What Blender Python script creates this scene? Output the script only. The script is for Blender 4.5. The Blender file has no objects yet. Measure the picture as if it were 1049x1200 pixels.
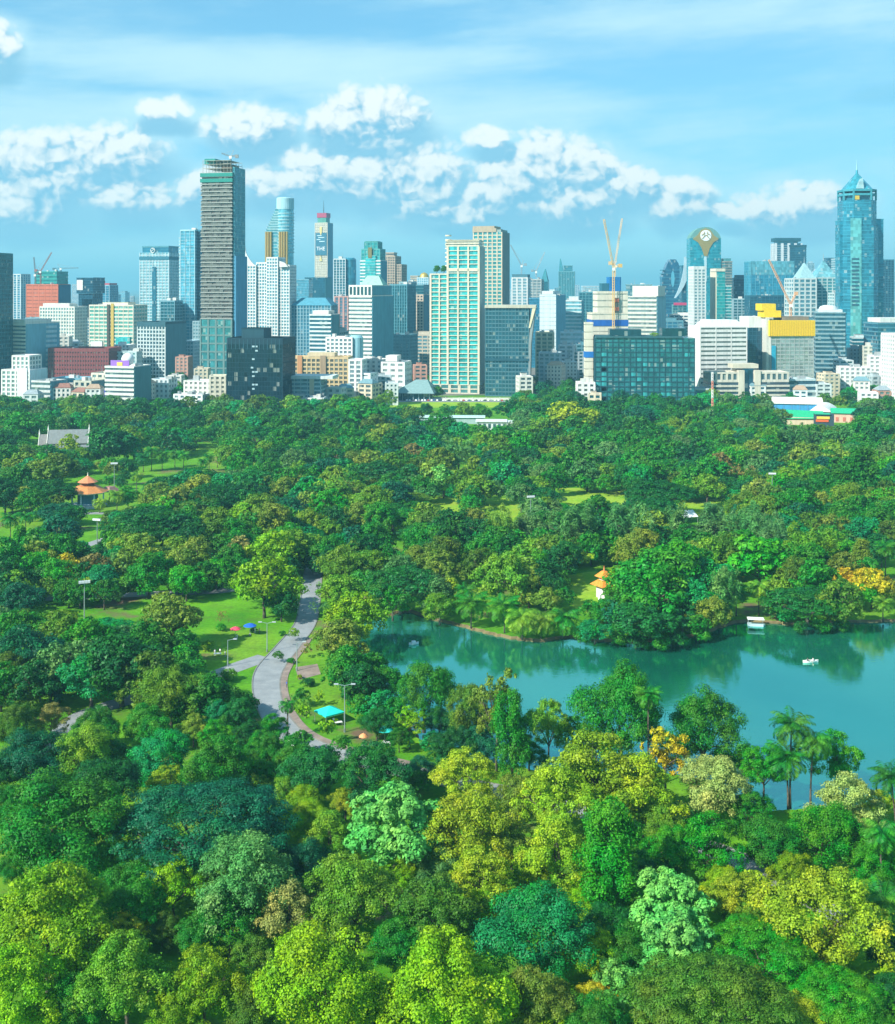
import bpy, bmesh, math, random
import numpy as np
from mathutils import Vector, Matrix
from mathutils.geometry import tessellate_polygon

R = math.radians
sc = bpy.context.scene
C = sc.collection
# ---------------------------------------------------------------- survey of the view
F, CX, HY, H = 1400.0, 524.5, 335.0, 100.0      # focal length and horizon of the photograph in its pixels; eye height in metres
def dist(py, z=0.0):
    return (H - z) * F / (py - HY)
def gp(px, py, z=0.0):                           # a point of the ground (or of height z) seen at that pixel
    Y = dist(py, z)
    return Vector(((px - CX) * Y / F, Y, z))
def pix(p):
    return (CX + F * p[0] / p[1], HY + (H - p[2]) * F / p[1])

# ---------------------------------------------------------------- objects
def link(o, parent=None):
    C.objects.link(o)
    if parent is not None:
        o.parent = parent
    return o
def thing(name, label, cat, loc=(0, 0, 0), rz=0.0, group=None, scale=None):
    o = bpy.data.objects.new(name, None)
    o.empty_display_size = 1.0
    o.location = loc
    o.rotation_euler = (0, 0, rz)
    if scale is not None:
        o.scale = scale
    return tag(link(o), label, cat, group)
def tag(o, label, cat, group=None):
    o['label'] = label
    o['category'] = cat
    if group:
        o['group'] = group
    return o
def setting(o, kind='structure'):
    o['kind'] = kind
    return o
def put(name, me, parent=None, color=None, loc=None, rz=None):
    o = bpy.data.objects.new(name, me)
    if color is not None:
        o.color = (*color[:3], 1)
    if loc is not None:
        o.location = loc
    if rz is not None:
        o.rotation_euler = (0, 0, rz)
    return link(o, parent)
def copy_thing(root, loc=None, rz=None, label=None, group=None):
    r = root.copy()
    C.objects.link(r)
    if loc is not None:
        r.location = loc
    if rz is not None:
        r.rotation_euler = (0, 0, rz)
    if label:
        r['label'] = label
    if group:
        r['group'] = group
    for ch in list(root.children):
        c = ch.copy()
        C.objects.link(c)
        c.parent = r
        for g in list(ch.children):
            d = g.copy()
            C.objects.link(d)
            d.parent = c
    return r

class MB:
    """collects shapes into one mesh"""
    def __init__(s):
        s.v, s.f = [], []
    def add(s, vs, fs):
        n = len(s.v)
        s.v += [tuple(v) for v in vs]
        s.f += [tuple(i + n for i in f) for f in fs]
        return s
    def box(s, x0, x1, y0, y1, z0, z1):
        return s.add([(x0,y0,z0),(x1,y0,z0),(x1,y1,z0),(x0,y1,z0),(x0,y0,z1),(x1,y0,z1),(x1,y1,z1),(x0,y1,z1)],
                     [(3,2,1,0),(4,5,6,7),(0,1,5,4),(1,2,6,5),(2,3,7,6),(3,0,4,7)])
    def prism(s, poly, z0, z1, top=None):
        n = len(poly)
        top = top or poly
        s.add([(x, y, z0) for x, y in poly] + [(x, y, z1) for x, y in top],
              [tuple(range(n))[::-1], tuple(range(n, 2*n))] + [(i, (i+1) % n, n+(i+1) % n, n+i) for i in range(n)])
        return s
    def slab(s, poly, y0, y1):                    # an outline in x,z given thickness in y
        n = len(poly)
        s.add([(x, y0, z) for x, z in poly] + [(x, y1, z) for x, z in poly],
              [tuple(range(n)), tuple(range(n, 2*n))[::-1]] + [((i+1) % n, i, n+i, n+(i+1) % n) for i in range(n)])
        return s
    def cone(s, x, y, z0, z1, r0, r1, n=16):
        a = [2*math.pi*i/n for i in range(n)]
        return s.prism([(x+r0*math.cos(t), y+r0*math.sin(t)) for t in a], z0, z1, [(x+r1*math.cos(t), y+r1*math.sin(t)) for t in a])
    def tube(s, pts, rad, n=7):
        pts = [Vector(p) for p in pts]
        base = len(s.v)
        for i, p in enumerate(pts):
            d = (pts[min(i+1, len(pts)-1)] - pts[max(i-1, 0)]).normalized()
            u = d.cross(Vector((0, 1, 0.01)) if abs(d.y) < .9 else Vector((1, 0, 0))).normalized()
            w = d.cross(u)
            r = rad[i] if isinstance(rad, (list, tuple)) else rad
            for k in range(n):
                t = 2*math.pi*k/n
                s.v.append(tuple(p + (u*math.cos(t) + w*math.sin(t))*r))
        for i in range(len(pts)-1):
            for k in range(n):
                a, b = base+i*n+k, base+i*n+(k+1) % n
                s.f.append((a, b, b+n, a+n))
        s.f.append(tuple(base+k for k in range(n))[::-1])
        s.f.append(tuple(base+(len(pts)-1)*n+k for k in range(n)))
        return s
    def bar(s, p, q, r, n=4):
        return s.tube([p, q], r, n)
    def lathe(s, prof, n=20, cx=0, cy=0):
        base = len(s.v)
        for r, z in prof:
            for k in range(n):
                t = 2*math.pi*k/n
                s.v.append((cx+r*math.cos(t), cy+r*math.sin(t), z))
        for i in range(len(prof)-1):
            for k in range(n):
                a, b = base+i*n+k, base+i*n+(k+1) % n
                s.f.append((a, b, b+n, a+n))
        s.f.append(tuple(base+k for k in range(n))[::-1])
        s.f.append(tuple(base+(len(prof)-1)*n+k for k in range(n)))
        return s
    def mesh(s, name, mat, smooth=False):
        me = bpy.data.meshes.new(name)
        me.from_pydata(s.v, [], s.f)
        if mat:
            me.materials.append(mat)
        if smooth:
            me.polygons.foreach_set('use_smooth', [True]*len(me.polygons))
        return me
    def put(s, name, mat, parent=None, color=None, loc=None, rz=None, smooth=False):
        return put(name, s.mesh(name, mat, smooth), parent, color, loc, rz)

# ---------------------------------------------------------------- materials
class NT:
    def __init__(s, tree):
        s.t = tree
        s.n = tree.nodes
    def new(s, typ, **kw):
        n = s.n.new(typ)
        for k, v in kw.items():
            setattr(n, k, v)
        return n
    def val(s, sock, v):
        if isinstance(v, bpy.types.NodeSocket):
            s.t.links.new(v, sock)
        elif v is not None:
            sock.default_value = v
    def m(s, op, a, b=None, c=None, clamp=False):
        n = s.new('ShaderNodeMath', operation=op, use_clamp=clamp)
        for i, x in enumerate((a, b, c)):
            if x is not None:
                s.val(n.inputs[i], x)
        return n.outputs[0]
    def vm(s, op, a, b=None, c=None):
        n = s.new('ShaderNodeVectorMath', operation=op)
        for i, x in enumerate((a, b, c)):
            if x is not None:
                s.val(n.inputs[i], x)
        return n.outputs['Value'] if op in ('LENGTH', 'DOT_PRODUCT', 'DISTANCE') else n.outputs[0]
    def mix(s, fac, a, b, blend='MIX'):
        n = s.new('ShaderNodeMix', data_type='RGBA', blend_type=blend, clamp_factor=True)
        s.val(n.inputs[0], fac)
        s.val(n.inputs[6], a)
        s.val(n.inputs[7], b)
        return n.outputs[2]
    def noise(s, vec, scale, detail=3.0, rough=.55, dim='3D', col=False):
        n = s.new('ShaderNodeTexNoise', noise_dimensions=dim)
        if vec is not None:
            s.val(n.inputs['Vector'], vec)
        n.inputs['Scale'].default_value = scale
        n.inputs['Detail'].default_value = detail
        n.inputs['Roughness'].default_value = rough
        return n.outputs['Color' if col else 'Fac']
    def ramp(s, x, lo, hi, a=0.0, b=1.0, smooth=False):
        n = s.new('ShaderNodeMapRange', interpolation_type='SMOOTHSTEP' if smooth else 'LINEAR')
        s.val(n.inputs[0], x)
        for i, q in enumerate((lo, hi, a, b)):
            s.val(n.inputs[i+1], q)
        return n.outputs[0]
    def xyz(s, v):
        n = s.new('ShaderNodeSeparateXYZ')
        s.val(n.inputs[0], v)
        return n.outputs
    def comb(s, x, y, z):
        n = s.new('ShaderNodeCombineXYZ')
        for i, q in enumerate((x, y, z)):
            s.val(n.inputs[i], q)
        return n.outputs[0]
    def hsv(s, col, h=.5, sa=1.0, v=1.0):
        n = s.new('ShaderNodeHueSaturation')
        s.val(n.inputs['Hue'], h)
        s.val(n.inputs['Saturation'], sa)
        s.val(n.inputs['Value'], v)
        s.val(n.inputs['Color'], col)
        return n.outputs[0]

def material(name):
    m = bpy.data.materials.new(name)
    m.use_nodes = True
    t = NT(m.node_tree)
    b = m.node_tree.nodes['Principled BSDF']
    return m, t, b
def plain(name, col, rough=.6, metal=0.0, spec=.5, vary=.12, scale=.6):
    m, t, b = material(name)
    tc = t.new('ShaderNodeTexCoord')
    f = t.noise(tc.outputs['Object'], scale, 4)
    t.val(b.inputs['Base Color'], t.hsv((*col, 1), v=t.ramp(f, .25, .75, 1-vary, 1+vary)))
    b.inputs['Roughness'].default_value = rough
    b.inputs['Metallic'].default_value = metal
    b.inputs['Specular IOR Level'].default_value = spec
    return m

def wall_mat():
    m, t, b = material('painted_wall')
    oi = t.new('ShaderNodeObjectInfo')
    tc = t.new('ShaderNodeTexCoord')
    mp = t.new('ShaderNodeMapping')
    mp.inputs['Scale'].default_value = (.5, .5, .06)
    t.t.links.new(tc.outputs['Object'], mp.inputs['Vector'])
    f = t.noise(mp.outputs[0], 1.0, 5, .6)
    g = t.noise(tc.outputs['Object'], .09, 3)
    v = t.m('MULTIPLY', t.ramp(f, .3, .75, .90, .64), t.ramp(g, .3, .7, .93, 1.05))
    t.val(b.inputs['Base Color'], t.hsv(oi.outputs['Color'], v=v))
    b.inputs['Roughness'].default_value = .75
    b.inputs['Specular IOR Level'].default_value = .25
    return m
def glass_mat():
    m, t, b = material('facade_glass')
    oi = t.new('ShaderNodeObjectInfo')
    tc = t.new('ShaderNodeTexCoord')
    off = t.vm('ADD', tc.outputs['Object'], (.77, .77, .3))
    sn = t.vm('SNAP', off, (2.6, 2.6, 3.7))
    wn = t.new('ShaderNodeTexWhiteNoise', noise_dimensions='3D')
    t.val(wn.inputs['Vector'], sn)
    sn2 = t.vm('SNAP', off, (11.0, 11.0, 7.4))
    wn2 = t.new('ShaderNodeTexWhiteNoise', noise_dimensions='3D')
    t.val(wn2.inputs['Vector'], sn2)
    v = t.m('MULTIPLY', t.ramp(wn.outputs[0], 0, 1, .74, 1.25), t.ramp(wn2.outputs[0], 0, 1, .86, 1.14))
    col = t.hsv(oi.outputs['Color'], v=v)
    blind = t.m('GREATER_THAN', wn.outputs[0], .93)        # a few drawn blinds
    col = t.mix(t.m('MULTIPLY', blind, .5), col, (.5, .55, .5, 1))
    t.val(b.inputs['Base Color'], col)
    b.inputs['Metallic'].default_value = .35
    t.val(b.inputs['Roughness'], t.ramp(wn2.outputs[0], 0, 1, .1, .24))
    b.inputs['Specular IOR Level'].default_value = .7
    return m

def leaf_mat(attr=False):
    m, t, b = material('foliage_mass' if attr else 'foliage')
    if attr:
        at = t.new('ShaderNodeAttribute', attribute_name='tint')
        base = at.outputs['Color']
    else:
        base = t.new('ShaderNodeObjectInfo').outputs['Color']
    geo = t.new('ShaderNodeNewGeometry')
    tc = t.new('ShaderNodeTexCoord')
    rp = geo.outputs['Random Per Island']
    n1 = t.noise(tc.outputs['Object'], .33, 3)
    n2 = t.noise(tc.outputs['Object'], .14, 2)
    v = t.m('MULTIPLY', t.ramp(rp, 0, 1, .70, 1.30), t.ramp(n1, .3, .7, .74, 1.26))
    hue = t.m('ADD', t.ramp(n1, .3, .7, .512, .490), t.m('ADD', t.ramp(rp, 0, 1, .008, -.008), t.ramp(n2, .35, .65, .022, -.024)))
    col = t.hsv(base, h=hue, v=v)
    t.val(b.inputs['Base Color'], col)
    b.inputs['Roughness'].default_value = .5
    b.inputs['Specular IOR Level'].default_value = .22
    tr = t.new('ShaderNodeBsdfTranslucent')
    t.val(tr.inputs['Color'], t.hsv(col, h=.492, sa=1.05, v=1.15))
    mx = t.new('ShaderNodeMixShader')
    mx.inputs[0].default_value = .26
    t.t.links.new(b.outputs[0], mx.inputs[1])
    t.t.links.new(tr.outputs[0], mx.inputs[2])
    out = [n for n in m.node_tree.nodes if n.type == 'OUTPUT_MATERIAL'][0]
    t.t.links.new(mx.outputs[0], out.inputs[0])
    return m
def bark_mat():
    m, t, b = material('bark')
    tc = t.new('ShaderNodeTexCoord')
    mp = t.new('ShaderNodeMapping')
    mp.inputs['Scale'].default_value = (4, 4, .8)
    t.t.links.new(tc.outputs['Object'], mp.inputs['Vector'])
    f = t.noise(mp.outputs[0], 1.5, 5)
    t.val(b.inputs['Base Color'], t.mix(t.ramp(f, .35, .65), (.045, .035, .026, 1), (.16, .135, .1, 1)))
    b.inputs['Roughness'].default_value = .9
    return m

def ground_mat():
    m, t, b = material('park_ground')
    tc = t.new('ShaderNodeTexCoord')
    P = tc.outputs['Object']
    x, y, z = t.xyz(P)
    fine = t.noise(P, .9, 6, .65)
    mid = t.noise(P, .06, 4)
    big = t.noise(P, .012, 3)
    grass = t.mix(t.ramp(mid, .35, .65), (.05, .22, .008, 1), (.12, .33, .012, 1))
    grass = t.mix(t.ramp(big, .5, .72), grass, (.22, .32, .03, 1))
    grass = t.hsv(grass, v=t.ramp(fine, .3, .7, .7, 1.25))
    dirt = t.mix(fine, (.11, .075, .045, 1), (.2, .14, .085, 1))
    worn = t.noise(P, .16, 5, .65)
    grass = t.mix(t.ramp(worn, .5, .75, 0, .7), grass, (.10, .15, .03, 1))
    g = t.mix(t.ramp(t.noise(P, .035, 5, .6), .58, .66), grass, dirt)
    city = t.mix(t.noise(P, .02, 4), (.12, .12, .11, 1), (.25, .24, .21, 1))
    city = t.mix(t.ramp(t.noise(P, .013, 2), .5, .56), city, (.03, .09, .03, 1))
    t.val(b.inputs['Base Color'], t.mix(t.ramp(y, 1075, 1100), g, city))
    b.inputs['Roughness'].default_value = .95
    b.inputs['Specular IOR Level'].default_value = .1
    bp = t.new('ShaderNodeBump')
    bp.inputs['Strength'].default_value = .5
    bp.inputs['Distance'].default_value = .12
    t.val(bp.inputs['Height'], t.noise(P, 2.5, 4, .7))
    t.t.links.new(bp.outputs[0], b.inputs['Normal'])
    return m
def water_mat():
    m, t, b = material('lake_water')
    tc = t.new('ShaderNodeTexCoord')
    P = tc.outputs['Object']
    murk = t.noise(P, .02, 3)
    t.val(b.inputs['Base Color'], t.mix(t.ramp(murk, .35, .65), (.004, .105, .062, 1), (.012, .15, .095, 1)))
    b.inputs['Roughness'].default_value = .06
    b.inputs['IOR'].default_value = 3.2
    b.inputs['Specular Tint'].default_value = (.42, .97, .88, 1)
    b.inputs['Specular IOR Level'].default_value = .9
    b1 = t.new('ShaderNodeBump')
    b1.inputs['Strength'].default_value = .10
    b1.inputs['Distance'].default_value = .35
    mp = t.new('ShaderNodeMapping')
    mp.inputs['Scale'].default_value = (.55, .8, 1)
    t.t.links.new(P, mp.inputs['Vector'])
    rough_area = t.ramp(t.noise(P, .018, 2), .4, .6, .3, 1.0)
    t.val(b1.inputs['Height'], t.m('MULTIPLY', t.noise(mp.outputs[0], 1.0, 4, .6), rough_area))
    t.t.links.new(b1.outputs[0], b.inputs['Normal'])
    return m
def road_mat():
    m, t, b = material('asphalt')
    tc = t.new('ShaderNodeTexCoord')
    P = tc.outputs['Object']
    f = t.noise(P, .25, 6, .6)
    g = t.noise(P, 6, 2)
    c = t.mix(t.ramp(f, .3, .7), (.20, .22, .235, 1), (.31, .33, .34, 1))
    h = t.noise(P, .9, 6, .7)
    c = t.mix(t.ramp(h, .58, .72, 0, .35), c, (.10, .10, .085, 1))
    t.val(b.inputs['Base Color'], t.hsv(c, v=t.ramp(g, .2, .8, .82, 1.15)))
    b.inputs['Roughness'].default_value = .85
    return m
def paver_mat():
    m, t, b = material('brick_paving')
    tc = t.new('ShaderNodeTexCoord')
    br = t.new('ShaderNodeTexBrick')
    t.t.links.new(tc.outputs['Object'], br.inputs['Vector'])
    br.inputs['Scale'].default_value = 2.0
    br.inputs['Color1'].default_value = (.22, .16, .13, 1)
    br.inputs['Color2'].default_value = (.29, .22, .18, 1)
    br.inputs['Mortar'].default_value = (.26, .23, .2, 1)
    f = t.noise(tc.outputs['Object'], .4, 4)
    t.val(b.inputs['Base Color'], t.hsv(br.outputs[0], v=t.ramp(f, .3, .7, .75, 1.2)))
    b.inputs['Roughness'].default_value = .85
    return m
def tint_mat(name, rough=.6, metal=0.0, spec=.4):
    m, t, b = material(name)
    oi = t.new('ShaderNodeObjectInfo')
    tc = t.new('ShaderNodeTexCoord')
    f = t.noise(tc.outputs['Object'], .7, 4)
    t.val(b.inputs['Base Color'], t.hsv(oi.outputs['Color'], v=t.ramp(f, .25, .75, .85, 1.12)))
    b.inputs['Roughness'].default_value = rough
    b.inputs['Metallic'].default_value = metal
    b.inputs['Specular IOR Level'].default_value = spec
    return m
def tile_mat():
    m, t, b = material('roof_tile')
    oi = t.new('ShaderNodeObjectInfo')
    tc = t.new('ShaderNodeTexCoord')
    w = t.new('ShaderNodeTexWave', wave_type='BANDS', bands_direction='X')
    w.inputs['Scale'].default_value = 1.1
    w.inputs['Distortion'].default_value = .4
    t.t.links.new(tc.outputs['Object'], w.inputs['Vector'])
    f = t.noise(tc.outputs['Object'], .8, 5)
    v = t.m('MULTIPLY', t.ramp(w.outputs['Fac'], 0, 1, .78, 1.1), t.ramp(f, .25, .75, .75, 1.2))
    t.val(b.inputs['Base Color'], t.hsv(oi.outputs['Color'], v=v))
    b.inputs['Roughness'].default_value = .6
    return m

def lawn_mat():
    m, t, b = material('mown_grass')
    tc = t.new('ShaderNodeTexCoord')
    P = tc.outputs['Object']
    c = t.mix(t.ramp(t.noise(P, .07, 5, .6), .35, .65), (.17, .38, .016, 1), (.30, .42, .04, 1))
    t.val(b.inputs['Base Color'], t.hsv(c, v=t.ramp(t.noise(P, .8, 4, .6), .3, .7, .8, 1.15)))
    b.inputs['Roughness'].default_value = .95
    b.inputs['Specular IOR Level'].default_value = .1
    return m
LAWN = lawn_mat()
WALL, GLASS, LEAF, LEAFMASS, BARK = wall_mat(), glass_mat(), leaf_mat(), leaf_mat(True), bark_mat()
GROUND, WATER, ROAD, PAVER = ground_mat(), water_mat(), road_mat(), paver_mat()
PAINT, METAL, CLOTH, TILE = tint_mat('paint', .45), tint_mat('steel', .4, .6), tint_mat('canvas_cloth', .8, 0, .2), tile_mat()
SKIN = plain('skin', (.45, .27, .17), .6)
KERB = plain('kerb_stone', (.20, .20, .18), .85, vary=.3, scale=.4)
BANK = plain('bank_earth', (.16, .13, .06), .95, vary=.45, scale=.35)
# ================================================================ camera, sun, sky, air
cam = bpy.data.cameras.new('camera')
cam.sensor_fit = 'VERTICAL'
cam.sensor_height = 24.0
cam.lens = F/1200.0*24.0
cam.shift_y = -(600-HY)/1200.0
cam.clip_start, cam.clip_end = 1.0, 90000.0
cam_o = bpy.data.objects.new('camera', cam)
cam_o.location = (0, 0, H)
cam_o.rotation_euler = (R(90), 0, 0)
C.objects.link(cam_o)
sc.camera = cam_o

SUN_EL = R(37)
to_sun = Vector((-.79*math.cos(SUN_EL), -.613*math.cos(SUN_EL), math.sin(SUN_EL)))
sun = bpy.data.lights.new('sun', 'SUN')
sun.energy = 5.0
sun.angle = R(.53)
sun.color = (1.0, .95, .84)
sun_o = bpy.data.objects.new('sun', sun)
sun_o.rotation_euler = to_sun.to_track_quat('Z', 'Y').to_euler()
C.objects.link(sun_o)

world = bpy.data.worlds.new('World')
sc.world = world
world.use_nodes = True
def build_sky():
    t = NT(world.node_tree)
    bg = world.node_tree.nodes['Background']
    sky = t.new('ShaderNodeTexSky', sky_type='NISHITA')
    sky.sun_disc = False
    sky.sun_elevation = SUN_EL
    sky.sun_rotation = math.atan2(to_sun.x, to_sun.y)
    sky.altitude = 50
    sky.air_density = 1.0
    sky.dust_density = .1
    sky.ozone_density = 2.5
    tc = t.new('ShaderNodeTexCoord')
    x, y, z = t.xyz(tc.outputs['Generated'])
    az = t.m('ARCTAN2', x, y)
    hor = t.m('SQRT', t.m('ADD', t.m('MULTIPLY', x, x), t.m('MULTIPLY', y, y)))
    el = t.m('DIVIDE', z, t.m('MAXIMUM', hor, .02))
    base = t.mix(t.ramp(el, 0, .3, .75, .4), t.mix(1.0, sky.outputs[0], SKY_TINT, 'MULTIPLY'), t.mix(t.ramp(el, -.01, .16), SKY_LOW, SKY_BASE))
    # high thin veils
    v1 = t.noise(t.comb(t.m('MULTIPLY', az, 3.2), t.m('MULTIPLY', t.m('ADD', el, t.m('MULTIPLY', az, -.05)), 17), 2.0), 1.0, 6, .62)
    v2 = t.noise(t.comb(t.m('MULTIPLY', az, 7), t.m('MULTIPLY', el, 16), 7.0), 1.0, 6, .6)
    veil = t.m('MULTIPLY', t.ramp(v1, .38, .72, 0, 1, True), t.ramp(v2, .25, .75, .35, 1))
    above = t.ramp(el, .0, .06)
    col = t.mix(t.m('MULTIPLY', veil, t.m('MULTIPLY', above, .8)), base, VEIL)
    # the long pale band in the upper part of the sky
    pos = t.comb(az, el, 0.0)
    def field(p, blobs):                             # 1 in the middle of the nearest heap, 0 at its rim, falling below 0 outside
        r = None
        for (px, py, a, b) in blobs:
            ai = math.atan((px-CX)/F)
            ei = (HY-py)/F*math.cos(ai)
            q = t.vm('MULTIPLY_ADD', p, (F/a, F/b, 0), (-ai*F/a, -ei*F/b, 0))
            d = t.vm('DOT_PRODUCT', q, q)
            r = d if r is None else t.m('SMOOTH_MIN', r, d, .3)
        return t.m('SUBTRACT', 1.0, r)
    wide = field(pos, [(330, 78, 330, 44), (90, 130, 260, 36), (820, 20, 330, 30), (560, 120, 220, 40)])
    col = t.mix(t.m('MULTIPLY', t.ramp(t.m('ADD', wide, t.m('MULTIPLY', t.m('SUBTRACT', v1, .5), 2.2)), -.1, 1.3, 0, 1, True), .8), col, VEIL)
    # grey blue stratus low on the sky
    st = field(pos, [(90, 262, 230, 28), (230, 240, 170, 26), (510, 232, 70, 40), (620, 262, 190, 26), (1040, 108, 50, 16)])
    sn = t.noise(t.comb(t.m('MULTIPLY', az, 9), t.m('MULTIPLY', el, 26), 4.0), 1.0, 5, .55)
    col = t.mix(t.m('MULTIPLY', t.ramp(t.m('ADD', st, t.m('MULTIPLY', t.m('SUBTRACT', sn, .5), 2.0)), -.2, 1.0, 0, 1, True), .5), col, STRATUS)
    # heaped clouds
    cl = [(436,142,70,46),(392,142,38,26),(372,204,70,36),(430,208,60,32),(322,216,44,24),(494,212,58,48),(290,149,56,28),(190,128,34,14),(128,180,70,36),(50,202,80,48),(152,228,54,26),
          (10,238,60,30),(242,222,42,26),(575,163,32,15),(640,192,60,40),(690,198,50,30),(668,234,70,32),(592,222,60,38),(736,214,44,22),(794,232,44,27),(926,242,68,27),(-6,52,26,28),
          (850,247,30,10),(545,250,66,14),(-180,190,130,45),(1260,195,130,45)]
    wob = t.noise(t.comb(t.m('MULTIPLY', az, 22), t.m('MULTIPLY', el, 26), 1.0), 1.0, 3, .55, col=True)
    wx, wy, wz = t.xyz(wob)
    ax = t.m('ADD', az, t.m('MULTIPLY', t.m('SUBTRACT', wx, .5), .024))
    ex = t.m('ADD', el, t.m('MULTIPLY', t.m('SUBTRACT', wy, .5), .018))
    wpos = t.comb(ax, ex, 0.0)
    f = field(wpos, cl)
    fs = field(t.vm('ADD', wpos, (-.005, .014, 0)), cl)
    def puffs(dx, dy):
        vec = t.comb(t.m('ADD', ax, dx), t.m('MULTIPLY', t.m('ADD', ex, dy), 1.12), .3)
        n = None
        for sc_, k in ((30.0, .34), (72.0, .34), (165.0, .22)):
            vo = t.new('ShaderNodeTexVoronoi', feature='F1', voronoi_dimensions='2D')
            t.val(vo.inputs['Vector'], vec)
            vo.inputs['Scale'].default_value = sc_
            d = vo.outputs['Distance']
            q = t.m('MULTIPLY', t.m('SUBTRACT', 1.0, t.m('MULTIPLY', d, d)), k)
            n = q if n is None else t.m('ADD', n, q)
        return t.m('ADD', n, t.m('MULTIPLY', t.noise(vec, 70, 4, .6, '2D'), .30))
    n0, n1 = puffs(0, 0), puffs(-.006, .008)
    soft = t.noise(t.comb(t.m('MULTIPLY', az, 14), t.m('MULTIPLY', el, 30), 9.0), 1.0, 4, .6, '3D')
    wisp = t.ramp(t.m('ADD', f, t.m('MULTIPLY', t.m('SUBTRACT', soft, .5), 3.4)), -1.8, .6, 0, .6, True)
    col = t.mix(wisp, col, VEIL)
    under = t.ramp(t.m('ADD', fs, t.m('MULTIPLY', t.m('SUBTRACT', soft, .5), 1.6)), -.6, .8, 0, .8, True)
    col = t.mix(under, col, CLOUD_SHADE)
    dens = t.m('ADD', t.m('MULTIPLY', t.m('MAXIMUM', f, -1.5), .95), t.m('MULTIPLY', t.m('SUBTRACT', n0, .73), 1.9))
    mask = t.ramp(dens, -.05, .85, 0, 1, True)
    rise = t.m('SUBTRACT', t.m('MAXIMUM', f, -1.2), t.m('MAXIMUM', fs, -1.2))
    lit = t.m('ADD', t.m('MULTIPLY', t.m('SUBTRACT', n0, n1), 2.0), t.m('MULTIPLY', rise, .62))
    lit = t.m('ADD', lit, .30)
    ccol = t.mix(t.ramp(lit, -.15, .85, 0, 1, True), CLOUD_SHADE, CLOUD_LIT)
    opac = t.m('MULTIPLY', mask, t.ramp(rise, -1.0, .15, .12, .97, True))
    col = t.mix(opac, col, ccol)
    t.val(bg.inputs['Color'], col)
    bg.inputs['Strength'].default_value = SKY_STRENGTH
SKY_STRENGTH = .095
SKY_TINT = (.56, .88, 1.0, 1)
SKY_BASE = (1.65, 4.5, 6.2, 1)
SKY_LOW = (2.1, 4.9, 6.3, 1)
VEIL = (3.9, 5.9, 6.5, 1)
STRATUS = (1.4, 4.0, 5.5, 1)
CLOUD_SHADE = (1.5, 3.7, 5.2, 1)
CLOUD_LIT = (6.2, 6.7, 6.6, 1)
build_sky()

def build_haze():
    me = MB().box(-30000, 30000, -20000, 34000, -3.0, 340.0).mesh('haze', None)
    m = bpy.data.materials.new('air')
    m.use_nodes = True
    nt = m.node_tree
    nt.nodes.remove(nt.nodes['Principled BSDF'])
    v = nt.nodes.new('ShaderNodeVolumePrincipled')
    v.inputs['Color'].default_value = (.32, .79, .96, 1)
    v.inputs['Density'].default_value = HAZE
    v.inputs['Anisotropy'].default_value = .1
    out = [n for n in nt.nodes if n.type == 'OUTPUT_MATERIAL'][0]
    nt.links.new(v.outputs[0], out.inputs['Volume'])
    me.materials.append(m)
    setting(put('haze', me), 'stuff')
HAZE = .00013
build_haze()

sc.view_settings.view_transform = 'Standard'
sc.view_settings.look = 'None'
sc.view_settings.exposure = EXPOSURE = .78
sc.view_settings.gamma = 1.0
cy = sc.cycles
cy.use_denoising = True
cy.denoiser = 'OPENIMAGEDENOISE'
cy.max_bounces = 5
cy.diffuse_bounces = 2
cy.glossy_bounces = 3
cy.transmission_bounces = 3
cy.volume_bounces = 0
cy.transparent_max_bounces = 4
cy.sample_clamp_indirect = 6

# ================================================================ ground, lake, road
def smooth_line(pts, n=8):
    out = []
    P = [pts[0]] + list(pts) + [pts[-1]]
    for i in range(1, len(P)-2):
        a, b, c, d = (Vector(q[:2]) for q in (P[i-1], P[i], P[i+1], P[i+2]))
        for k in range(n):
            u = k/n
            out.append(.5*((2*b) + (c-a)*u + (2*a-5*b+4*c-d)*u*u + (3*b-a-3*c+d)*u**3))
    out.append(Vector(pts[-1][:2]))
    return out
LAKE_PX = [(424,702),(436,715),(452,722),(478,718),(500,725),(523,730.5),(545,736),(560,740.5),(577,745),(593,748),(612,751),(633,752.5),(653,750),(672,748),
           (700,752),(740,753),(790,751),(825,743),(843,737),(856,732),(880,729),(906,730.5),(926,733),(960,731),(990,729.5),(1010,730),(1046,729),(1100,727),(1200,735),(1320,760),
           (1400,820),(1380,890),(1290,925),(1180,935),(1120,934),(1049,938),(990,946),(940,949),(912,952),(886,950),(866,936),(846,922),(800,910),(750,905),(700,905),(650,906),(622,903),
           (600,898),(570,893),(540,888),(505,874),(480,852),(462,828),(448,800),(436,778),(424,760),(410,735),(408,712)]
lake_g = [gp(x, y, -.7) for x, y in LAKE_PX]
lake_s = smooth_line([(p.x, p.y) for p in lake_g] + [(lake_g[0].x, lake_g[0].y)], 5)[:-1]
rngL = random.Random(5)
lake_s = [Vector((p.x + rngL.uniform(-.5, .5), p.y + rngL.uniform(-.5, .5))) for p in lake_s]
cen = sum(lake_s, Vector((0, 0)))/len(lake_s)
def offset(poly, d):
    n = len(poly)
    out = []
    area = sum(poly[i].x*poly[(i+1) % n].y - poly[(i+1) % n].x*poly[i].y for i in range(n))
    sg = 1 if area > 0 else -1
    for i in range(n):
        t = (poly[(i+1) % n] - poly[i-1]).normalized()
        out.append(poly[i] + Vector((t.y, -t.x))*d*sg)
    return out
shore_top, shore_low = offset(lake_s, .9), offset(lake_s, -1.4)
outer = [Vector((-28000, -18000)), Vector((28000, -18000)), Vector((28000, 32000)), Vector((-28000, 32000))]
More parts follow.
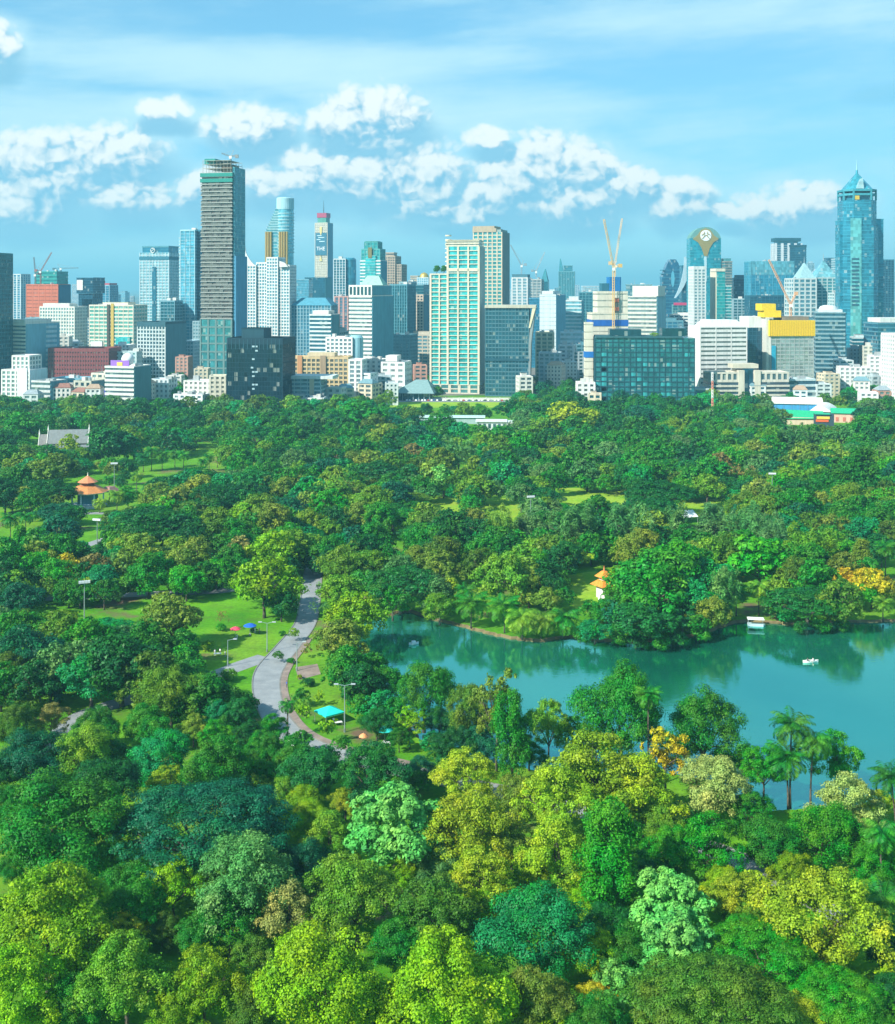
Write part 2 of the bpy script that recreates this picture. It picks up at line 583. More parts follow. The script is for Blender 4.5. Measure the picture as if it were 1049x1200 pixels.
mid = [Vector((-700, 60)), Vector((700, 60)), Vector((700, 1100)), Vector((-700, 1100))]
def flat(name, loops, z, mat):
    vs = [Vector((p.x, p.y, z)) for l in loops for p in l]
    tr = tessellate_polygon([[Vector((p.x, p.y, 0)) for p in l] for l in loops])
    mb = MB()
    fs = []
    for a, b, c in tr:
        A, B, D = vs[a], vs[b], vs[c]
        fs.append((a, b, c) if (B-A).cross(D-A).z > 0 else (a, c, b))
    mb.add(vs, fs)
    return mb
g = flat('ground', [mid, shore_top], 0, GROUND)
g.add([(p.x, p.y, 0) for p in outer + mid], [(0, 1, 5, 4), (1, 2, 6, 5), (2, 3, 7, 6), (3, 0, 4, 7)])
setting(g.put('ground', GROUND))
n = len(lake_s)
b = MB()
b.add([(p.x, p.y, 0) for p in shore_top] + [(p.x, p.y, -.75) for p in lake_s] + [(p.x, p.y, -1.6) for p in shore_low],
      [f for i in range(n) for f in ((i, (i+1) % n, n+(i+1) % n, n+i), (n+i, n+(i+1) % n, 2*n+(i+1) % n, 2*n+i))])
setting(b.put('lake_bank', BANK))
setting(flat('lake', [offset(lake_s, .3)], -.7, WATER).put('lake_water', WATER))

def ribbon(name, line, w, z, mat, side=0.0, thick=0.0):
    """a strip of width w along a line; side shifts it sideways"""
    mb = MB()
    L, Rr = [], []
    for i, p in enumerate(line):
        t = (line[min(i+1, len(line)-1)] - line[max(i-1, 0)]).normalized()
        nrm = Vector((t.y, -t.x))
        ww = w[i] if isinstance(w, list) else w
        ss = side[i] if isinstance(side, list) else side
        L.append(p + nrm*(ss-ww/2))
        Rr.append(p + nrm*(ss+ww/2))
    k = len(line)
    vs = [(p.x, p.y, z) for p in L] + [(p.x, p.y, z) for p in Rr]
    fs = [(i, k+i, k+i+1, i+1) for i in range(k-1)]
    if thick:
        vs += [(p.x, p.y, z-thick) for p in L] + [(p.x, p.y, z-thick) for p in Rr]
        fs += [(i, i+1, 2*k+i+1, 2*k+i) for i in range(k-1)] + [(k+i+1, k+i, 3*k+i, 3*k+i+1) for i in range(k-1)]
    mb.add(vs, fs)
    return mb
def road(px, wpx, name='road', kerb=True, z=.02):
    pts = [gp(x, y) for x, y in px]
    line = smooth_line([(p.x, p.y) for p in pts], 8)
    ws = []
    for i, p in enumerate(line):
        u = i/8
        a = min(int(u), len(wpx)-1)
        bq = min(a+1, len(wpx)-1)
        ws.append(wpx[a] + (wpx[bq]-wpx[a])*(u-int(u)))
    setting(ribbon(name, line, ws, z, ROAD).put(name, ROAD))
    if kerb:
        for sg in (-1, 1):
            setting(ribbon('kerb', line, .3, .13, KERB, [sg*(w/2+.16) for w in ws], .13).put('kerb', KERB))
    return line, ws
main_line, main_w = road([(371,640),(367,672),(364,700),(358,730),(338,757),(317,783),(312,805),(320,835),(342,862),(380,880),(430,893),(480,905),(540,918),(600,931),(660,945),
                          (720,962),(790,981),(850,1002),(910,1030),(980,1068),(1080,1130)],
                         [6,6,6,6,6.5,7,6.5,6,6,6,5.5,5.5,5.5,5.5,5.5,5.5,5.5,5.5,5.5,5.5,5.5])
road([(312,770),(285,779),(255,790),(215,802),(170,815),(132,826),(95,840),(72,862),(55,900),(40,940)], [6.5,6.5,6,6,6,6,6,6,6,6], z=.028, kerb=False)
road([(-60,694),(20,699),(70,701),(130,698),(200,695),(262,692),(330,680)], [6]*7, z=.024, kerb=False)
road([(20,648),(70,646),(95,641),(130,630),(170,624)], [5]*5, 'path', kerb=False, z=.024)
road([(40,606),(90,602),(130,602),(180,607),(250,600)], [5]*5, 'path', kerb=False, z=.024)
road([(430,470.2),(520,470.2),(640,470.2)], [14]*3, 'road', kerb=False, z=.024)
i0 = next(i for i, p in enumerate(main_line) if p.y < dist(745))
i1 = next(i for i, p in enumerate(main_line) if p.y < dist(905))
setting(ribbon('pavement', main_line[i0:i1], 1.7, .13, PAVER, [-(w/2+1.2) for w in main_w[i0:i1]], .13).put('pavement', PAVER))
# the sheltered little square beside the road
sq = [gp(x, y) for x, y in ((346,782),(372,778),(376,790),(350,797))]
setting(flat('pavement', [[Vector((p.x, p.y)) for p in sq]], .03, PAVER).put('pavement', PAVER))

for poly in ([(436,470.9),(640,470.9),(640,477),(436,477)], [(655,572),(740,574),(736,596),(660,592)], [(556,584),(606,586),(602,612),(566,614)], [(508,583),(540,583),(540,605),(506,605)],
             [(795,585),(852,586),(850,602),(798,604)], [(666,674),(706,672),(704,716),(668,708)]):
    line_ = smooth_line([(gp(x, y).x, gp(x, y).y) for x, y in poly + poly[:1]], 4)[:-1]
    setting(flat('lawn', [line_], .012, LAWN).put('lawn', LAWN))
# ================================================================ trees
def leaf_mesh(name, P, N, size, aspect, rs, mat, tint=None):
    n = len(P)
    ref = rs.normal(size=(n, 3))
    t = np.cross(N, ref)
    t /= np.linalg.norm(t, axis=1)[:, None] + 1e-9
    b = np.cross(N, t)
    s = size[:, None]
    bend = N*s*.12
    V = np.empty((n, 4, 3), np.float32)
    V[:, 0] = P - t*s*.5 - bend
    V[:, 1] = P - b*s*.5*aspect
    V[:, 2] = P + t*s*.5 - bend
    V[:, 3] = P + b*s*.5*aspect
    return quads(name, V, mat, tint)
def quads(name, V, mat, tint=None):
    n = len(V)
    me = bpy.data.meshes.new(name)
    me.vertices.add(4*n)
    me.vertices.foreach_set('co', V.reshape(-1))
    me.loops.add(4*n)
    me.loops.foreach_set('vertex_index', np.arange(4*n, dtype=np.int32))
    me.polygons.add(n)
    me.polygons.foreach_set('loop_start', np.arange(0, 4*n, 4, dtype=np.int32))
    if tint is not None:
        at = me.attributes.new('tint', 'FLOAT_COLOR', 'FACE')
        c = np.ones((n, 4), np.float32)
        c[:, :3] = tint
        at.data.foreach_set('color', c.reshape(-1))
    me.materials.append(mat)
    me.update()
    me.validate()
    return me
def unit(rs, n):
    d = rs.normal(size=(n, 3))
    return d/np.linalg.norm(d, axis=1)[:, None]
def crown_points(rs, lobes, n_clump, cr, flat, lpc, ls, up=.5, rnd=.6, under=.25, elong=False, gap=0.0, fill=.12):
    """leaves in clumps spread over and through a crown made of several lobes"""
    lobes = [(np.array(c, float), np.array(r, float)) for c, r in lobes]
    wts = np.array([(r[0]*r[1]+r[0]*r[2]+r[1]*r[2]) for c, r in lobes])
    wts /= wts.sum()
    cps, outs = [], []
    tries = 0
    while len(cps) < n_clump and tries < n_clump*30:
        tries += 1
        k = rs.choice(len(lobes), p=wts)
        c, r = lobes[k]
        d = unit(rs, 1)[0]
        if d[2] < -.15 and rs.random() > under:
            continue
        p = c + d*r*rs.uniform(.8, 1.03)
        if any(j != k and (((p-c2)/r2)**2).sum() < .62 for j, (c2, r2) in enumerate(lobes)):
            continue
        if gap and rs.random() < gap and any(np.linalg.norm(p-q) < cr*1.1 for q in cps):
            continue
        o = d/r
        cps.append(p)
        outs.append(o/np.linalg.norm(o))
    cps, outs = np.array(cps), np.array(outs)
    m = len(cps)
    rad = cr*rs.uniform(.45, 1.5, m)
    cnt = np.maximum(6, (lpc*(rad/cr)**2).astype(int))
    idx = np.repeat(np.arange(m), cnt)
    nn = len(idx)
    d = unit(rs, nn) + .55*outs[idx] + np.array([0, 0, .35])
    d /= np.linalg.norm(d, axis=1)[:, None]
    q = rs.uniform(.12, 1.25, nn)**.55
    q[rs.random_sample(nn) < .07] *= 1.4
    P = cps[idx] + d*(rad[idx]*q)[:, None]*np.array([1, 1, flat])
    if elong:
        P[:, 2] -= np.abs(rs.normal(size=nn))*cr*.8
    N = d*1.15 + np.array([0, 0, up*.55]) + unit(rs, nn)*rnd
    # a few leaves inside, so that light does not fall straight through
    ni = int(nn*fill)
    if ni:
        k = rs.choice(len(lobes), p=wts, size=ni)
        cc = np.array([lobes[i][0] for i in k])
        rr = np.array([lobes[i][1] for i in k])
        P = np.concatenate([P, cc + unit(rs, ni)*rr*rs.uniform(.3, .8, ni)[:, None]])
        N = np.concatenate([N, unit(rs, ni) + np.array([0, 0, .5])])
        nn += ni
    N /= np.linalg.norm(N, axis=1)[:, None]
    S = ls*rs.uniform(.5, 1.55, nn)
    return P, N, S

def trunk_mesh(rs, h, r, tips, lean=0.0, split=.5):
    mb = MB()
    top = Vector((lean*h, 0, h*split))
    pts = [Vector((0, 0, -.4)), Vector((lean*h*.1+rs.uniform(-.15, .15), rs.uniform(-.15, .15), h*split*.35)), Vector((lean*h*.5, rs.uniform(-.2, .2), h*split*.7)), top]
    mb.tube(pts, [r*1.5, r*1.05, r*.9, r*.75], 8)
    for tip in tips:
        tip = Vector(tip)
        st = top - Vector((0, 0, rs.uniform(.0, .25)*h*split))
        m1 = st.lerp(tip, .45) + Vector((rs.uniform(-.4, .4), rs.uniform(-.4, .4), rs.uniform(-.2, .7)))
        mb.tube([st, m1, tip], [r*.55, r*.38, r*.14], 6)
        for _ in range(2):
            e = tip + Vector((rs.uniform(-1.6, 1.6), rs.uniform(-1.6, 1.6), rs.uniform(.2, 1.6)))
            mb.tube([m1.lerp(tip, rs.uniform(.2, .8)), e], [r*.22, r*.06], 5)
    return mb.mesh('trunk', BARK, True)

# each kind: nominal crown width, crown centre height, half height, lobes
def lobes_for(kind, rs):
    U = rs.uniform
    if kind == 'round':
        L = [((U(-.8, .8), U(-.8, .8), 8.4), (5.2, 5.2, 4.2))]
        for a in np.arange(0, 6.28, 6.28/9) + U(0, 1):
            rr, q = U(3.6, 6.3), U(1.7, 3.6)
            L.append(((rr*math.cos(a), rr*math.sin(a), 7.4+U(-2.4, 2.6)), (q, q*U(.8, 1.2), q*U(.65, .95))))
        for _ in range(4):
            q = U(1.8, 3.2)
            L.append(((U(-3.2, 3.2), U(-3.2, 3.2), 11.4+U(-.6, 1.3)), (q, q, q*.8)))
        return 16.0, 8.8, L
    if kind == 'loose':
        L = []
        for a in np.arange(0, 6.28, 6.28/6) + U(0, 1):
            L.append(((4.8*math.cos(a)*U(.7, 1.15), 4.8*math.sin(a)*U(.7, 1.15), 7.6+U(-1.8, 2.2)), (2.9+U(-.7, .7), 2.9+U(-.7, .7), 2.2+U(-.4, .5))))
        L += [((U(-2.4, 2.4), U(-2.4, 2.4), 11.4+U(-1, .8)), (3.0, 3.0, 2.2)) for _ in range(3)]
        return 15.5, 8.8, L
    if kind == 'rain':
        L = [((0, 0, 9.0), (10.5, 10.5, 3.9))]
        for a in np.arange(0, 6.28, 6.28/9) + U(0, 1):
            rr = U(7.2, 9.6)
            L.append(((rr*math.cos(a), rr*math.sin(a), 8.0+U(-.8, 1.2)), (4.3+U(-.8, .8), 4.3, 2.2)))
        L += [((U(-5, 5), U(-5, 5), 11.0), (4.5, 4.5, 2.2)) for _ in range(4)]
        return 25.0, 9.2, L
    if kind == 'tall':
        L = [((U(-.8, .8), U(-.8, .8), z), (2.7-abs(z-9)*.14+U(-.3, .4), 2.7-abs(z-9)*.14, 2.2)) for z in (4.6, 6.6, 8.8, 10.8, 12.8, 14.6)]
        L += [((2.4*math.cos(a), 2.4*math.sin(a), U(5, 12)), (1.5, 1.5, 1.6)) for a in (.3, 1.7, 2.9, 4.1, 5.4)]
        return 7.6, 9.4, L
    if kind == 'feathery':
        L = [((U(-3.6, 3.6), U(-3.6, 3.6), 7.6+U(-1.2, 1.6)), (1.5+U(-.3, .4), 1.5, 4.4+U(-.6, .8))) for _ in range(9)]
        return 10.0, 8.0, L
    if kind == 'sparse':
        L = [((3.0*math.cos(a)*U(.4, 1.2), 3.0*math.sin(a)*U(.4, 1.2), 7.2+U(-2.6, 3.0)), (1.3+U(-.3, .4), 1.3, .9)) for a in np.arange(0, 6.28, .45)]
        return 8.5, 8.0, L
    if kind == 'umbrella':
        L = [((4.2*math.cos(a), 4.2*math.sin(a), 7.4+U(-.5, .5)), (2.4+U(-.5, .5), 2.4, .9)) for a in np.arange(0, 6.28, 6.28/7)]
        L += [((U(-1, 1), U(-1, 1), 8.0), (3.0, 3.0, 1.0))]
        return 13.0, 7.6, L
    if kind == 'bush':
        L = [((U(-1, 1), U(-1, 1), 1.5), (1.7, 1.7, 1.5)) for _ in range(5)]
        return 5.0, 1.7, L
    if kind == 'bare':
        L = [((2.2*math.cos(a)*U(.4, 1.2), 2.2*math.sin(a)*U(.4, 1.2), 5.6+U(-1.2, 1.6)), (1.0, 1.0, .9)) for a in np.arange(0, 6.28, .7)]
        return 6.0, 5.6, L
KINDS = {  # clumps, clump radius, flatness, leaves per clump (near), leaf size (near), and the rest
    'round':    (150, 1.25, .85, 120, .42, dict(up=.5, rnd=.7, aspect=.62)),
    'clumpy':   (120, 1.5, .8, 165, .40, dict(up=.55, rnd=.55, aspect=.6, gap=.75)),
    'loose':    (105, 1.15, .75, 115, .44, dict(up=.5, rnd=.8, aspect=.6, gap=.5, fill=.05)),
    'bigleaf':  (150, 1.05, .8, 55, .78, dict(up=.75, rnd=.6, aspect=.6)),
    'rain':     (300, 1.45, .42, 95, .44, dict(up=.9, rnd=.5, aspect=.5, under=.1)),
    'tall':     (135, .95, 1.0, 95, .42, dict(up=.3, rnd=.7, aspect=.5, elong=True)),
    'feathery': (150, .62, 1.7, 62, .62, dict(up=.05, rnd=.8, aspect=.2, elong=True, fill=.04)),
    'sparse':   (60, .75, .7, 62, .42, dict(up=.5, rnd=.8, aspect=.6, fill=0.0)),
    'umbrella': (90, 1.0, .5, 95, .42, dict(up=.8, rnd=.6, aspect=.55)),
    'bush':     (60, .6, .85, 70, .26, dict(up=.5, rnd=.7, aspect=.55)),
    'bare':     (40, .55, .8, 26, .22, dict(up=.2, rnd=1.0, aspect=.35, fill=0.0)),
}
LODS = {'near': (1.55, .80), 'mid': (.45, 1.5), 'far': (.16, 2.3)}
_protos = {}
def proto(kind, var, lod):
    key = (kind, var, lod)
    if key in _protos:
        return _protos[key]
    ki = sorted(KINDS).index(kind)
    rs = np.random.RandomState(ki*97 + var*13 + 5)
    Wn, zc, L = lobes_for({'clumpy': 'round', 'bigleaf': 'round'}.get(kind, kind), rs)
    nc, cr, fl, lpc, ls, kw = KINDS[kind]
    kw = dict(kw)
    asp = kw.pop('aspect')
    frac, sm = LODS[lod]
    rs2 = np.random.RandomState(ki*31 + var*7 + 1)
    P, N, S = crown_points(rs2, L, nc, cr, fl, max(8, int(lpc*frac)), ls*sm, **kw)
    hw = np.percentile(np.hypot(P[:, 0], P[:, 1]), 97)
    me = leaf_mesh('crown', P, N, S, asp, rs2, LEAF)
    tips = [tuple(c) for c, r in L[:9]]
    h = zc + 3
    rT = {'rain': .55, 'round': .36, 'clumpy': .4, 'loose': .3, 'bigleaf': .34, 'tall': .26, 'feathery': .24, 'sparse': .2, 'umbrella': .26, 'bush': .1, 'bare': .15}[kind]
    tr = trunk_mesh(random.Random(ki*5+var), h, rT, tips, 0.0, {'rain': .36, 'tall': .75, 'feathery': .6, 'bush': .12, 'sparse': .55}.get(kind, .42))
    _protos[key] = (me, tr, 2*hw, zc, (P, N, S, asp))
    return _protos[key]

COL = {  # leaf colours
    'D': (.015, .152, .022), 'T': (.009, .135, .056), 'G': (.034, .225, .014), 'B': (.045, .31, .010), 'L': (.20, .41, .004), 'Y': (.29, .42, .014), 'W': (.33, .43, .09),
       'O': (.18, .28, .026), 'P': (.10, .26, .06), 'M': (.14, .43, .08), 'A': (.50, .40, .012), 'R': (.26, .22, .055), 'E': (.012, .27, .06), 'K': (.085, .19, .014), 'C': (.14, .31, .016)}
COLNAME = {'D': 'dark green', 'T': 'dark teal green', 'G': 'mid green', 'B': 'bright green', 'L': 'lime green', 'Y': 'yellow green', 'W': 'pale straw yellow', 'O': 'olive tan', 'P': 'pale sage green',
           'M': 'pale mint green', 'A': 'golden yellow', 'R': 'brownish', 'E': 'emerald green', 'K': 'dull brown green', 'C': 'light olive green'}
SHAPE = {'round': 'round crowned tree', 'clumpy': 'dense lumpy tree', 'loose': 'loose open tree', 'bigleaf': 'broad leaved tree', 'rain': 'wide domed rain tree', 'tall': 'tall narrow tree',
         'feathery': 'feathery drooping tree', 'sparse': 'thin sparse tree', 'umbrella': 'flat topped tree', 'bush': 'rounded bush', 'bare': 'almost bare tree', 'palm': 'coconut palm', 'fanpalm': 'small palm'}
NAME = {'rain': 'rain_tree', 'bush': 'bush', 'palm': 'coconut_palm', 'fanpalm': 'coconut_palm', 'feathery': 'feathery_tree', 'tall': 'columnar_tree'}

# crown centre x, y and crown width as seen in the photograph, kind, colour
TREES = [
 # ---- nearest rows
 (58,970,150,'clumpy','G'),(240,962,195,'rain','T'),(58,1085,150,'round','L'),(10,1165,120,'round','L'),(150,1150,120,'round','C'),(240,1152,98,'loose','L'),(203,1038,75,'loose','L'),
 (214,995,36,'loose','L'),(287,1030,135,'round','P'),(340,1072,85,'loose','W'),(382,1150,145,'round','L'),(93,882,78,'round','C'),(33,890,80,'clumpy','T'),(190,888,72,'round','E'),
 (254,898,84,'round','G'),(195,915,46,'loose','Y'),(118,925,90,'clumpy','D'),(336,930,44,'loose','C'),(130,1010,76,'clumpy','G'),(347,893,60,'round','G'),(309,878,50,'round','G'),
 (371,906,76,'round','D'),(432,906,86,'round','D'),(546,908,78,'loose','Y'),(463,967,108,'bigleaf','M'),(546,968,110,'round','Y'),(388,984,72,'loose','C'),(360,1010,66,'clumpy','T'),
 (419,1048,116,'round','C'),(512,1066,92,'loose','K'),(563,1026,80,'loose','Y'),(632,1092,132,'clumpy','E'),(532,1162,156,'round','L'),(634,1172,92,'round','O'),(652,1204,52,'loose','L'),
 (712,1000,74,'tall','B'),(826,985,84,'loose','B'),(838,920,90,'round','W'),(895,900,56,'loose','B',1.2),(981,886,56,'loose','B',1.35),(988,940,84,'loose','W'),(902,987,76,'round','G'),(964,978,90,'round','B'),
 (1021,1010,62,'round','B'),(964,1073,136,'round','Y'),(786,1062,88,'bigleaf','M'),(793,1110,86,'bigleaf','M'),(731,1160,76,'bigleaf','M'),(710,1085,64,'clumpy','D'),(895,1113,132,'rain','B'),
 (985,1168,116,'rain','B'),(837,1172,190,'rain','K'),(698,1172,48,'loose','A'),(780,878,52,'sparse','A',1.3),(823,852,100,'clumpy','G',1.3),(728,834,112,'clumpy','G',1.4),(880,892,46,'round','B'),
 (700,905,130,'loose','Y'),(756,926,96,'loose','Y'),(650,938,92,'loose','Y'),(655,1000,94,'loose','Y'),(606,935,66,'loose','O'),(600,985,60,'loose','O'),(470,1110,70,'round','G'),(880,950,50,'loose','G'),
 (1040,1110,70,'clumpy','D'),(1046,1170,60,'round','D'),(300,1185,70,'clumpy','K'),(455,1190,60,'round','G'),(745,1020,54,'clumpy','D'),(1030,940,40,'loose','Y'),(575,1040,50,'loose','K'),
 (300,1120,60,'loose','K'),(290,965,70,'clumpy','D'),(190,1090,50,'clumpy','K'),
 # ---- along the near shore and the road
 (497,808,68,'clumpy','G',1.4),(480,842,40,'sparse','L'),(547,832,62,'round','K',1.45),(582,820,58,'sparse','O',1.7),(600,860,46,'tall','G',1.2),(643,850,54,'loose','C',1.45),(533,872,52,'round','D'),(563,872,50,'round','T'),
 (453,800,52,'round','G'),(447,826,48,'loose','E'),(407,784,68,'round','G'),(396,695,56,'round','C'),(413,724,78,'round','L'),(400,752,66,'round','O'),(360,758,15,'sparse','R'),
 (355,832,22,'sparse','L'),(383,851,24,'sparse','L'),(317,852,42,'loose','G'),(310,880,50,'round','G'),(367,900,56,'round','D'),(520,905,40,'loose','Y'),(270,790,24,'bush','C'),
 (300,683,50,'loose','L'),(310,680,88,'loose','L'),(260,724,20,'bare','R'),(203,724,80,'round','O'),(73,740,72,'loose','C'),(132,740,74,'rain','E'),(143,778,104,'round','D'),(215,757,52,'round','G'),
 (30,762,82,'clumpy','T'),(18,785,56,'round','K'),(60,802,54,'clumpy','T'),(17,848,64,'round','K'),(200,812,88,'round','C'),(173,848,62,'round','G'),(110,852,64,'round','G'),(227,852,42,'loose','O'),
 (253,838,46,'loose','E'),(280,836,54,'round','D'),(262,888,40,'loose','G'),(260,735,14,'bush','B'),(296,738,10,'bush','D'),(331,742,9,'bush','G'),(242,757,18,'bush','L'),(352,793,9,'bush','Y'),(60,840,44,'loose','R'),
 (-4,905,66,'round','D'),(4,940,50,'round','G'),(352,868,30,'loose','G'),(386,886,34,'round','D'),(326,768,14,'loose','G'),(344,742,16,'loose','C'),(465,835,44,'round','G'),(515,845,46,'clumpy','D'),(521,812,40,'loose','G',1.4),(570,852,44,'round','K',1.1),(620,880,42,'round','G'),(672,856,46,'loose','G',1.25),(692,872,46,'round','C'),(766,862,40,'loose','G',1.2),(852,893,44,'round','G'),(352,815,24,'loose','G'),(362,800,18,'bush','D'),(342,774,12,'bush','G'),(293,822,26,'round','G'),
 (724,690,34,'round','B'),(690,712,26,'loose','G'),(400,872,26,'loose','G'),(452,481,24,'round','G'),(474,482,22,'loose','C'),(497,481,24,'round','D'),(520,481,20,'loose','G'),(545,480,24,'round','C'),(566,482,22,'round','G'),(590,481,26,'loose','D'),(612,480,24,'round','G'),(630,478,24,'round','C'),(422,800,66,'round','D'),(442,846,44,'round','D'),(372,712,24,'bare','P'),(722,747,26,'bush','G'),(745,751,30,'bush','D'),(772,751,30,'bush','G'),(797,749,28,'bush','D'),(820,743,26,'bush','G'),(936,734,22,'bush','D'),(962,733,26,'bush','G'),(985,731,22,'bush','D'),(680,746,24,'bush','G'),(428,828,40,'round','G'),(468,864,32,'loose','G'),(520,880,38,'loose','D'),(437,786,52,'round','G'),(375,815,14,'sparse','L'),(505,868,30,'loose','E'),(340,872,26,'loose','G'),
 # ---- the point of land across the water
 (470,683,102,'rain','D'),(527,694,42,'loose','Y'),(585,675,78,'round','C'),(640,702,40,'loose','O'),(697,738,44,'round','E',.75),(768,684,112,'round','G'),(753,727,84,'round','D',.68),(712,713,44,'round','G',.8),
 (800,720,64,'round','D',.72),(843,690,52,'feathery','P'),(890,656,72,'bigleaf','B'),(916,674,26,'loose','A'),(946,704,106,'rain','D',.72),(993,681,40,'loose','A'),(1022,684,54,'loose','A'),(1044,694,36,'loose','O'),
 (783,664,90,'round','B'),(722,672,26,'loose','L'),(735,645,40,'round','G'),
 # ---- middle of the park, right
 (737,618,56,'feathery','P'),(787,615,46,'feathery','P'),(843,614,50,'feathery','P'),(873,618,52,'feathery','P'),(913,630,50,'feathery','P'),(947,642,60,'feathery','C'),(977,622,56,'loose','O'),
 (763,597,76,'rain','D'),(910,620,46,'round','D'),(773,578,90,'rain','D'),(850,567,52,'rain','D'),(783,548,62,'rain','G'),(727,541,56,'rain','D'),(760,533,54,'round','G'),(903,537,64,'rain','D'),
 (890,578,46,'loose','O'),(933,594,72,'round','G'),(947,538,60,'round','O'),(973,570,56,'round','G'),(1010,556,44,'tall','G'),(997,530,26,'loose','P'),(990,610,62,'round','G'),(1033,642,46,'round','D'),
 (867,529,22,'loose','A'),(847,544,36,'loose','R'),(870,553,30,'bare','R'),(882,549,20,'loose','A'),(905,517,40,'feathery','C'),(932,517,40,'feathery','P'),(957,519,40,'loose','P'),(1013,502,52,'round','G'),
 (1042,568,34,'round','G'),(1030,600,40,'clumpy','D'),(1045,525,30,'round','D'),(1022,530,36,'round','G'),(700,600,52,'loose','G'),(690,622,50,'round','D'),(820,640,50,'round','G'),(660,700,30,'loose','G'),
 (1010,655,26,'tall','O'),(955,560,40,'round','C'),(868,590,40,'round','C'),(815,570,30,'loose','C'),
 # ---- middle of the park, centre
 (427,488,62,'round','G'),(450,513,46,'round','O'),(483,531,30,'loose','R'),(417,526,42,'round','G'),(387,524,36,'round','K'),(440,553,72,'rain','D'),(387,541,42,'round','D'),(387,579,52,'round','C'),
 (417,574,30,'loose','C'),(520,561,42,'loose','M'),(497,571,36,'round','G'),(443,581,40,'loose','G'),(547,574,36,'round','C'),(580,574,30,'loose','P'),(603,571,30,'loose','B'),(537,531,42,'feathery','P'),
 (610,534,56,'rain','D'),(668,489,66,'round','Y'),(627,494,30,'round','G'),(590,514,46,'round','G'),(630,581,56,'rain','D'),(640,594,32,'loose','L'),(590,622,52,'feathery','O'),(670,618,60,'feathery','P'),
 (537,622,80,'round','D'),(497,622,60,'rain','D'),(437,632,62,'round','G'),(400,641,42,'loose','E'),(403,611,52,'rain','E'),(460,601,62,'rain','D'),(550,591,30,'round','G'),(670,651,50,'umbrella','Y'),
 (683,600,50,'rain','D'),(630,668,26,'tall','B'),(555,545,30,'loose','C'),(640,545,40,'round','G'),(680,520,46,'round','G'),(720,510,40,'rain','D'),(650,560,36,'loose','G'),(520,500,50,'round','G'),
 (560,650,44,'loose','G'),(500,650,50,'round','D'),(420,672,40,'round','D'),(610,640,50,'loose','G'),(380,655,40,'round','D'),
 # ---- middle of the park, left
 (213,488,66,'rain','D'),(163,484,52,'round','D'),(253,488,36,'round','G'),(287,494,32,'loose','C'),(313,489,26,'loose','P'),(300,508,60,'rain','D'),(230,509,46,'rain','G'),(30,498,52,'round','G'),
 (50,484,30,'loose','P'),(110,488,36,'loose','C'),(127,518,62,'round','D'),(33,534,22,'loose','O'),(20,560,42,'round','G'),(53,574,76,'rain','D'),(197,568,62,'rain','D'),(230,558,56,'rain','G'),(247,584,96,'rain','D'),
 (297,564,76,'rain','D'),(333,531,52,'rain','D'),(267,534,36,'round','C'),(13,584,28,'loose','O'),(177,614,112,'rain','D'),(67,624,62,'loose','T'),(23,632,20,'tall','B'),(170,652,72,'round','O'),
 (77,662,36,'loose','A'),(110,665,42,'loose','R'),(247,658,56,'rain','E'),(283,644,42,'loose','R'),(250,614,52,'round','C'),(313,614,66,'round','O'),(323,644,70,'round','L'),(287,604,40,'loose','L'),
 (25,702,58,'clumpy','T'),(13,662,42,'round','E'),(133,699,24,'loose','P'),(207,682,24,'round','P'),(230,682,24,'round','C'),(190,698,13,'bush','C'),(333,591,50,'rain','D'),(353,570,36,'loose','O'),
 (60,690,36,'loose','K'),(105,690,34,'loose','C'),(150,580,30,'loose','G'),(45,652,50,'loose','O'),(345,620,40,'round','D'),(80,520,30,'loose','Y'),(60,535,40,'round','D'),(5,520,36,'round','D'),
]
PALMS = [  # head x, y, foot y, spread in photograph pixels, colour, lean
 (928,847,946,50,'G',.02),(922,884,947,50,'G',-.03),(954,866,950,46,'G',.05),(1043,906,1000,46,'D',-.1),(1033,972,1058,50,'G',0),(1036,1052,1120,60,'G',.05),
 (553,704,735,40,'G',.03),(590,708,742,40,'G',-.04),(612,722,749,42,'C',0),(635,724,748,40,'C',.05),(662,722,747,40,'G',.1),(863,692,722,28,'G',0),(890,686,722,28,'C',.02),(760,812,925,32,'G',0),
 (337,824,866,22,'G',.0),(117,590,601,18,'Y',0),(137,579,600,20,'C',0),(150,577,598,18,'G',0),(178,527,552,20,'G',.02),(190,532,552,18,'G',0),(168,535,553,18,'D',0),(205,530,548,16,'G',0),
 (255,528,548,12,'C',.0),(128,560,588,16,'G',0),(160,556,578,16,'C',0),(12,606,640,24,'G',0),(30,604,630,20,'G',0),(238,540,556,14,'G',0),(245,535,552,14,'G',0),(1038,640,680,26,'G',0),(1035,705,728,24,'C',0),
 (545,690,728,24,'G',.02),(215,532,550,16,'G',0),
]
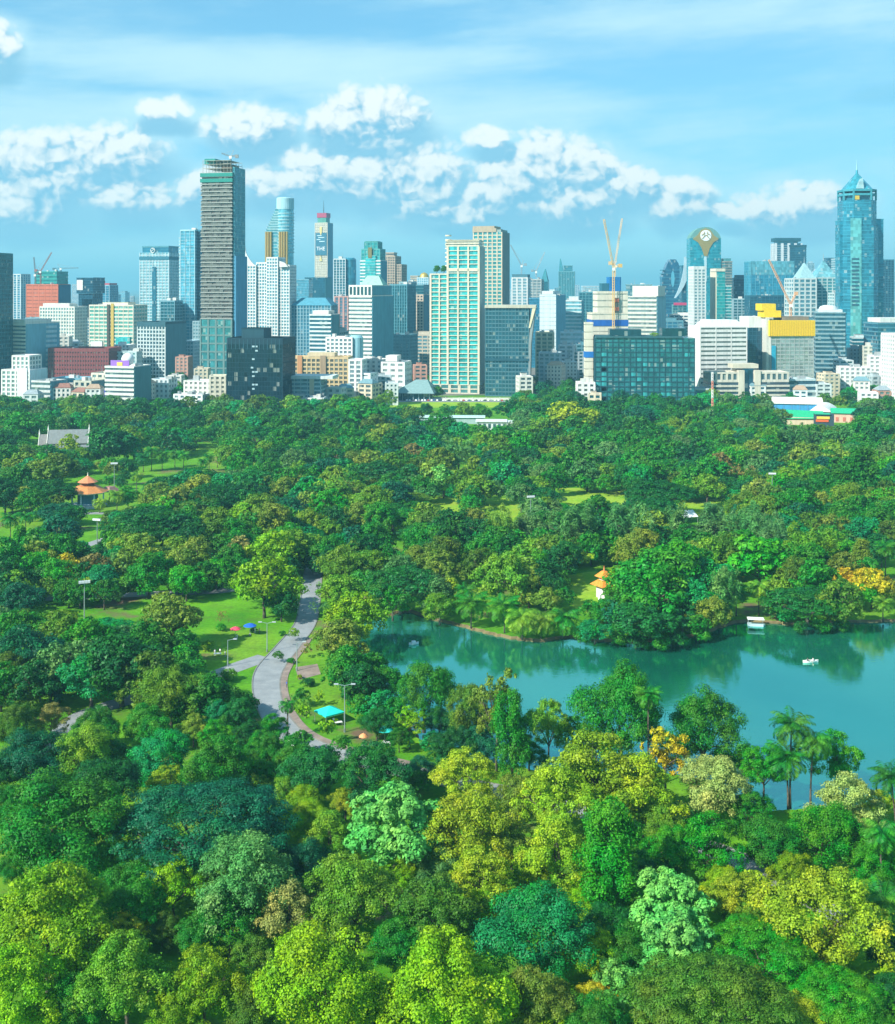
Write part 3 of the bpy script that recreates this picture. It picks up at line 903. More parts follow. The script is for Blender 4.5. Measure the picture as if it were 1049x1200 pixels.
def frond_mesh(rs, n=22, length=4.2, leaflets=20, droop=1.0, wide=.27):
    V = []
    for i in range(n):
        az = i*2.39996 + rs.uniform(-.2, .2)
        rise = 1.15 - 1.75*(i/n) + rs.uniform(-.12, .12)
        dirv = np.array([math.cos(az), math.sin(az), 0.])
        side = np.array([-math.sin(az), math.cos(az), 0.])
        pts = []
        p = np.zeros(3)
        ang = rise
        for k in range(leaflets+1):
            pts.append(p.copy())
            p = p + (dirv*math.cos(ang) + np.array([0, 0, 1.])*math.sin(ang))*length/leaflets
            ang -= droop*(.9+.6*k/leaflets)/leaflets*1.5
        pts = np.array(pts)
        for k in range(leaflets):
            a, b = pts[k], pts[k+1]
            u = k/leaflets
            ll = length*.30*math.sin(math.pi*min(1, .12+u*.93))**.7 + .12
            for sg in (-1, 1):
                out = side*sg*.8 + dirv*.55 + np.array([0, 0, -.55 + rs.uniform(-.15, .15)])
                out = out/np.linalg.norm(out)*ll
                w = (b-a)*wide/.16
                V.append([a, a+out*.45+w*.5, a+out, a+out*.5-w*.1])
            V.append([a+side*.03, b+side*.03, b-side*.03, a-side*.03])
    return quads('crown', np.array(V, np.float32), LEAF)
_palm = {}
def palm_proto(k):
    if k not in _palm:
        _palm[k] = frond_mesh(random.Random(40+k), n=(30, 26, 32)[k], droop=(1.0, 1.25, .85)[k])
    return _palm[k]

tree_log = []        # root, kind, colour, image x, y, width, label parts are worked out at the end
rngT = random.Random(11)
def jitter(c, k=.16):
    f = 1 + rngT.uniform(-k, k)
    return tuple(max(0.0, x*f*(1+rngT.uniform(-.1, .1))) for x in c)
def solve(cx_, cy_, w, Wn, zc, sp):
    s = 1.0
    for _ in range(14):
        sz = s**.72 if s > 1 else s
        z = zc*sz
        Y = (H - z)*F/(cy_ - HY)
        s = .5*s + .5*(w*Y/F/Wn)
    return s, sz, Y
def place_tree(cx_, cy_, w, kind, ck, tall=1.0):
    if cy_ > 870:
        w *= 1.08
    rngT.seed(int(cx_*131 + cy_*7919 + w*17))
    var = rngT.randrange(3 if kind in ('round', 'loose', 'rain', 'clumpy') else 2)
    me, tr, Wn, zc, raw = proto(kind, var, 'far')
    s, sz, Y = solve(cx_, cy_, w, Wn, zc*tall, kind)
    ppm = F/Y
    lod = 'near' if ppm > 5.2 else 'mid' if ppm > 2.6 else 'far'
    if w > 80 and lod == 'far':
        lod = 'mid'
    me, tr, Wn, zc, raw = proto(kind, var, lod)
    X = (cx_-CX)*Y/F
    o = thing(NAME.get(kind, 'broadleaf_tree'), '', 'bush' if kind == 'bush' else 'tree', (X, Y, 0), rngT.uniform(0, 6.28), scale=(s, s, sz*tall))
    put('crown', me, o, jitter(COL[ck]))
    put('trunk', tr, o)
    tree_log.append([o, kind, ck, cx_, cy_, w])
    return o
def place_palm(hx, hy, fy, w, ck, lean):
    Y = dist(fy)
    ppm = F/Y
    h = max(5.0, H - (hy-HY)/ppm)
    X = (hx-CX)/ppm
    o = thing('coconut_palm', '', 'palm tree', (X - lean*h, Y, 0), 0)
    mb = MB()
    pts = [(lean*h*(u**1.6), .25*math.sin(3*u), u*h - (.3 if u == 0 else 0)) for u in (0, .2, .4, .6, .8, 1)]
    mb.tube(pts, [.30, .2, .17, .16, .15, .13], 7)
    mb.put('trunk', BARK, o, smooth=True)
    c = put('crown', palm_proto(rngT.randrange(3)), o, jitter(COL[ck]), (lean*h, .25*math.sin(3), h-.1), rngT.uniform(0, 6.28))
    k = w/ppm/6.6
    c.scale = (k, k, k)
    tree_log.append([o, 'palm', ck, hx, hy, w])
    return o
# ---- the rest of the canopy: where the photograph shows trees and none stands yet
KEEP = [  # what must stay in view, in photograph pixels
 [(40,708),(130,706),(180,706),(262,692),(290,705),(330,725),(345,760),(290,780),(245,772),(225,730),(150,722),(90,730),(40,728)],
 [(96,604),(116,602),(116,640),(98,646),(94,624)], [(515,584),(536,584),(536,603),(510,603)], [(562,586),(602,586),(600,610),(570,612)],
 [(660,570),(735,574),(732,594),(664,590)], [(800,586),(850,586),(850,600),(800,604)],[(672,672),(708,672),(704,712),(672,706)],
 [(355,664),(378,668),(376,740),(345,800),(360,840),(400,878),(470,892),(470,912),(400,905),(345,880),(305,830),(290,785),(250,800),(245,780),(330,745),(350,715)],
 [(330,770),(420,790),(470,850),(560,880),(660,905),(640,925),(500,890),(420,880),(360,840)],
 [(440,468),(614,468),(614,475),(440,475)], [(500,486),(598,486),(598,500),(500,500)], [(912,470),(998,472),(1000,500),(940,500)], [(46,504),(110,504),(110,530),(46,530)],
 [(86,554),(122,554),(122,597),(86,597)], [(690,655),(724,655),(724,702),(690,702)], [(795,598),(822,598),(822,618),(795,618)], [(60,822),(140,815),(140,845),(75,875),(55,870)],
 [(828,988),(885,1002),(885,1022),(835,1010)],
] + [LAKE_PX]
def inside(poly, x, y):
    c = False
    n = len(poly)
    for i in range(n):
        x1, y1 = poly[i]
        x2, y2 = poly[i-1]
        if (y1 > y) != (y2 > y) and x < (x2-x1)*(y-y1)/(y2-y1) + x1:
            c = not c
    return c
CELL = 4
GX, GY = 1060//CELL, 1210//CELL
cover = np.zeros((GY, GX), bool)
keepm = np.zeros((GY, GX), bool)
for j in range(GY):
    for i in range(GX):
        x, y = i*CELL+2, j*CELL+2
        if y > 460 and any(inside(p, x, y) for p in KEEP):
            keepm[j, i] = True
jj, ii = np.mgrid[0:GY, 0:GX]
def ell(x, y, w, asp):
    if y < 660:
        asp = asp*.66
    return (((ii*CELL+2-x)/(w*.5))**2 + ((jj*CELL+2-y)/(w*.5*asp))**2) < 1
ASP = {'rain': .55, 'tall': 1.7, 'feathery': 1.1, 'umbrella': .45, 'palm': .9}
for x_, y_, w_, k_, *_c in TREES:
    q_ = .95 if y_ > 840 else .66
    cover |= ell(x_, y_, w_*q_, ASP.get(k_, .85)*(.97 if y_ > 840 else .9))
for hx, hy, fy, w_, c_, l_ in PALMS:
    cover |= ell(hx, hy, w_*1.15, .9)
    keepm |= (np.abs(ii*CELL+2-hx) < 5) & (jj*CELL+2 > hy) & (jj*CELL+2 < fy)
    keepm |= ell(hx, hy, w_*.8, .8)
rngF = random.Random(23)
fills = []
yy = 474.0
def wish(y):
    return 25 + (y-468)*.10
while yy < 1200:
    for rep in range(60):
        x = rngF.uniform(-8, 1056)
        y = yy + rngF.uniform(-3, 3)
        i, j = int(x)//CELL, int(y)//CELL
        if not (0 <= i < GX and 0 <= j < GY) or cover[j, i] or keepm[j, i]:
            continue
        w = wish(y)*rngF.uniform(.8, 1.45)
        kind = rngF.choice(['round', 'round', 'loose', 'clumpy', 'rain', 'round'] if y < 640 else ['round', 'loose', 'clumpy', 'round'])
        e = ell(x, y, w, ASP.get(kind, .85))
        if (e & keepm).sum() > .04*e.sum():
            w *= .6
            e = ell(x, y, w, ASP.get(kind, .85))
            if (e & keepm).sum() > .06*e.sum():
                continue
        if y > 800 and (e & cover).sum() > .6*e.sum():
            w *= .62
            e = ell(x, y, w, ASP.get(kind, .85))
            if (e & cover).sum() > .66*e.sum():
                continue
        cover |= ell(x, y, w*(.86 if y > 800 else .64), ASP.get(kind, .85)*.85)
        fills.append((x, y, w, kind, random.Random(int(x*977+y*31)).choice('GGGBCLDCLYPB' if y > 930 else 'GGDDBCEKTG' if y > 840 else 'DDGGGGEKCTOBPC' if y > 520 else 'DDDGGGGECKTP')))
    yy += 3.2 + (yy-470)*.02
SURVEY, SEEN = False, [9216,10302,8205,4255,5812,3741,1452,67,5908,1927,10116,1975,2229,1966,2461,491,1648,330,784,494,347,1843,2643,2060,5474,4162,1288,1181,5323,3282,2141,7695,9181,2731,114,5220,2784,2937,1092,1283,1878,2159,3195,1313,8605,3176,2680,1267,827,4036,3531,9428,287,1107,3717,4629,103,3990,1806,2900,3148,825,764,1821,867,361,456,1016,189,359,299,165,1154,95,881,2088,509,1111,1091,2519,1341,737,547,458,392,920,784,1645,1279,59,135,157,422,440,43,142,142,59,2312,55,1575,732,264,2700,391,1258,285,276,1051,2170,1177,778,460,342,758,24,49,23,25,103,22,601,308,367,204,213,63,86,257,509,79,62,389,258,43,163,169,183,89,33,143,108,129,188,65,10,128,100,161,154,183,50,5,1138,689,77,163,211,213,181,153,132,202,122,105,263,366,318,303,43,118,61,1698,123,1734,471,542,3746,1763,275,513,820,1824,9,1645,147,722,96,701,46,24,865,493,463,792,546,858,309,420,20,1150,120,257,166,449,256,217,701,412,545,1035,18,451,344,3,188,88,2,285,436,152,428,52,38,50,136,357,52,144,191,330,139,291,11,648,168,88,342,246,642,249,230,70,291,281,17,141,170,38,524,274,803,37,199,277,45,417,1120,1270,61,424,24,16,153,252,128,36,202,184,255,241,27,362,346,141,45,67,94,135,487,464,104,106,18,426,241,610,96,176,1064,0,353,700,283,157,1077,404,144,171,7,1707,619,198,889,111,205,14,137,349,702,1041,102,827,52,106,12,0,6,25,88,218,52,178,271,69,236,195,108,130,0,121,1,155,71,136,33,11,30,133,23,56,58,48,161,60,25,8,142,100,41,31,110,205,123,206,76,163,3,144,202,54,15,93,121,118,122,10,12,21,167,161,15,8,41,19,57,77,52,93,0,1,3,46,34,3,7,13,20,113,86,28,17,180,146,56,47,204,51,9,70,124,3,132,39,29,157,84,62,67,254,9,42,77,98,16,121,122,21,0,124,77,19,27,26,25,28,40,65,200,124,210,1,21,69,58,161,185,14,9,6,140,46,132,12,86,23,91,172,8,1,2,157,31,0,51,168,97,10,123,158,319,59,215,7,0,0,106,122,0,15,43,157,98,20,99,164,36,132,6,293,67,0,9,102,62,12,0,170,45,29,4,22,108,40,231,133,194,1,121,146,64,199,81,63,226,12,12,157,187,214,209,100,163,32,96,17,136,185,2,228,0,0,4,152,233,20,117,0,77,215,286,23,84,86,21,232,136,78,14,1,11,6,2,0,64,7,96,104,3,28,29,73,26,22,7,159,38,23,197,35,175,230,99,144,0,161,2,290,97,139,101,32,9,105,83,62,257,194,39,44,85,185,97,65,248,257,6,2,216,45,4,257,52,115,49,65,26,210,44,186,15,216,9,168,3,62,167,130,43,54,94,0,63,271,59,84,47,27,70,114,440,14,90,233,2,12,63,401,121,88,102,156,233,0,33,24,263,43,173,88,0,147,69,50,230,101,1,27,42,90,26,81,121,96,296,2,23,191,16,232,170,5,34,72,86,166,165,218,267,0,117,2,0,74,22,149,38,0,8,17,162,94,84,94,11,10,63,13,8,8,30,208,52,200,211,107,0,6,125,180,95,115,134,0,188,94,85,352,169,24,180,135,217,4,27,121,55,172,0,254,322,335,93,255,227,5,132,41,277,34,107,51,150,153,208,97,38,2,20,277,61,504,49,246,195,478,374,2,11,23,190,226,48,113,60,164,294,112,34,179,16,61,179,88,55,84,562,3,39,8,93,154,63,511,62,481,66,35,0,179,126,6,72,12,238,136,263,88,280,81,24,105,217,260,133,54,11,41,114,214,171,137,326,44,267,219,74,13,155,342,5,93,57,0,133,36,0,8,583,135,77,2,199,35,235,425,232,6,134,42,81,58,75,26,206,313,264,15,88,7,0,272,22,18,136,190,0,45,0,136,31,158,302,87,11,448,281,469,182,187,149,0,416,106,12,29,7,112,0,7,99,125,108,131,501,40,22,188,77,16,157,202,64,82,224,27,111,58,59,131,468,450,29,500,111,46,311,6,226,87,18,10,131,82,212,353,2,25,71,0,109,232,62,168,94,390,38,102,211,136,20,168,122,374,132,28,145,173,30,379,271,2,179,660,17,109,56,4,1,77,79,3,2,351,54,222,77,146,51,29,0,130,205,390,34,20,244,40,166,237,5,282,465,232,246,0,34,7,289,3,0,45,254,337,4,276,142,1,16,39,474,154,69,491,32,3,143,510,302,155,3,524,190,23,2,7,249,240,130,35,17,235,95,91,1,152,6,179,396,20,26,520,14,3,109,46,609,2,10,943,35,25,393,427,43,13,8,7,390,670,313,168,263,193,251,498,74,149,212,497,401,146,221,155,108,212,372,59,101,25,95,73,313,853,41,25,558,62,504,375,226,603,384,985,266,0,8,310,43,447,401,750,192,102,15,1313,457,205,180,554,313,477,513,216,172,98,109,168,873,457,98,153,909,212,267,464,72,399,240,147,168,35,412,531,18,477,343,245,1076,515,70,416,96,92,42,621,95,557,20,140,184,11,760,113,223,45,638,237,13,82,782,61,905,76,172,76,15,16,181,161,903,1220,366,1266,3,1007,411,36,1345,261,99,375,422,372,290,301,345,249,446,438,531,152,332,49,959,1310,752,593,153,947,443,152,362,916,431,377,1388,286,2007,297,274,1481,443,211,858,1346,948,206,78,79,1241,1541,642,546,1061]
# the largest crowns are trees of their own, the smallest and farthest ones join the woods behind
LIMIT = {'rain': 75, 'feathery': 40, 'tall': 30, 'bush': 40}
BROAD = 292
every = list(TREES) + fills
left_over, count = [], {}
order = sorted(range(len(every)), key=lambda i: -(SEEN[i] if SEEN else every[i][2]**2))
for i in order:
    f = every[i]
    if SEEN and SEEN[i] < 1:
        continue                                  # stands wholly behind other crowns
    k_ = f[3] if f[3] in LIMIT else 'broad'
    count[k_] = count.get(k_, 0) + 1
    if SURVEY or count[k_] <= LIMIT.get(k_, BROAD):
        o_ = place_tree(*f)
        if SURVEY:
            o_['idx'] = i
    else:
        left_over.append(f[:5])
for t_ in PALMS:
    place_palm(*t_)
# the smallest and farthest crowns read as one wood
def wood(specs, name='distant_woods', nmax=None):
    VV, TT = [], []
    rs = np.random.RandomState(77)
    for (x, y, w, kind, ck) in specs:
        rngT.seed(int(x*131 + y*7919 + w*17))
        me, tr, Wn, zc, (P, N, S, asp) = proto(kind, rngF.randrange(2), 'far')
        s, sz, Y = solve(x, y, w, Wn, zc, kind)
        a = rngF.uniform(0, 6.28)
        ca, sa = math.cos(a), math.sin(a)
        Q = np.stack([(P[:, 0]*ca - P[:, 1]*sa)*s + (x-CX)*Y/F, (P[:, 0]*sa + P[:, 1]*ca)*s + Y, P[:, 2]*sz], 1)
        M_ = np.stack([N[:, 0]*ca - N[:, 1]*sa, N[:, 0]*sa + N[:, 1]*ca, N[:, 2]], 1)
        n = len(Q)
        t = np.cross(M_, rs.normal(size=(n, 3)))
        t /= np.linalg.norm(t, axis=1)[:, None]
        b = np.cross(M_, t)
        ss = (S*s)[:, None]
        V = np.stack([Q - t*ss*.5, Q - b*ss*.5*asp, Q + t*ss*.5, Q + b*ss*.5*asp], 1)
        VV.append(V.astype(np.float32))
        TT.append(np.tile(np.array(jitter(COL[ck]), np.float32), (n, 1)))
    me = quads('woods', np.concatenate(VV), LEAFMASS, np.concatenate(TT))
    return setting(put(name, me), 'stuff')
CITY_GREEN = []
for (x0, x1, y0, y1, k) in ((640,690,418,470,30),(612,650,440,470,12),(160,235,428,446,16),(195,240,444,462,8),(380,450,446,474,22),(430,470,430,470,8),(985,1035,428,470,20),(960,1000,440,470,12),(60,165,398,406,10),
                            (0,40,466,476,12),(40,270,466,480,34),(330,440,470,480,16),(600,700,462,476,18),(690,830,464,480,24),(820,930,462,478,16),(1000,1049,466,484,10),(470,520,440,460,8),(690,700,440,450,3)):
    for _ in range(k):
        CITY_GREEN.append((rngF.uniform(x0, x1), rngF.uniform(y0, y1), rngF.uniform(14, 24), rngF.choice(['round', 'clumpy', 'loose', 'rain']), rngF.choice('DDDGGGECTK')))
wood(left_over + CITY_GREEN)
print('TREES', len(TREES), 'trees', len(tree_log), 'fills', len(fills), 'left', len(left_over), count)
# ================================================================ buildings
WHITE, PALE, CREAM, BEIGE, GREY = (.80, .82, .78), (.62, .72, .72), (.74, .66, .46), (.60, .52, .38), (.36, .38, .38)
TEALG, DTEAL, NAVY, DARK, BLUEG, SKYG, AQUA = (.03, .27, .30), (.012, .12, .16), (.012, .075, .13), (.012, .05, .075), (.03, .20, .32), (.16, .40, .50), (.05, .48, .48)
buildings = []
def site(name, label, cat, x0, x1, D, rot=0.0, group=None):
    """an empty at the foot of the front face; returns root, width, metres per photograph pixel"""
    m = D/F
    w = (x1-x0)*m/math.cos(R(rot))
    o = thing(name, label, cat, (((x0+x1)/2-CX)*m, D, 0), R(rot), group)
    buildings.append(o)
    return o, w, m
def zt(y, D):
    return H + (HY-y)*D/F
def block(o, x0, x1, y0, y1, z0, z1, glass, wall, fh=3.7, br=.35, ps=0.0, pw=.6, proud=.35, top=1.6, far=False, sides=True, glass_name='glazing', plain_right=None, plain_left=None, dark_top=None):
    """one block of a facade: glazed core, a band at every floor, upright piers, parapet"""
    MB().box(x0, x1, y0, y1, z0, z1).put(glass_name, GLASS, o, glass)
    n = max(1, round((z1-z0)/fh))
    fh = (z1-z0)/n
    if br > 0:
        bm = MB().box(x0-proud, x1+proud, y0-proud, y1+proud, 0, br*fh)
        if far or n > 90:
            mb = MB()
            for k in range(n):
                z = z0 + k*fh
                mb.box(x0-proud, x1+proud, y0-proud, y1+proud, z, z+br*fh)
            mb.put('floor_cladding', WALL, o, wall)
        else:
            me = bm.mesh('floor_band', WALL)
            for k in range(n):
                put('floor_band', me, o, wall, (0, 0, z0+k*fh))
    if ps > 0:
        p2 = proud+.15
        z9 = z1-.05
        nf = max(1, round((x1-x0)/ps))
        ns = max(1, round((y1-y0)/ps))
        spots = [(x0+(x1-x0)*i/nf, y0) for i in range(nf+1)]
        if sides:
            spots += [(x0, y0+(y1-y0)*i/ns) for i in range(1, ns+1)] + [(x1, y0+(y1-y0)*i/ns) for i in range(1, ns+1)]
        def pier(mb, px, py):
            ax = px-pw/2 if px > x0+.01 else x0-p2
            bx = px+pw/2 if px < x1-.01 else x1+p2
            if px <= x0+.01: bx = x0+pw/2
            if px >= x1-.01: ax = x1-pw/2
            ay, by = (y0-p2, y0+pw/2) if py <= y0+.01 else (py-pw/2, py+pw/2)
            mb.box(ax, bx, ay, by, z0+.03, z9)
        if far or len(spots) > 60:
            mb = MB()
            for q in spots:
                pier(mb, *q)
            mb.put('mullion_cladding', WALL, o, wall)
        else:
            for q in spots:
                mb = MB()
                pier(mb, *q)
                mb.put('pier', WALL, o, wall)
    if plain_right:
        MB().box(x1-.2, x1+proud+.5, y0+.4, y1+proud+.2, z0, z1+top*.5).put('side_wall', WALL, o, plain_right)  # shade of the face turned from the sun is put into its colour
    if plain_left:
        MB().box(x0-proud-.5, x0+.2, y0+.4, y1+proud+.2, z0, z1+top*.5).put('side_wall', WALL, o, plain_left)
    if top:
        p3 = proud+.08
        mb = MB().box(x0-p3, x1+p3, y0-p3, y0+.4, z1-.02, z1+top).box(x0-p3, x1+p3, y1-.4, y1+p3, z1-.02, z1+top)
        mb.box(x0-p3, x0+.4, y0+.4, y1-.4, z1-.02, z1+top).box(x1-.4, x1+p3, y0+.4, y1-.4, z1-.02, z1+top)
        mb.box(x0+.4, x1-.4, y0+.4, y1-.4, z1-.02, z1+.3)
        mb.put('parapet', WALL, o, dark_top or wall)
def plant_room(o, x0, x1, y0, y1, z0, h, col):
    mb = MB().box(x0, x1, y0, y1, z0, z0+h).box(x0-.25, x1+.25, y0-.25, y1+.25, z0+h-.5, z0+h)
    mb.put('plant_room', WALL, o, col)
def antenna(o, x, y, z0, h, r=.5, col=(.5, .55, .55), name='antenna'):
    MB().cone(x, y, z0, z0+h*.5, r, r*.6, 8).cone(x, y, z0+h*.5, z0+h, r*.6, r*.2, 8).put(name, METAL, o, col)
def B(name, label, x0, x1, yt, D, depth, rot, glass, wall, plant=None, cat='building', hide=.0, **kw):
    o, w, m = site(name, label, cat, x0, x1, D, rot)
    z = zt(yt, D)
    top = kw.get('top', 1.6)
    z1 = z - top
    if plant:
        z1 = z - plant - top*.3
    block(o, -w/2, w/2, 0, depth, 0, z1, glass, wall, far=kw.pop('far', D > 1420), **kw)
    if plant:
        plant_room(o, -w*.28, w*.3, depth*.25, depth*.8, z1+.25, plant, kw.get('dark_top') or wall)
        MB().box(-w*.4, -w*.3, depth*.3, depth*.45, z1+.25, z1+plant*.6).put('roof_unit', WALL, o, GREY)
    rb = random.Random(int(x0*13+D))
    if w > 14 and not plant and kw.get('top', 1) > 0 and D < 1700:        # tanks and machines on the roof
        for _ in range(rb.randint(2, 4)):
            x, y = rb.uniform(-w*.38, w*.3), rb.uniform(depth*.15, depth*.7)
            if rb.random() < .35:
                MB().cone(x, y, z1+.3, z1+.3+rb.uniform(2, 3.6), 1.5, 1.5, 12).put('water_tank', METAL, o, (.5, .53, .53))
            else:
                MB().box(x, x+rb.uniform(2.5, 6), y, y+rb.uniform(2.5, 5), z1+.3, z1+.3+rb.uniform(2, 4.5)).put('roof_unit', WALL, o, rb.choice([(.6, .62, .58), (.4, .44, .44), (.7, .7, .64)]))
        if rb.random() < .5:
            antenna(o, rb.uniform(-w*.3, w*.3), depth*.5, z1+.3, rb.uniform(6, 12), .22)
    return o, w, z1, m
def lattice(mb, p, q, wd, r, step):
    """a square latticed beam from p to q"""
    p, q = Vector(p), Vector(q)
    d = (q-p).normalized()
    u = d.cross(Vector((0, 1, .02))).normalized()
    v = d.cross(u)
    L = (q-p).length
    n = max(2, int(L/step))
    cs = [(1, 1), (1, -1), (-1, -1), (-1, 1)]
    def at(k, c):
        return p + d*L*k/n + (u*c[0]+v*c[1])*wd/2
    for c in cs:
        mb.bar(at(0, c), at(n, c), r)
    for k in range(n):
        for i in range(4):
            mb.bar(at(k, cs[i]), at(k+1, cs[(i+1) % 4]), r*.7, 3)
    return mb
def crane(label, x, y, z0, mast_h, jib_to, counter, col, wd=2.0, r=.3, group='tower cranes over the skyline'):
    o = thing('tower_crane', label, 'crane', (x, y, z0), 0, group)
    lattice(MB(), (0, 0, 0), (0, 0, mast_h), wd, r, wd*1.3).put('mast', PAINT, o, col)
    lattice(MB(), (0, 0, mast_h), (jib_to[0], jib_to[2], mast_h+jib_to[1]), wd*.8, r*.9, wd*1.4).put('jib', PAINT, o, col)
    mb = MB()
    lattice(mb, (0, 0, mast_h), (counter[0], 0, mast_h+counter[1]), wd*.8, r*.9, wd*1.3)
    mb.box(counter[0]-1.6, counter[0]+1.6, -1.2, 1.2, mast_h+counter[1]-2.6, mast_h+counter[1]+.6)
    mb.put('counter_jib', PAINT, o, col)
    MB().box(-1.3, 1.3, -2.6, -1.1, mast_h-2.4, mast_h+.2).put('cab', PAINT, o, (.75, .75, .7))
    mb = MB().bar((counter[0]*.5, 0, mast_h+6), (jib_to[0]*.85, jib_to[2]*.85, mast_h+jib_to[1]*.85), r*.45).bar((0, 0, mast_h), (counter[0]*.5, 0, mast_h+6), r)
    mb.put('tie_rod', PAINT, o, (.4, .4, .38))
    return o

# ---- far left
B('glass_tower', 'dark teal glass tower cut off by the left edge of the picture', -40, -3, 296, 1120, 34, -4, DTEAL, (.04, .22, .27), br=.2, ps=3, pw=.3, proud=.2)
o, w, z, m = B('apartment_tower', 'slim pale blue tower with white stripes, left of the orange wrapped building', 15, 25, 321, 1900, 22, -20, BLUEG, PALE, br=.2, ps=6, pw=2.2)
o, w, z, m = B('unfinished_building', 'building wrapped in orange safety netting with cranes on top', 29, 70, 333, 1500, 26, -16, (.3, .09, .05), (.62, .17, .09), br=.82, ps=9, pw=1.2, proud=.25, plain_right=(.03, .15, .25), fh=4.5, far=True)
crane('small dark luffing crane leaning right above the orange wrapped building', o.location.x-6, 1512, z+2, 16, (14, 24, 0), (-6, 2), (.30, .14, .12), 1.3, .2)
crane('short dark crane with an upright jib above the orange wrapped building', o.location.x-14, 1516, z+2, 12, (-2, 22, 0), (5, 2), (.2, .2, .22), 1.2, .2)
o, w, z, m = B('unfinished_tower', 'tower draped in teal netting behind the orange wrapped building', 39, 68, 318, 1640, 26, -16, (.02, .2, .2), (.03, .33, .30), br=.5, fh=5, proud=.3, far=True)
crane('dark hammerhead crane with a level jib right of the teal netted tower', o.location.x+18, 1650, z-6, 12, (24, .5, 0), (-10, 0), (.10, .2, .24), 1.2, .2)
o, w, z, m = B('office_block', 'white office block with a fine window grid, below the orange wrapped building', 45, 89, 356, 1330, 26, -14, (.16, .34, .38), (.78, .78, .70), br=.4, ps=3.4, pw=1.2, plant=4, far=True)
MB().box(-w/2+2, w/2-8, 3, 16, z+.3, z+5).put('roof_gallery', WALL, o, (.75, .76, .7))
o, w, z, m = B('office_tower', 'dark blue tower with an overhanging white fronted head', 92, 109, 344, 1700, 24, -18, NAVY, (.03, .16, .26), br=.15, ps=5, pw=.4, top=0)
block(o, -w/2-3, w/2+3, -2, 26, z+.3, zt(326, 1700), NAVY, (.05, .2, .3), br=.1, far=True, top=1)
MB().box(-w/2-2, -w/2+8, -2.9, -2.5, z+5, zt(328, 1700)).put('white_panel', WALL, o, WHITE)
o, w, z, m = B('office_tower', 'blue tower topped by a red roof frame, right of the dark T shaped tower', 111, 129, 334, 1850, 24, -16, BLUEG, (.3, .5, .6), br=.15, ps=6, pw=1)
MB().box(-w/2, w/2, 0, 22, z+1.8, z+4.5).box(-w/2, -w/2+5, 2, 20, z+4.5, z+8).put('roof_frame', WALL, o, (.5, .08, .12))
o, w, z, m = B('hospital_block', 'wide cream block with green windows and a brown and yellow stair strip', 103, 158, 354, 1290, 30, -14, (.14, .42, .36), (.76, .74, .60), br=.42, ps=6, pw=.7, fh=4.2, plant=4)
MB().box(-4.5, -1.5, -1.4, -.2, 0, z+2).put('stair_strip', WALL, o, (.09, .08, .06))
MB().box(0, 3.4, -1.2, -.2, 0, z+3).put('stair_strip', WALL, o, (.62, .46, .10))
MB().box(6, w/2-3, -1.6, 6, 22, 45).put('glazed_hall', GLASS, o, AQUA)
MB().box(-w/2+2, -w/2+16, -1.6, 6, 16, 40).put('entrance_block', WALL, o, WHITE)
o, w, z, m = B('office_tower', 'white ribbon windowed tower with a long shade coloured side, beside the cut off glass tower', 13, 31, 378, 1150, 44, -26, (.08, .2, .24), (.83, .82, .74), br=.55, plain_right=(.22, .50, .62), plant=None, top=3)  # long right wall painted in the blue of its shade
mb = MB()
for k in range(12):
    mb.box(w/2+.9, w/2+1.7, 26, 40, 8+k*4.6, 10.4+k*4.6)
mb.put('balcony_cladding', WALL, o, (.55, .74, .80))
MB().box(-w/2, w/2+.3, -.4, 34, z+3.1, z+6).put('roof_slab', WALL, o, WHITE)
o, w, z, m = B('brick_block', 'maroon brick block with rows of small windows', 56, 128, 408, 1150, 34, -5, (.05, .05, .07), (.27, .075, .075), br=.62, ps=2.6, pw=1.3, fh=3.9, top=3.4)
o, w, z, m = B('apartment_block', 'white stepped apartment block at the left edge, just above the park trees', 1, 36, 433, 1000, 26, -12, (.2, .3, .32), (.84, .86, .83), br=.36, ps=4.4, pw=1.5, fh=3.4, plain_right=(.55, .74, .80))
block(o, -w/2+6, w/2-4, 6, 24, z+.3, zt(419, 1000), (.2, .3, .32), WHITE, fh=3.4, ps=4, pw=1.6)
MB().box(2, 11, -1.2, 0, 2, z+3).put('stair_tower', WALL, o, (.80, .84, .84))
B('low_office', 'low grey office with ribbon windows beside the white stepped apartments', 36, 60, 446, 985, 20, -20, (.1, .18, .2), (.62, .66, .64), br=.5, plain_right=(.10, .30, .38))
B('low_office', 'low blue glass office in front of the maroon brick block', 60, 98, 443, 1040, 22, -10, (.08, .30, .42), (.2, .45, .56), br=.35, ps=4, pw=.6)
B('low_office', 'low tan block with dark glass corner below the maroon block', 86, 108, 446, 990, 20, -20, DARK, (.52, .54, .44), br=.3, ps=6, pw=2.5, plain_right=(.12, .25, .3))
B('low_office', 'low cream block with square windows left of the white ribbed office', 107, 128, 437, 1010, 20, -10, (.15, .25, .25), (.74, .72, .58), br=.4, ps=4.5, pw=1.8)
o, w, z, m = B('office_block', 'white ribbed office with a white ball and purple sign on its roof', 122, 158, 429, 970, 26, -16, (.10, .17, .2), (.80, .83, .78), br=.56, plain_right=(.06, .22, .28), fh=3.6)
mb = MB()
mb.lathe([(0.02, 0)] + [(5.2*math.sin(a), 5.2-5.2*math.cos(a)) for a in np.arange(.35, 3.1, .35)] + [(.02, 10.4)], 20, 3, 8)
mb.put('roof_ball', PAINT, o, (.82, .82, .80), (0, 0, z+1.5), smooth=True)
MB().box(-9, 8, 1.4, 1.9, z+1.6, z+6.2).put('roof_sign', PAINT, o, (.30, .14, .55))
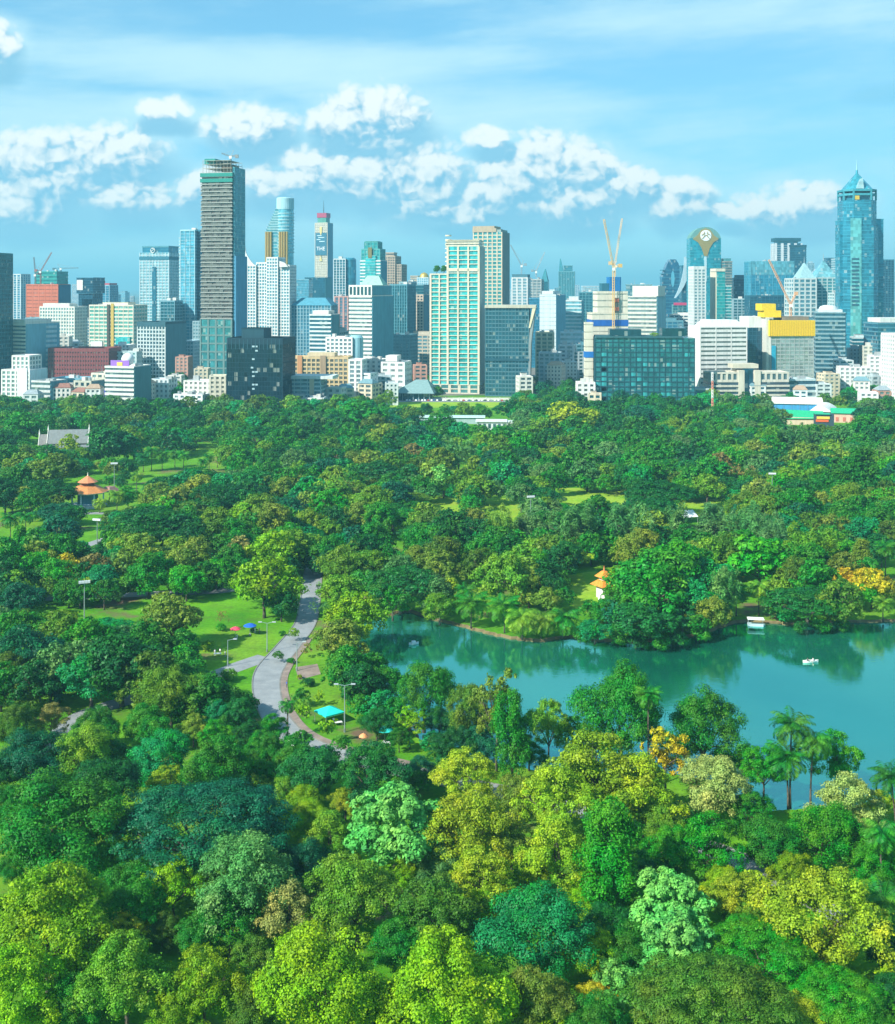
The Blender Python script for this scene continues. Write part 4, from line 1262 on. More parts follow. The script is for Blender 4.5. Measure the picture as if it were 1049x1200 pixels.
MB().box(-3, 2, 1.1, 1.4, z+1.9, z+4.6).put('sign_panel', PAINT, o, (.8, .6, .1))
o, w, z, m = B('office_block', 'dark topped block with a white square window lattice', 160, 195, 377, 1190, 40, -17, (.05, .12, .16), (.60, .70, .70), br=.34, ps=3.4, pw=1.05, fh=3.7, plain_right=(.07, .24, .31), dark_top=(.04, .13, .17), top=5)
o, w, z, m = B('office_tower', 'pale glass tower with a dark centre strip and a signed crown', 163, 199, 296, 1500, 30, -14, (.22, .44, .50), (.56, .72, .76), br=.28, ps=4.5, pw=.7, top=0, far=True)
block(o, -w/2+3, w/2-1, 1, 28, z, zt(290, 1500), (.03, .2, .3), (.1, .32, .4), br=.1, far=True, top=2)
MB().box(-2.6, 2.6, -1.2, -.1, 0, z-18).put('dark_strip', GLASS, o, (.03, .16, .24))
MB().box(-w/2-.6, w/2+.6, -.9, 31, z-9, z-5).put('crown_band', WALL, o, (.04, .2, .28))
mb = MB()
for i in range(6):
    a, b_ = math.pi/3*i, math.pi/3*(i+1)
    mb.bar((3.1*math.cos(a), 0, 3.1*math.sin(a)), (3.1*math.cos(b_), 0, 3.1*math.sin(b_)), .5)
mb.bar((-1.6, 0, -1), (1.6, 0, 1.2), .5).put('hexagon_sign', PAINT, o, (.8, .8, .75), (-2, -.6, zt(293.5, 1500)))
B('office_block', 'low blue glass block with roof planting at the foot of the signed crown tower', 188, 205, 352, 1380, 20, -14, DTEAL, (.2, .42, .5), br=.2, ps=4, pw=.4)
o, w, z, m = B('glass_tower', 'slender pale blue glass tower left of the tall unfinished skyscraper', 211, 229, 269, 1400, 30, -20, (.10, .38, .50), (.40, .66, .74), br=.12, ps=5.5, pw=.5, far=True)
block(o, -w/2-4.5, -w/2+.2, 4, 30, 0, zt(279, 1400), (.28, .52, .6), (.62, .8, .84), br=.2, far=True, top=1)
block(o, w/2+.3, w/2+4, 5, 28, 0, zt(271, 1400), NAVY, (.05, .25, .34), br=.12, far=True, top=1)
B('office_block', 'blue grey slab at the foot of the slender pale blue glass tower', 213, 227, 399, 1250, 20, -16, (.15, .38, .48), (.42, .62, .70), br=.35, ps=3, pw=.5)

# ---- the tall unfinished skyscraper
o, w, m = site('unfinished_skyscraper', 'tall grey unfinished skyscraper with open floors and scaffolding on top', 'skyscraper', 234, 273, 1150, -13)
D = 1150
zt0, zlow = zt(203, D), zt(374, D)
MB().box(-w/2+1.2, w/2-1.2, 1.2, 30, 0, zt0).put('core', WALL, o, (.13, .125, .115))
rs_ = random.Random(3)
me = MB().box(-w/2, w/2, 0, 31, 0, .75).mesh('floor_slab', WALL)
nfl = 40
for k in range(nfl):
    put('floor_slab', me, o, (.44, .47, .44), (0, 0, zlow + (zt0-zlow)*k/(nfl-1)))
mb = MB()
for k in range(nfl-1):                                              # loose screens between the slabs
    z = zlow + (zt0-zlow)*k/(nfl-1)
    mb.box(-w/2+.3, w/2-.3, .9, 1.16, z+.76, z+1.1)
    x = -w/2+.3
    while x < w/2-1.5:
        d = rs_.uniform(1.2, 4.2)
        if rs_.random() < .72:
            mb.box(x, min(x+d, w/2-.3), .35+rs_.random()*.5, 1.15, z+.8, z+.8+rs_.uniform(1.2, 2.6))
        x += d
mb.put('screen_mesh', WALL, o, (.17, .19, .17))
block(o, w/2-.3, w/2+1.0, 3, 29, zlow-3, zt0+5, (.02, .20, .27), (.10, .36, .42), br=.16, ps=3.2, pw=.3, proud=.1, far=True, top=1)
MB().box(w/2+.9, w/2+3, 2, 30, 6, zt(300, D)).put('side_cladding', WALL, o, (.08, .30, .48))
block(o, -w/2, w/2-.6, .3, 30.5, 4, zlow-.4, (.05, .26, .28), (.15, .27, .26), br=.2, ps=8.6, pw=1.9, proud=.5, fh=7.6, top=0)
for k in range(2):
    MB().box(-w/2-.3, w/2+.2, -.3, 31.2, zt(211, D)+k*5.4-2, zt(211, D)+k*5.4+1.4).put('safety_net', CLOTH, o, (.03, .24, .20))
mb = MB()
zz = zt0+.8
for i in range(9):
    x = -w/2+2+(w-4)*i/8
    for y in (1.5, 15, 29):
        mb.bar((x, y, zz), (x, y, zz+12-(i % 3)), .22)
for q in (4, 8, 11.5):
    for y in (1.5, 29):
        mb.bar((-w/2+2, y, zz+q), (w/2-2, y, zz+q), .22)
    mb.box(-w/2+4, w/2-4, 3, 27, zz+q, zz+q+.4)
mb.put('scaffold_lattice', PAINT, o, (.42, .40, .33))
MB().box(-w/2+1.5, -4, 6, 24, zz+8.5, zz+14).put('formwork', CLOTH, o, (.04, .25, .22))
MB().box(3, w/2-3, 6, 24, zz+1, zz+7).put('formwork', CLOTH, o, (.26, .16, .1))
crane('small grey crane perched on top of the tall unfinished skyscraper', o.location.x+11, D+16, zt0+4, 14, (-9, 3, 0), (6, 1), (.25, .27, .27), 1.2, .2)

# ---- dark cube and neighbours
o, w, z, m = B('office_block', 'near black glass cube standing right behind the park trees', 265, 332, 396, 930, 34, -9, (.007, .035, .055), (.012, .05, .075), br=.10, ps=2.4, pw=.18, proud=.12, fh=3.6, plain_right=None, top=5)
plant_room(o, -w*.28, w*.12, 6, 26, z+.3, 12, (.02, .08, .11))
mb = MB()
for k in range(14):
    mb.box(-w/2+k*w/14+.6, -w/2+k*w/14+1.1, -.45, 0, z-4, z+4.2)
mb.put('crown_cladding', WALL, o, (.03, .11, .15))
wm = MB().box(0, 2.0, -.35, 0, 0, 1.3).mesh('lit_window', WALL)
for k, dx in ((2, 0), (4, 0), (5, 0), (5, 2.6), (7, 0), (8, 2.6), (8, 0), (9, -1), (11, 0), (13, 2.6), (14, 0), (14, 2.4)):
    put('lit_window', wm, o, (.42, .62, .68), (-2+dx, 0, 6+k*3.3))
o, w, m = site('residential_tower', 'white residential tower with a curved fin on its upper left corner', 'tower', 286, 339, 1300, -12)
D = 1300
zz = [zt(312, D), zt(309, D), zt(303, D), zt(312, D)]
q = w/4
for k, zk in enumerate(zz):
    block(o, -w/2+k*q+(.2 if k else 0), -w/2+(k+1)*q, (k % 2)*2.2, 24, 0, zk, (.10, .34, .44), (.82, .85, .82), br=.38, ps=3.1, pw=.95, proud=.3, far=True, fh=3.5)
fin = [(-w/2-.4, zt(330, D))] + [(-w/2-.4+u*11, zt(289, D)-u**.55*20) for u in np.arange(0, 1.01, .1)] + [(-w/2+11, zt(330, D))]
MB().slab(fin, 1.0, 3.0).put('curved_fin', WALL, o, (.80, .86, .86))
MB().slab([(w/2-10, zt(313, D)), (w/2-10, zt(306, D))] + [(w/2-10+10*math.sin(a), zt(313, D)-2+8*math.cos(a)) for a in np.arange(.2, 1.6, .2)] + [(w/2, zt(313, D))], -1.5, .4).put('curved_parapet', WALL, o, WHITE)
# cylinder topped tower with golden bays
o, w, m = site('round_topped_tower', 'glass tower with a round sloping top and golden column bays', 'tower', 306, 342, 1480, -8)
D = 1480
mb = MB()
R0 = 10.5
prof = [(R0, zt(300, D)), (R0, zt(236, D))]
mb.lathe([(R0, 0), (R0, zt(235, D)), (R0*.86, zt(232, D))], 28, 8, 12).put('glazing', GLASS, o, (.16, .46, .54))
for k in range(16):
    z = zt(296, D)+k*4.0
    if z < zt(247, D):
        MB().lathe([(R0+.5, 0), (R0+.5, 1.5)], 28, 8, 12).put('floor_band', WALL, o, (.40, .66, .70), (0, 0, z))
MB().lathe([(R0+.4, 0), (R0+.4, zt(232, D)-zt(245, D)), (R0*.9, zt(231, D)-zt(245, D))], 28, 8, 12).put('crown_drum', WALL, o, (.42, .70, .76), (0, 0, zt(245, D)))
for k in range(9):                                                 # the stepped slope falling to the left
    u = k/8
    block(o, -14+u*11, 4, 4, 20, 0 if k == 0 else zt(268-k*2.9+4, D), zt(268-k*2.9, D), (.10, .36, .42), (.35, .6, .62), br=.25, far=True, top=.6, fh=4)
gb = MB().cone(0, 0, 0, 44, 1.5, 1.5, 10).mesh('golden_column', METAL)
for i, (x, y) in enumerate(((-14, 3), (-11, 2.2), (-8, 2.8), (4, 1.0), (7, .4), (10, .4), (13, 1.4))):
    put('golden_column', gb, o, (.52, .36, .12), (x, y, zt(313, D)))
block(o, -17, -5, 4, 22, 0, zt(314, D), (.2, .4, .44), (.74, .78, .7), br=.4, far=True, ps=3, pw=.8)
antenna(o, -15, 10, zt(270, D), 8, .4)
B('office_block', 'small flat blue block squeezed right of the round topped tower', 342, 362, 327, 1750, 20, -10, (.1, .36, .48), (.2, .45, .55), br=.15)

# ---- tall sign tower in the distance
o, w, m = site('skyscraper', 'distant beige skyscraper with a red cap and a big dark lettered banner', 'skyscraper', 369, 384, 2600, -20)
D = 2600
z1 = zt(262, D)
block(o, -w/2, w/2, 0, 26, 0, z1, (.4, .38, .3), (.70, .66, .52), br=.45, ps=5, pw=1.6, far=True, plain_right=(.05, .25, .38), top=2)
MB().prism([(-w*.34, 3), (w*.34, 3), (w*.34, 22), (-w*.34, 22)], z1+2, zt(255, D)).put('green_drum', WALL, o, (.10, .36, .28))
MB().prism([(-w*.38, 2), (w*.38, 2), (w*.38, 23), (-w*.38, 23)], zt(255, D)+.1, zt(249.5, D)).put('red_cap', WALL, o, (.48, .06, .13))
antenna(o, 0, 12, zt(249.5, D), 28, 1.3, (.15, .2, .22))
MB().box(-w*.46, w*.46, -1.6, -.6, zt(299, D), zt(273, D)).put('banner', PAINT, o, (.02, .13, .20))
MB().slab([(-2.6, zt(266, D)), (2.6, zt(266, D)), (2.6, zt(272, D)), (0, zt(276, D)), (-2.6, zt(272, D))], -2.2, -.6).put('gold_panel', PAINT, o, (.62, .50, .16))
MB().slab([(-3, zt(306, D)), (0, zt(299, D)), (3, zt(306, D))], -2.2, -.6).put('gold_panel', PAINT, o, (.62, .50, .16))
tx = bpy.data.curves.new('lettering', 'FONT')
tx.body = 'THE'
tx.size = 11.5
tx.extrude = .25
tx.align_x = 'CENTER'
tx.materials.append(PAINT)
_t = bpy.data.objects.new('lettering', tx)
C.objects.link(_t)
_m = bpy.data.meshes.new_from_object(_t.evaluated_get(bpy.context.evaluated_depsgraph_get()))
bpy.data.objects.remove(_t)
to = put('lettering', _m, o, (.75, .8, .8), (0, -1.9, zt(293.5, D)))
to.rotation_euler = (R(90), 0, 0)
mb = MB()
for k, (a, b_) in enumerate(((-9, 2), (-6, 8), (-10, -1), (-4, 9))):
    mb.box(a, b_, -1.9, -1.6, zt(276.5+k*2.3, D), zt(276.5+k*2.3, D)+1.6)
mb.put('banner_marking', PAINT, o, (.5, .68, .74))
B('office_block', 'dark teal box building below the distant lettered skyscraper', 357, 381, 325, 1950, 30, -16, (.01, .10, .16), (.02, .14, .2), br=.1, plain_right=(.05, .28, .34))
o, w, z, m = B('office_tower', 'dark tower with white upright lines and a rounded blue right flank', 391, 405, 303, 1620, 22, -14, (.03, .18, .25), (.60, .72, .74), br=.16, ps=4.2, pw=.9, far=True)
MB().lathe([(9, 0), (9, zt(304, 1620)), (7, zt(302, 1620))], 20, w/2+2, 12).put('round_flank', GLASS, o, (.05, .28, .38))
o, w, z, m = B('stepped_tower', 'white and aqua tower with a stepped green crown', 422, 446, 305, 1500, 24, -15, (.06, .42, .42), (.80, .84, .80), br=.4, fh=4, far=True, plain_right=(.06, .28, .36))
block(o, -w/2+7, w/2-6, -.8, 22, zt(330, 1500), zt(300, 1500), AQUA, (.3, .62, .6), br=.15, far=True, top=.5)
block(o, -w/2+1.5, w/2-1, 1, 22, z+1.7, zt(293, 1500), (.04, .36, .36), (.12, .45, .43), br=.2, far=True, ps=4, pw=.8)
block(o, -w/2+5, w/2-4.5, 2, 20, zt(293, 1500)+1.6, zt(284.5, 1500), (.03, .3, .3), (.08, .38, .36), br=.2, far=True, ps=4, pw=.8)
MB().prism([(-w/2+6, 3), (w/2-5.5, 3), (w/2-5.5, 19), (-w/2+6, 19)], zt(284.5, 1500)+1.6, zt(282.5, 1500)).put('green_cap', WALL, o, (.05, .24, .2))
MB().box(-2.5, 2.5, -1.6, 0, zt(302, 1500), zt(290, 1500)).put('bronze_panel', WALL, o, (.22, .2, .07))
o, w, z, m = B('stepped_tower', 'brown stepped tower right of the green crowned tower', 449, 463, 300, 1720, 22, -20, (.14, .13, .12), (.48, .40, .30), br=.4, ps=3.4, pw=1, far=True)
block(o, w/2+.3, w/2+9, 2, 22, 0, zt(311, 1720), (.12, .13, .13), (.45, .38, .29), br=.4, ps=3.4, pw=1, far=True)
block(o, -w/2+3, w/2-3, 3, 15, z+1.6, zt(297, 1720), (.12, .13, .13), (.48, .40, .30), br=.4, far=True)
# wide blue office under a sloping roof
o, w, z, m = B('office_block', 'wide blue office block with a long sloping blue roof', 341, 388, 358, 1300, 30, -8, (.05, .24, .36), (.30, .52, .60), br=.18, ps=3.4, pw=.9, fh=3.8, top=0)
MB().prism([(-w/2-1, -1), (w/2+1, -1), (w/2+1, 31), (-w/2-1, 31)], z, zt(349, 1300), [(-w/2+10, 8), (w/2-8, 8), (w/2-8, 24), (-w/2+10, 24)]).put('roof', WALL, o, (.09, .34, .46))
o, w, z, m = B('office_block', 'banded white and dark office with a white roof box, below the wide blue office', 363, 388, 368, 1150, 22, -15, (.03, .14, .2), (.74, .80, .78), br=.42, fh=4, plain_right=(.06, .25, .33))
MB().box(-w/2+2, w/2-3, 2, 18, z+1.7, z+5).put('roof_box', WALL, o, WHITE)
B('office_tower', 'narrow tower with rosy upright strips behind the banded white office', 392, 408, 347, 1480, 20, -12, (.1, .2, .28), (.60, .36, .32), br=.1, ps=5.4, pw=2.2, far=True)
# the central ribboned office with blue shade painted on its blank side
o, w, z, m = B('office_tower', 'white ribbed office tower with a blank right side coloured as blue shade', 409, 436, 346, 1140, 44, -24, (.13, .22, .24), (.83, .84, .78), br=.52, fh=3.9, plain_right=(.10, .36, .47), top=2)
block(o, -w/2, w/2, 0, 40, z+2.1, zt(336, 1140), (.03, .1, .12), (.82, .83, .77), br=0, ps=4.2, pw=1.3, far=False, top=1.6, plain_right=(.10, .36, .47))
o, w, z, m = B('office_block', 'cream building under a pale green pyramid roof behind the ribbed office tower', 421, 449, 336, 1330, 26, -10, (.3, .3, .25), (.72, .66, .46), br=.5, top=0)
MB().prism([(-w/2-1, -1), (w/2+1, -1), (w/2+1, 27), (-w/2-1, 27)], z, zt(323, 1330), [(-w/2+7, 9), (w/2-7, 9), (w/2-7, 17), (-w/2+7, 17)]).put('roof', WALL, o, (.38, .66, .52))
B('office_tower', 'dark teal ribbed tower right of the blank side coloured as shade', 457, 477, 333, 1400, 30, -18, DTEAL, (.12, .36, .44), br=.1, ps=3, pw=.7, far=False)
B('office_tower', 'teal tower with pale upright bands, second right of the blank side coloured as shade', 468, 482, 330, 1560, 26, -14, (.05, .26, .34), (.36, .58, .62), br=.2, ps=4, pw=1.2, far=True)
o, w, z, m = B('hotel_tower', 'beige grid fronted tower with a dark head, left of the cream and aqua tower', 478, 496, 345, 1450, 24, -16, (.07, .10, .12), (.62, .52, .40), br=.46, ps=3.6, pw=1.6, plain_right=(.06, .2, .27), far=True)
block(o, -w/2, w/2, 1, 24, z+1.7, zt(335, 1450), DTEAL, (.1, .25, .3), br=.2, far=True)
o, w, z, m = B('domed_tower', 'pale blue tower carrying a golden dome', 489, 502, 325, 1950, 20, -14, (.24, .5, .6), (.55, .74, .8), br=.25, ps=4, pw=1, far=True)
MB().lathe([(8, 0)] + [(7.4*math.cos(a), 1+7*math.sin(a)) for a in np.arange(0, 1.5, .2)] + [(.3, 8.6)], 20, 0, 9).put('golden_dome', METAL, o, (.62, .44, .08), (0, 0, z+1.5), smooth=True)
MB().cone(0, 9, z, z+1.6, 8.6, 8.6, 20).put('drum', WALL, o, WHITE)
B('office_block', 'small beige box left of the golden dome', 481, 490, 323, 2050, 18, -10, (.3, .3, .26), BEIGE, br=.4)

# ---- low buildings in front, left of centre
o, w, z, m = B('apartment_block', 'white balcony block with a curved blue right end, above the tan terraces', 382, 413, 395, 1060, 22, -16, (.16, .26, .3), (.85, .87, .84), br=.38, ps=4.2, pw=1.4, fh=3.6)
MB().lathe([(6.2, 0), (6.2, z+1), (4.5, z+3)], 18, w/2+1, 8).put('round_end', WALL, o, (.34, .62, .70))
o, w, z, m = B('apartment_block', 'white stepped block with dark openings, at the right foot of the tan terraces', 409, 424, 421, 1000, 16, -10, (.2, .3, .33), (.86, .88, .85), br=.35, ps=4.6, pw=1.9, fh=3.6)
o, w, z, m = B('terrace_block', 'long tan terrace building with orange bays', 338, 408, 418, 1030, 20, -6, (.14, .16, .14), (.70, .54, .30), br=.35, ps=4.0, pw=1.1, fh=3.6, top=2)
MB().box(-w/2+8, -w/2+12, -1.4, 0, 0, z+3).put('bay', WALL, o, (.60, .30, .14))
MB().box(2, 7, -1.4, 0, 0, z+3).put('bay', WALL, o, (.38, .28, .18))
MB().box(-w/2+16, w/2-12, 2, 16, z+2.1, z+5.2).put('upper_storey', WALL, o, (.74, .62, .40))
o, w, z, m = B('low_office', 'low blue grey office with a flat white roof, right of the black cube', 337, 376, 444, 950, 22, -6, (.10, .26, .33), (.44, .60, .62), br=.4, ps=5, pw=.5, fh=3.3, top=0)
MB().box(-w/2-1.5, w/2+10, -1.5, 23, z, z+2.4).put('roof_slab', WALL, o, (.70, .76, .74))
MB().box(4.5, 8.0, -1.0, 0, 0, z-.1).put('pier_wall', WALL, o, (.60, .52, .36))
B('house', 'small white gabled house right of the low blue grey office', 383, 400, 454, 965, 12, -14, (.2, .3, .32), WHITE, br=.5, ps=6, pw=3)
B('low_office', 'low white block beside the trees, left of the hip roofed hall', 428, 448, 421, 1090, 20, -14, (.3, .38, .4), WHITE, br=.5, ps=6, pw=3, fh=4)
o, w, z, m = B('low_office', 'white block with a planted roof left of the hip roofed hall', 447, 474, 424, 1070, 24, -12, (.3, .4, .4), (.86, .88, .86), br=.6, ps=7, pw=3, fh=5)
MB().box(-w/2+3, 3, 3, 18, z+1.8, z+7).put('upper_storey', WALL, o, WHITE)
B('low_office', 'white cube below the planted roof block, among the trees', 419, 434, 437, 1000, 14, -20, (.3, .4, .42), (.78, .85, .85), br=.7, ps=8, pw=4)
o, w, m = site('hall', 'wide low hall under a grey green hip roof', 'hall', 462, 506, 1040, -8)
MB().box(-w/2+3, w/2-3, 3, 30, 0, 6.5).put('glazing', GLASS, o, (.02, .12, .17))
mb = MB()
for k in range(7):
    mb.box(-w/2+2+k*(w-4.6)/6, -w/2+2.6+k*(w-4.6)/6, 1.6, 2.2, 0, 6.6)
mb.put('mullion_cladding', WALL, o, (.3, .45, .48))
MB().prism([(-w/2-2, -1), (w/2+2, -1), (w/2+2, 34), (-w/2-2, 34)], 6.6, 17, [(-w/2+16, 15), (w/2-6, 15), (w/2-6, 19), (-w/2+16, 19)]).put('roof', TILE, o, (.20, .33, .33))
MB().prism([(-w/2-2.3, -1.3), (w/2+2.3, -1.3), (w/2+2.3, 34.3), (-w/2-2.3, 34.3)], 6.1, 6.55).put('eaves', WALL, o, (.1, .2, .22))

# ---- the cream and aqua tower in the middle
o, w, m = site('condominium_tower', 'cream framed aqua glass tower with a stepped left shoulder', 'tower', 505, 561, 1110, -11)
D = 1110
wl = w*.36
CR = (.78, .72, .56)
block(o, -w/2, -w/2+wl, 0, 26, 8, zt(322, D), (.07, .50, .48), CR, br=.2, ps=wl/2, pw=1.3, proud=.95, fh=4.1, top=1.2)
block(o, -w/2+wl+.1, w/2, -.9, 26, 8, zt(289, D), (.06, .48, .48), CR, br=.17, ps=(w-wl)/3.0, pw=1.5, proud=.95, fh=4.1, top=0, plain_right=(.42, .52, .48))
block(o, -w/2+wl*.9, w/2-.4, -.2, 25, zt(289, D)+.1, zt(283, D), (.45, .42, .32), CR, br=.5, fh=3, proud=.8, top=1.4)
MB().box(-w/2+wl*1.0, w/2, -2.0, 26.4, zt(318, D), zt(315, D)).put('cornice', WALL, o, CR)
MB().box(-w/2+wl*.98, w/2-.2, -1.6, 2, zt(283, D)+1.3, zt(281, D)).put('cornice', WALL, o, CR)
block(o, -w/2-.3, w/2+.3, -1.3, 27, 0, 7.9, (.1, .3, .3), (.74, .68, .54), br=.25, ps=w/5, pw=2.6, fh=4, top=0)
mb = MB()
for k in range(8):
    mb.cone(-w/2+wl*.98, 3, zt(312, D)+k*4, zt(312, D)+k*4+1.2, 3.0, 3.0, 12)
mb.put('balcony_cladding', WALL, o, CR)
for (x, y) in ((-w/2+4.5, 5), (-w/2+11.5, 4)):
    Pq, Nq, Sq, aq = proto('round', 0, 'far')[4]
    tr_ = thing('rooftop_tree', 'round dark roof garden tree on the shoulder of the cream and aqua tower, ' + ('left one' if x < -w/2+8 else 'right one'), 'tree', o.matrix_basis @ Vector((x, y, zt(322, D)+1.3)), 0, scale=(.42, .42, .5))
    put('crown', proto('round', 0, 'far')[0], tr_, COL['G'])
    put('trunk', proto('round', 0, 'far')[1], tr_)
o, w, z, m = B('condominium_tower', 'taller cream and teal tower behind the stepped cream and aqua tower', 555, 588, 272, 1260, 30, -17, (.04, .30, .32), (.70, .62, .46), br=.3, ps=5.4, pw=1.3, fh=3.9, plain_right=(.20, .27, .27), top=0)
MB().box(-w/2-.8, w/2-6, -.8, 28, z+.0, z+4).box(-w/2-.6, w/2-8, -.6, 26, z+4, z+6.4).put('crown_cladding', WALL, o, (.50, .42, .30))
MB().box(w/2-6, w/2-1, 0, 28, z, z+2.6).put('parapet', WALL, o, (.3, .4, .38))
# dark slab with flaring right edge
o, w, m = site('office_block', 'dark blue grey slab with a cream top edge and a flaring right corner', 'building', 569, 622, 1080, -6)
D = 1080
zz = zt(361, D)
block(o, -w/2, w/2-2, 0, 30, 0, zz, (.02, .12, .17), (.09, .22, .27), br=.3, ps=3.0, pw=.5, proud=.25, fh=3.6, top=0)
MB().box(-w/2-.6, w/2+4.5, -1.8, 32, zz+.1, zz+2.6).put('roof_slab', WALL, o, (.62, .60, .48))
MB().slab([(w/2-2.2, 0), (w/2-1.0, 0), (w/2+.2, zz*.6), (w/2+4, zz), (w/2+1, zz), (w/2-2, zz*.6)], -.8, 29).put('flaring_wall', WALL, o, (.30, .36, .36))
MB().slab([(w/2-2, zz-18), (w/2-.6, zz-18), (w/2+4.4, zz+.05), (w/2+1.4, zz+.05)], -1.5, -.85).put('cream_fin', WALL, o, (.78, .72, .50))
MB().box(-w/2-.4, w/2-1.4, -.9, 30, 32, 34.4).put('floor_band', WALL, o, (.02, .1, .14))
# ---- behind, right of centre
o, w, z, m = B('unfinished_tower', 'pale unfinished tower under two cranes, right of the taller cream tower', 600, 618, 325, 1500, 26, -12, (.2, .36, .42), (.70, .74, .72), br=.25, ps=6, pw=2, far=True)
plant_room(o, -w/2, w/2, 1, 24, z+.4, 5, (.08, .22, .28))
crane('thin grey luffing crane on the pale unfinished tower, leaning left', o.location.x+3, 1510, zt(322, 1500), 12, (-14, 26, 0), (5, 2), (.25, .33, .36), 1.4, .22)
o, w, z, m = B('unfinished_tower', 'grey unfinished tower below a dark green spike', 620, 634, 327, 1600, 26, -12, (.2, .3, .33), (.46, .52, .5), br=.3, ps=5, pw=1, far=True)
crane('thin grey luffing crane on the grey unfinished tower, leaning right', o.location.x+2, 1610, zt(325, 1600), 8, (12, 26, 0), (-5, 2), (.25, .33, .36), 1.4, .22)
o, w, z, m = B('spiked_tower', 'narrow teal tower with a slanted point, behind the grey unfinished tower', 634, 642, 330, 1900, 16, -12, DTEAL, (.05, .24, .3), br=.1, top=0)
MB().prism([(-w/2, 0), (w/2, 0), (w/2, 16), (-w/2, 16)], z, zt(315, 1900), [(0, 6), (1.2, 6), (1.2, 9), (0, 9)]).put('roof', WALL, o, (.04, .25, .3))
o, w, z, m = B('slab_tower', 'smooth pale blue slab with a blank front and right side coloured as blue shade', 633, 651, 345, 1400, 34, -24, (.5, .66, .7), (.62, .74, .76), br=.88, proud=.25, fh=5, plain_right=(.16, .44, .56), top=2)  # right wall has its blue shade in the wall colour
MB().box(-w/2+2, w/2-4, 2, 26, z+2.2, z+6).put('roof_box', WALL, o, (.66, .76, .77))
B('office_block', 'deep blue slab squeezed left of the smooth pale slab', 620, 633, 349, 1460, 24, -10, (.03, .2, .32), (.08, .3, .44), br=.12)
o, w, z, m = B('spired_tower', 'distant teal tower with a pointed left spire and stepped roof', 655, 673, 318, 2200, 24, -8, (.03, .22, .28), (.14, .38, .42), br=.2, ps=5, pw=1, far=True)
MB().prism([(-w/2, 1), (-w/2+9, 1), (-w/2+9, 16), (-w/2, 16)], z, zt(303, 2200), [(-w/2+2, 5), (-w/2+3.4, 5), (-w/2+3.4, 8), (-w/2+2, 8)]).put('spire', WALL, o, (.04, .26, .32))
block(o, -w/2+9.2, w/2-4, 2, 20, z+1.6, zt(312, 2200), (.03, .2, .26), (.12, .34, .38), br=.2, far=True)
o, w, z, m = B('office_block', 'white and aqua banded block right of the smooth pale slab', 662, 681, 347, 1450, 26, -12, (.16, .42, .48), (.66, .78, .78), br=.4, fh=4.5, plain_right=(.1, .34, .42), plant=6)
B('office_block', 'plain pale podium under the white and aqua banded block', 657, 682, 389, 1330, 24, -10, (.3, .5, .56), (.62, .76, .80), br=.5, fh=5)
B('office_tower', 'dark teal block with a mast left of the construction tower', 679, 694, 342, 1600, 28, -10, DTEAL, (.1, .32, .38), br=.2, ps=4, pw=.8)
B('office_block', 'wide pale roofed block far behind, right of the spired tower', 683, 702, 335, 2400, 28, 0, (.2, .45, .52), (.6, .74, .78), br=.4)
B('apartment_block', 'cream block with green shaded windows, right of the dark flaring slab', 628, 648, 389, 1200, 18, -8, (.16, .24, .18), (.74, .68, .48), br=.3, ps=6.5, pw=1.6, fh=4)
B('house', 'pale blue low house below the cream block with green windows', 632, 656, 413, 1150, 16, -10, (.2, .4, .46), (.60, .76, .80), br=.4, ps=5, pw=1.6, fh=4)
B('house', 'white low house with dark openings, right of the cream block with green windows', 655, 672, 404, 1180, 16, -14, (.2, .3, .34), (.74, .82, .84), br=.5, ps=6, pw=2.4, fh=4)

# ---- the construction tower with the yellow crane
o, w, m = site('unfinished_tower', 'cream unfinished tower with royal blue bands and a blue hoist box', 'tower', 694, 736, 1060, 4)
D = 1060
CC = (.80, .76, .62)
RB = (.02, .14, .52)
block(o, -w/2, w/2, 0, 24, 0, zt(368, D), (.5, .48, .4), CC, br=.8, proud=.2, top=1, fh=5)
MB().box(-w/2-.5, w/2+.5, -.6, 24.5, zt(382, D), zt(375, D)).put('blue_band', WALL, o, RB)
block(o, -w/2+5, w/2, 1, 22, zt(368, D)+1.1, zt(344, D), (.5, .48, .4), CC, br=.78, proud=.2, top=2, fh=5)
MB().box(4.0, 8.0, -.8, 1.4, zt(366, D), zt(349, D)).put('open_shaft', WALL, o, (.28, .25, .2))
wb = MB().box(0, 3.6, -1.3, -.8, 0, 3).mesh('hoist_cage', PAINT)
for k in range(2):
    put('hoist_cage', wb, o, (.55, .15, .08), (4.2, 0, zt(354+k*10, D)))
MB().box(0, 10.5, 3, 16, zt(344, D)+2.1, zt(324.5, D)).put('blue_hoist_box', WALL, o, (.02, .20, .50))
MB().box(-6.5, -.3, 4, 16, zt(344, D)+2.1, zt(332, D)).put('formwork', WALL, o, (.03, .17, .25))
crane('yellow double jib tower crane rising from the cream unfinished tower', o.location.x+2.6, D-3.5, zt(392, D), zt(314, D)-zt(392, D), (-8.5, 43, 0), (6, 3), (.62, .40, .13), 1.7, .2)
crane('pale orange crane leaning right beside the yellow double jib crane', o.location.x+5.5, D+9, zt(324, D), 10, (6.5, 42, 0), (-4, 3), (.62, .44, .24), 1.4, .17)
o, w, m = site('stair_tower', 'slim cream shaft with a blue ring beside the dark teal block', 'tower', 686, 695, 1000, 0)
block(o, -w/2, w/2, 0, 9, 0, zt(380, 1000), (.6, .56, .45), CC, br=.86, proud=.2, fh=6)
MB().box(-w/2-.4, w/2+.4, -.5, 9.4, zt(419, 1000), zt(412, 1000)).put('blue_band', WALL, o, (.02, .20, .62))
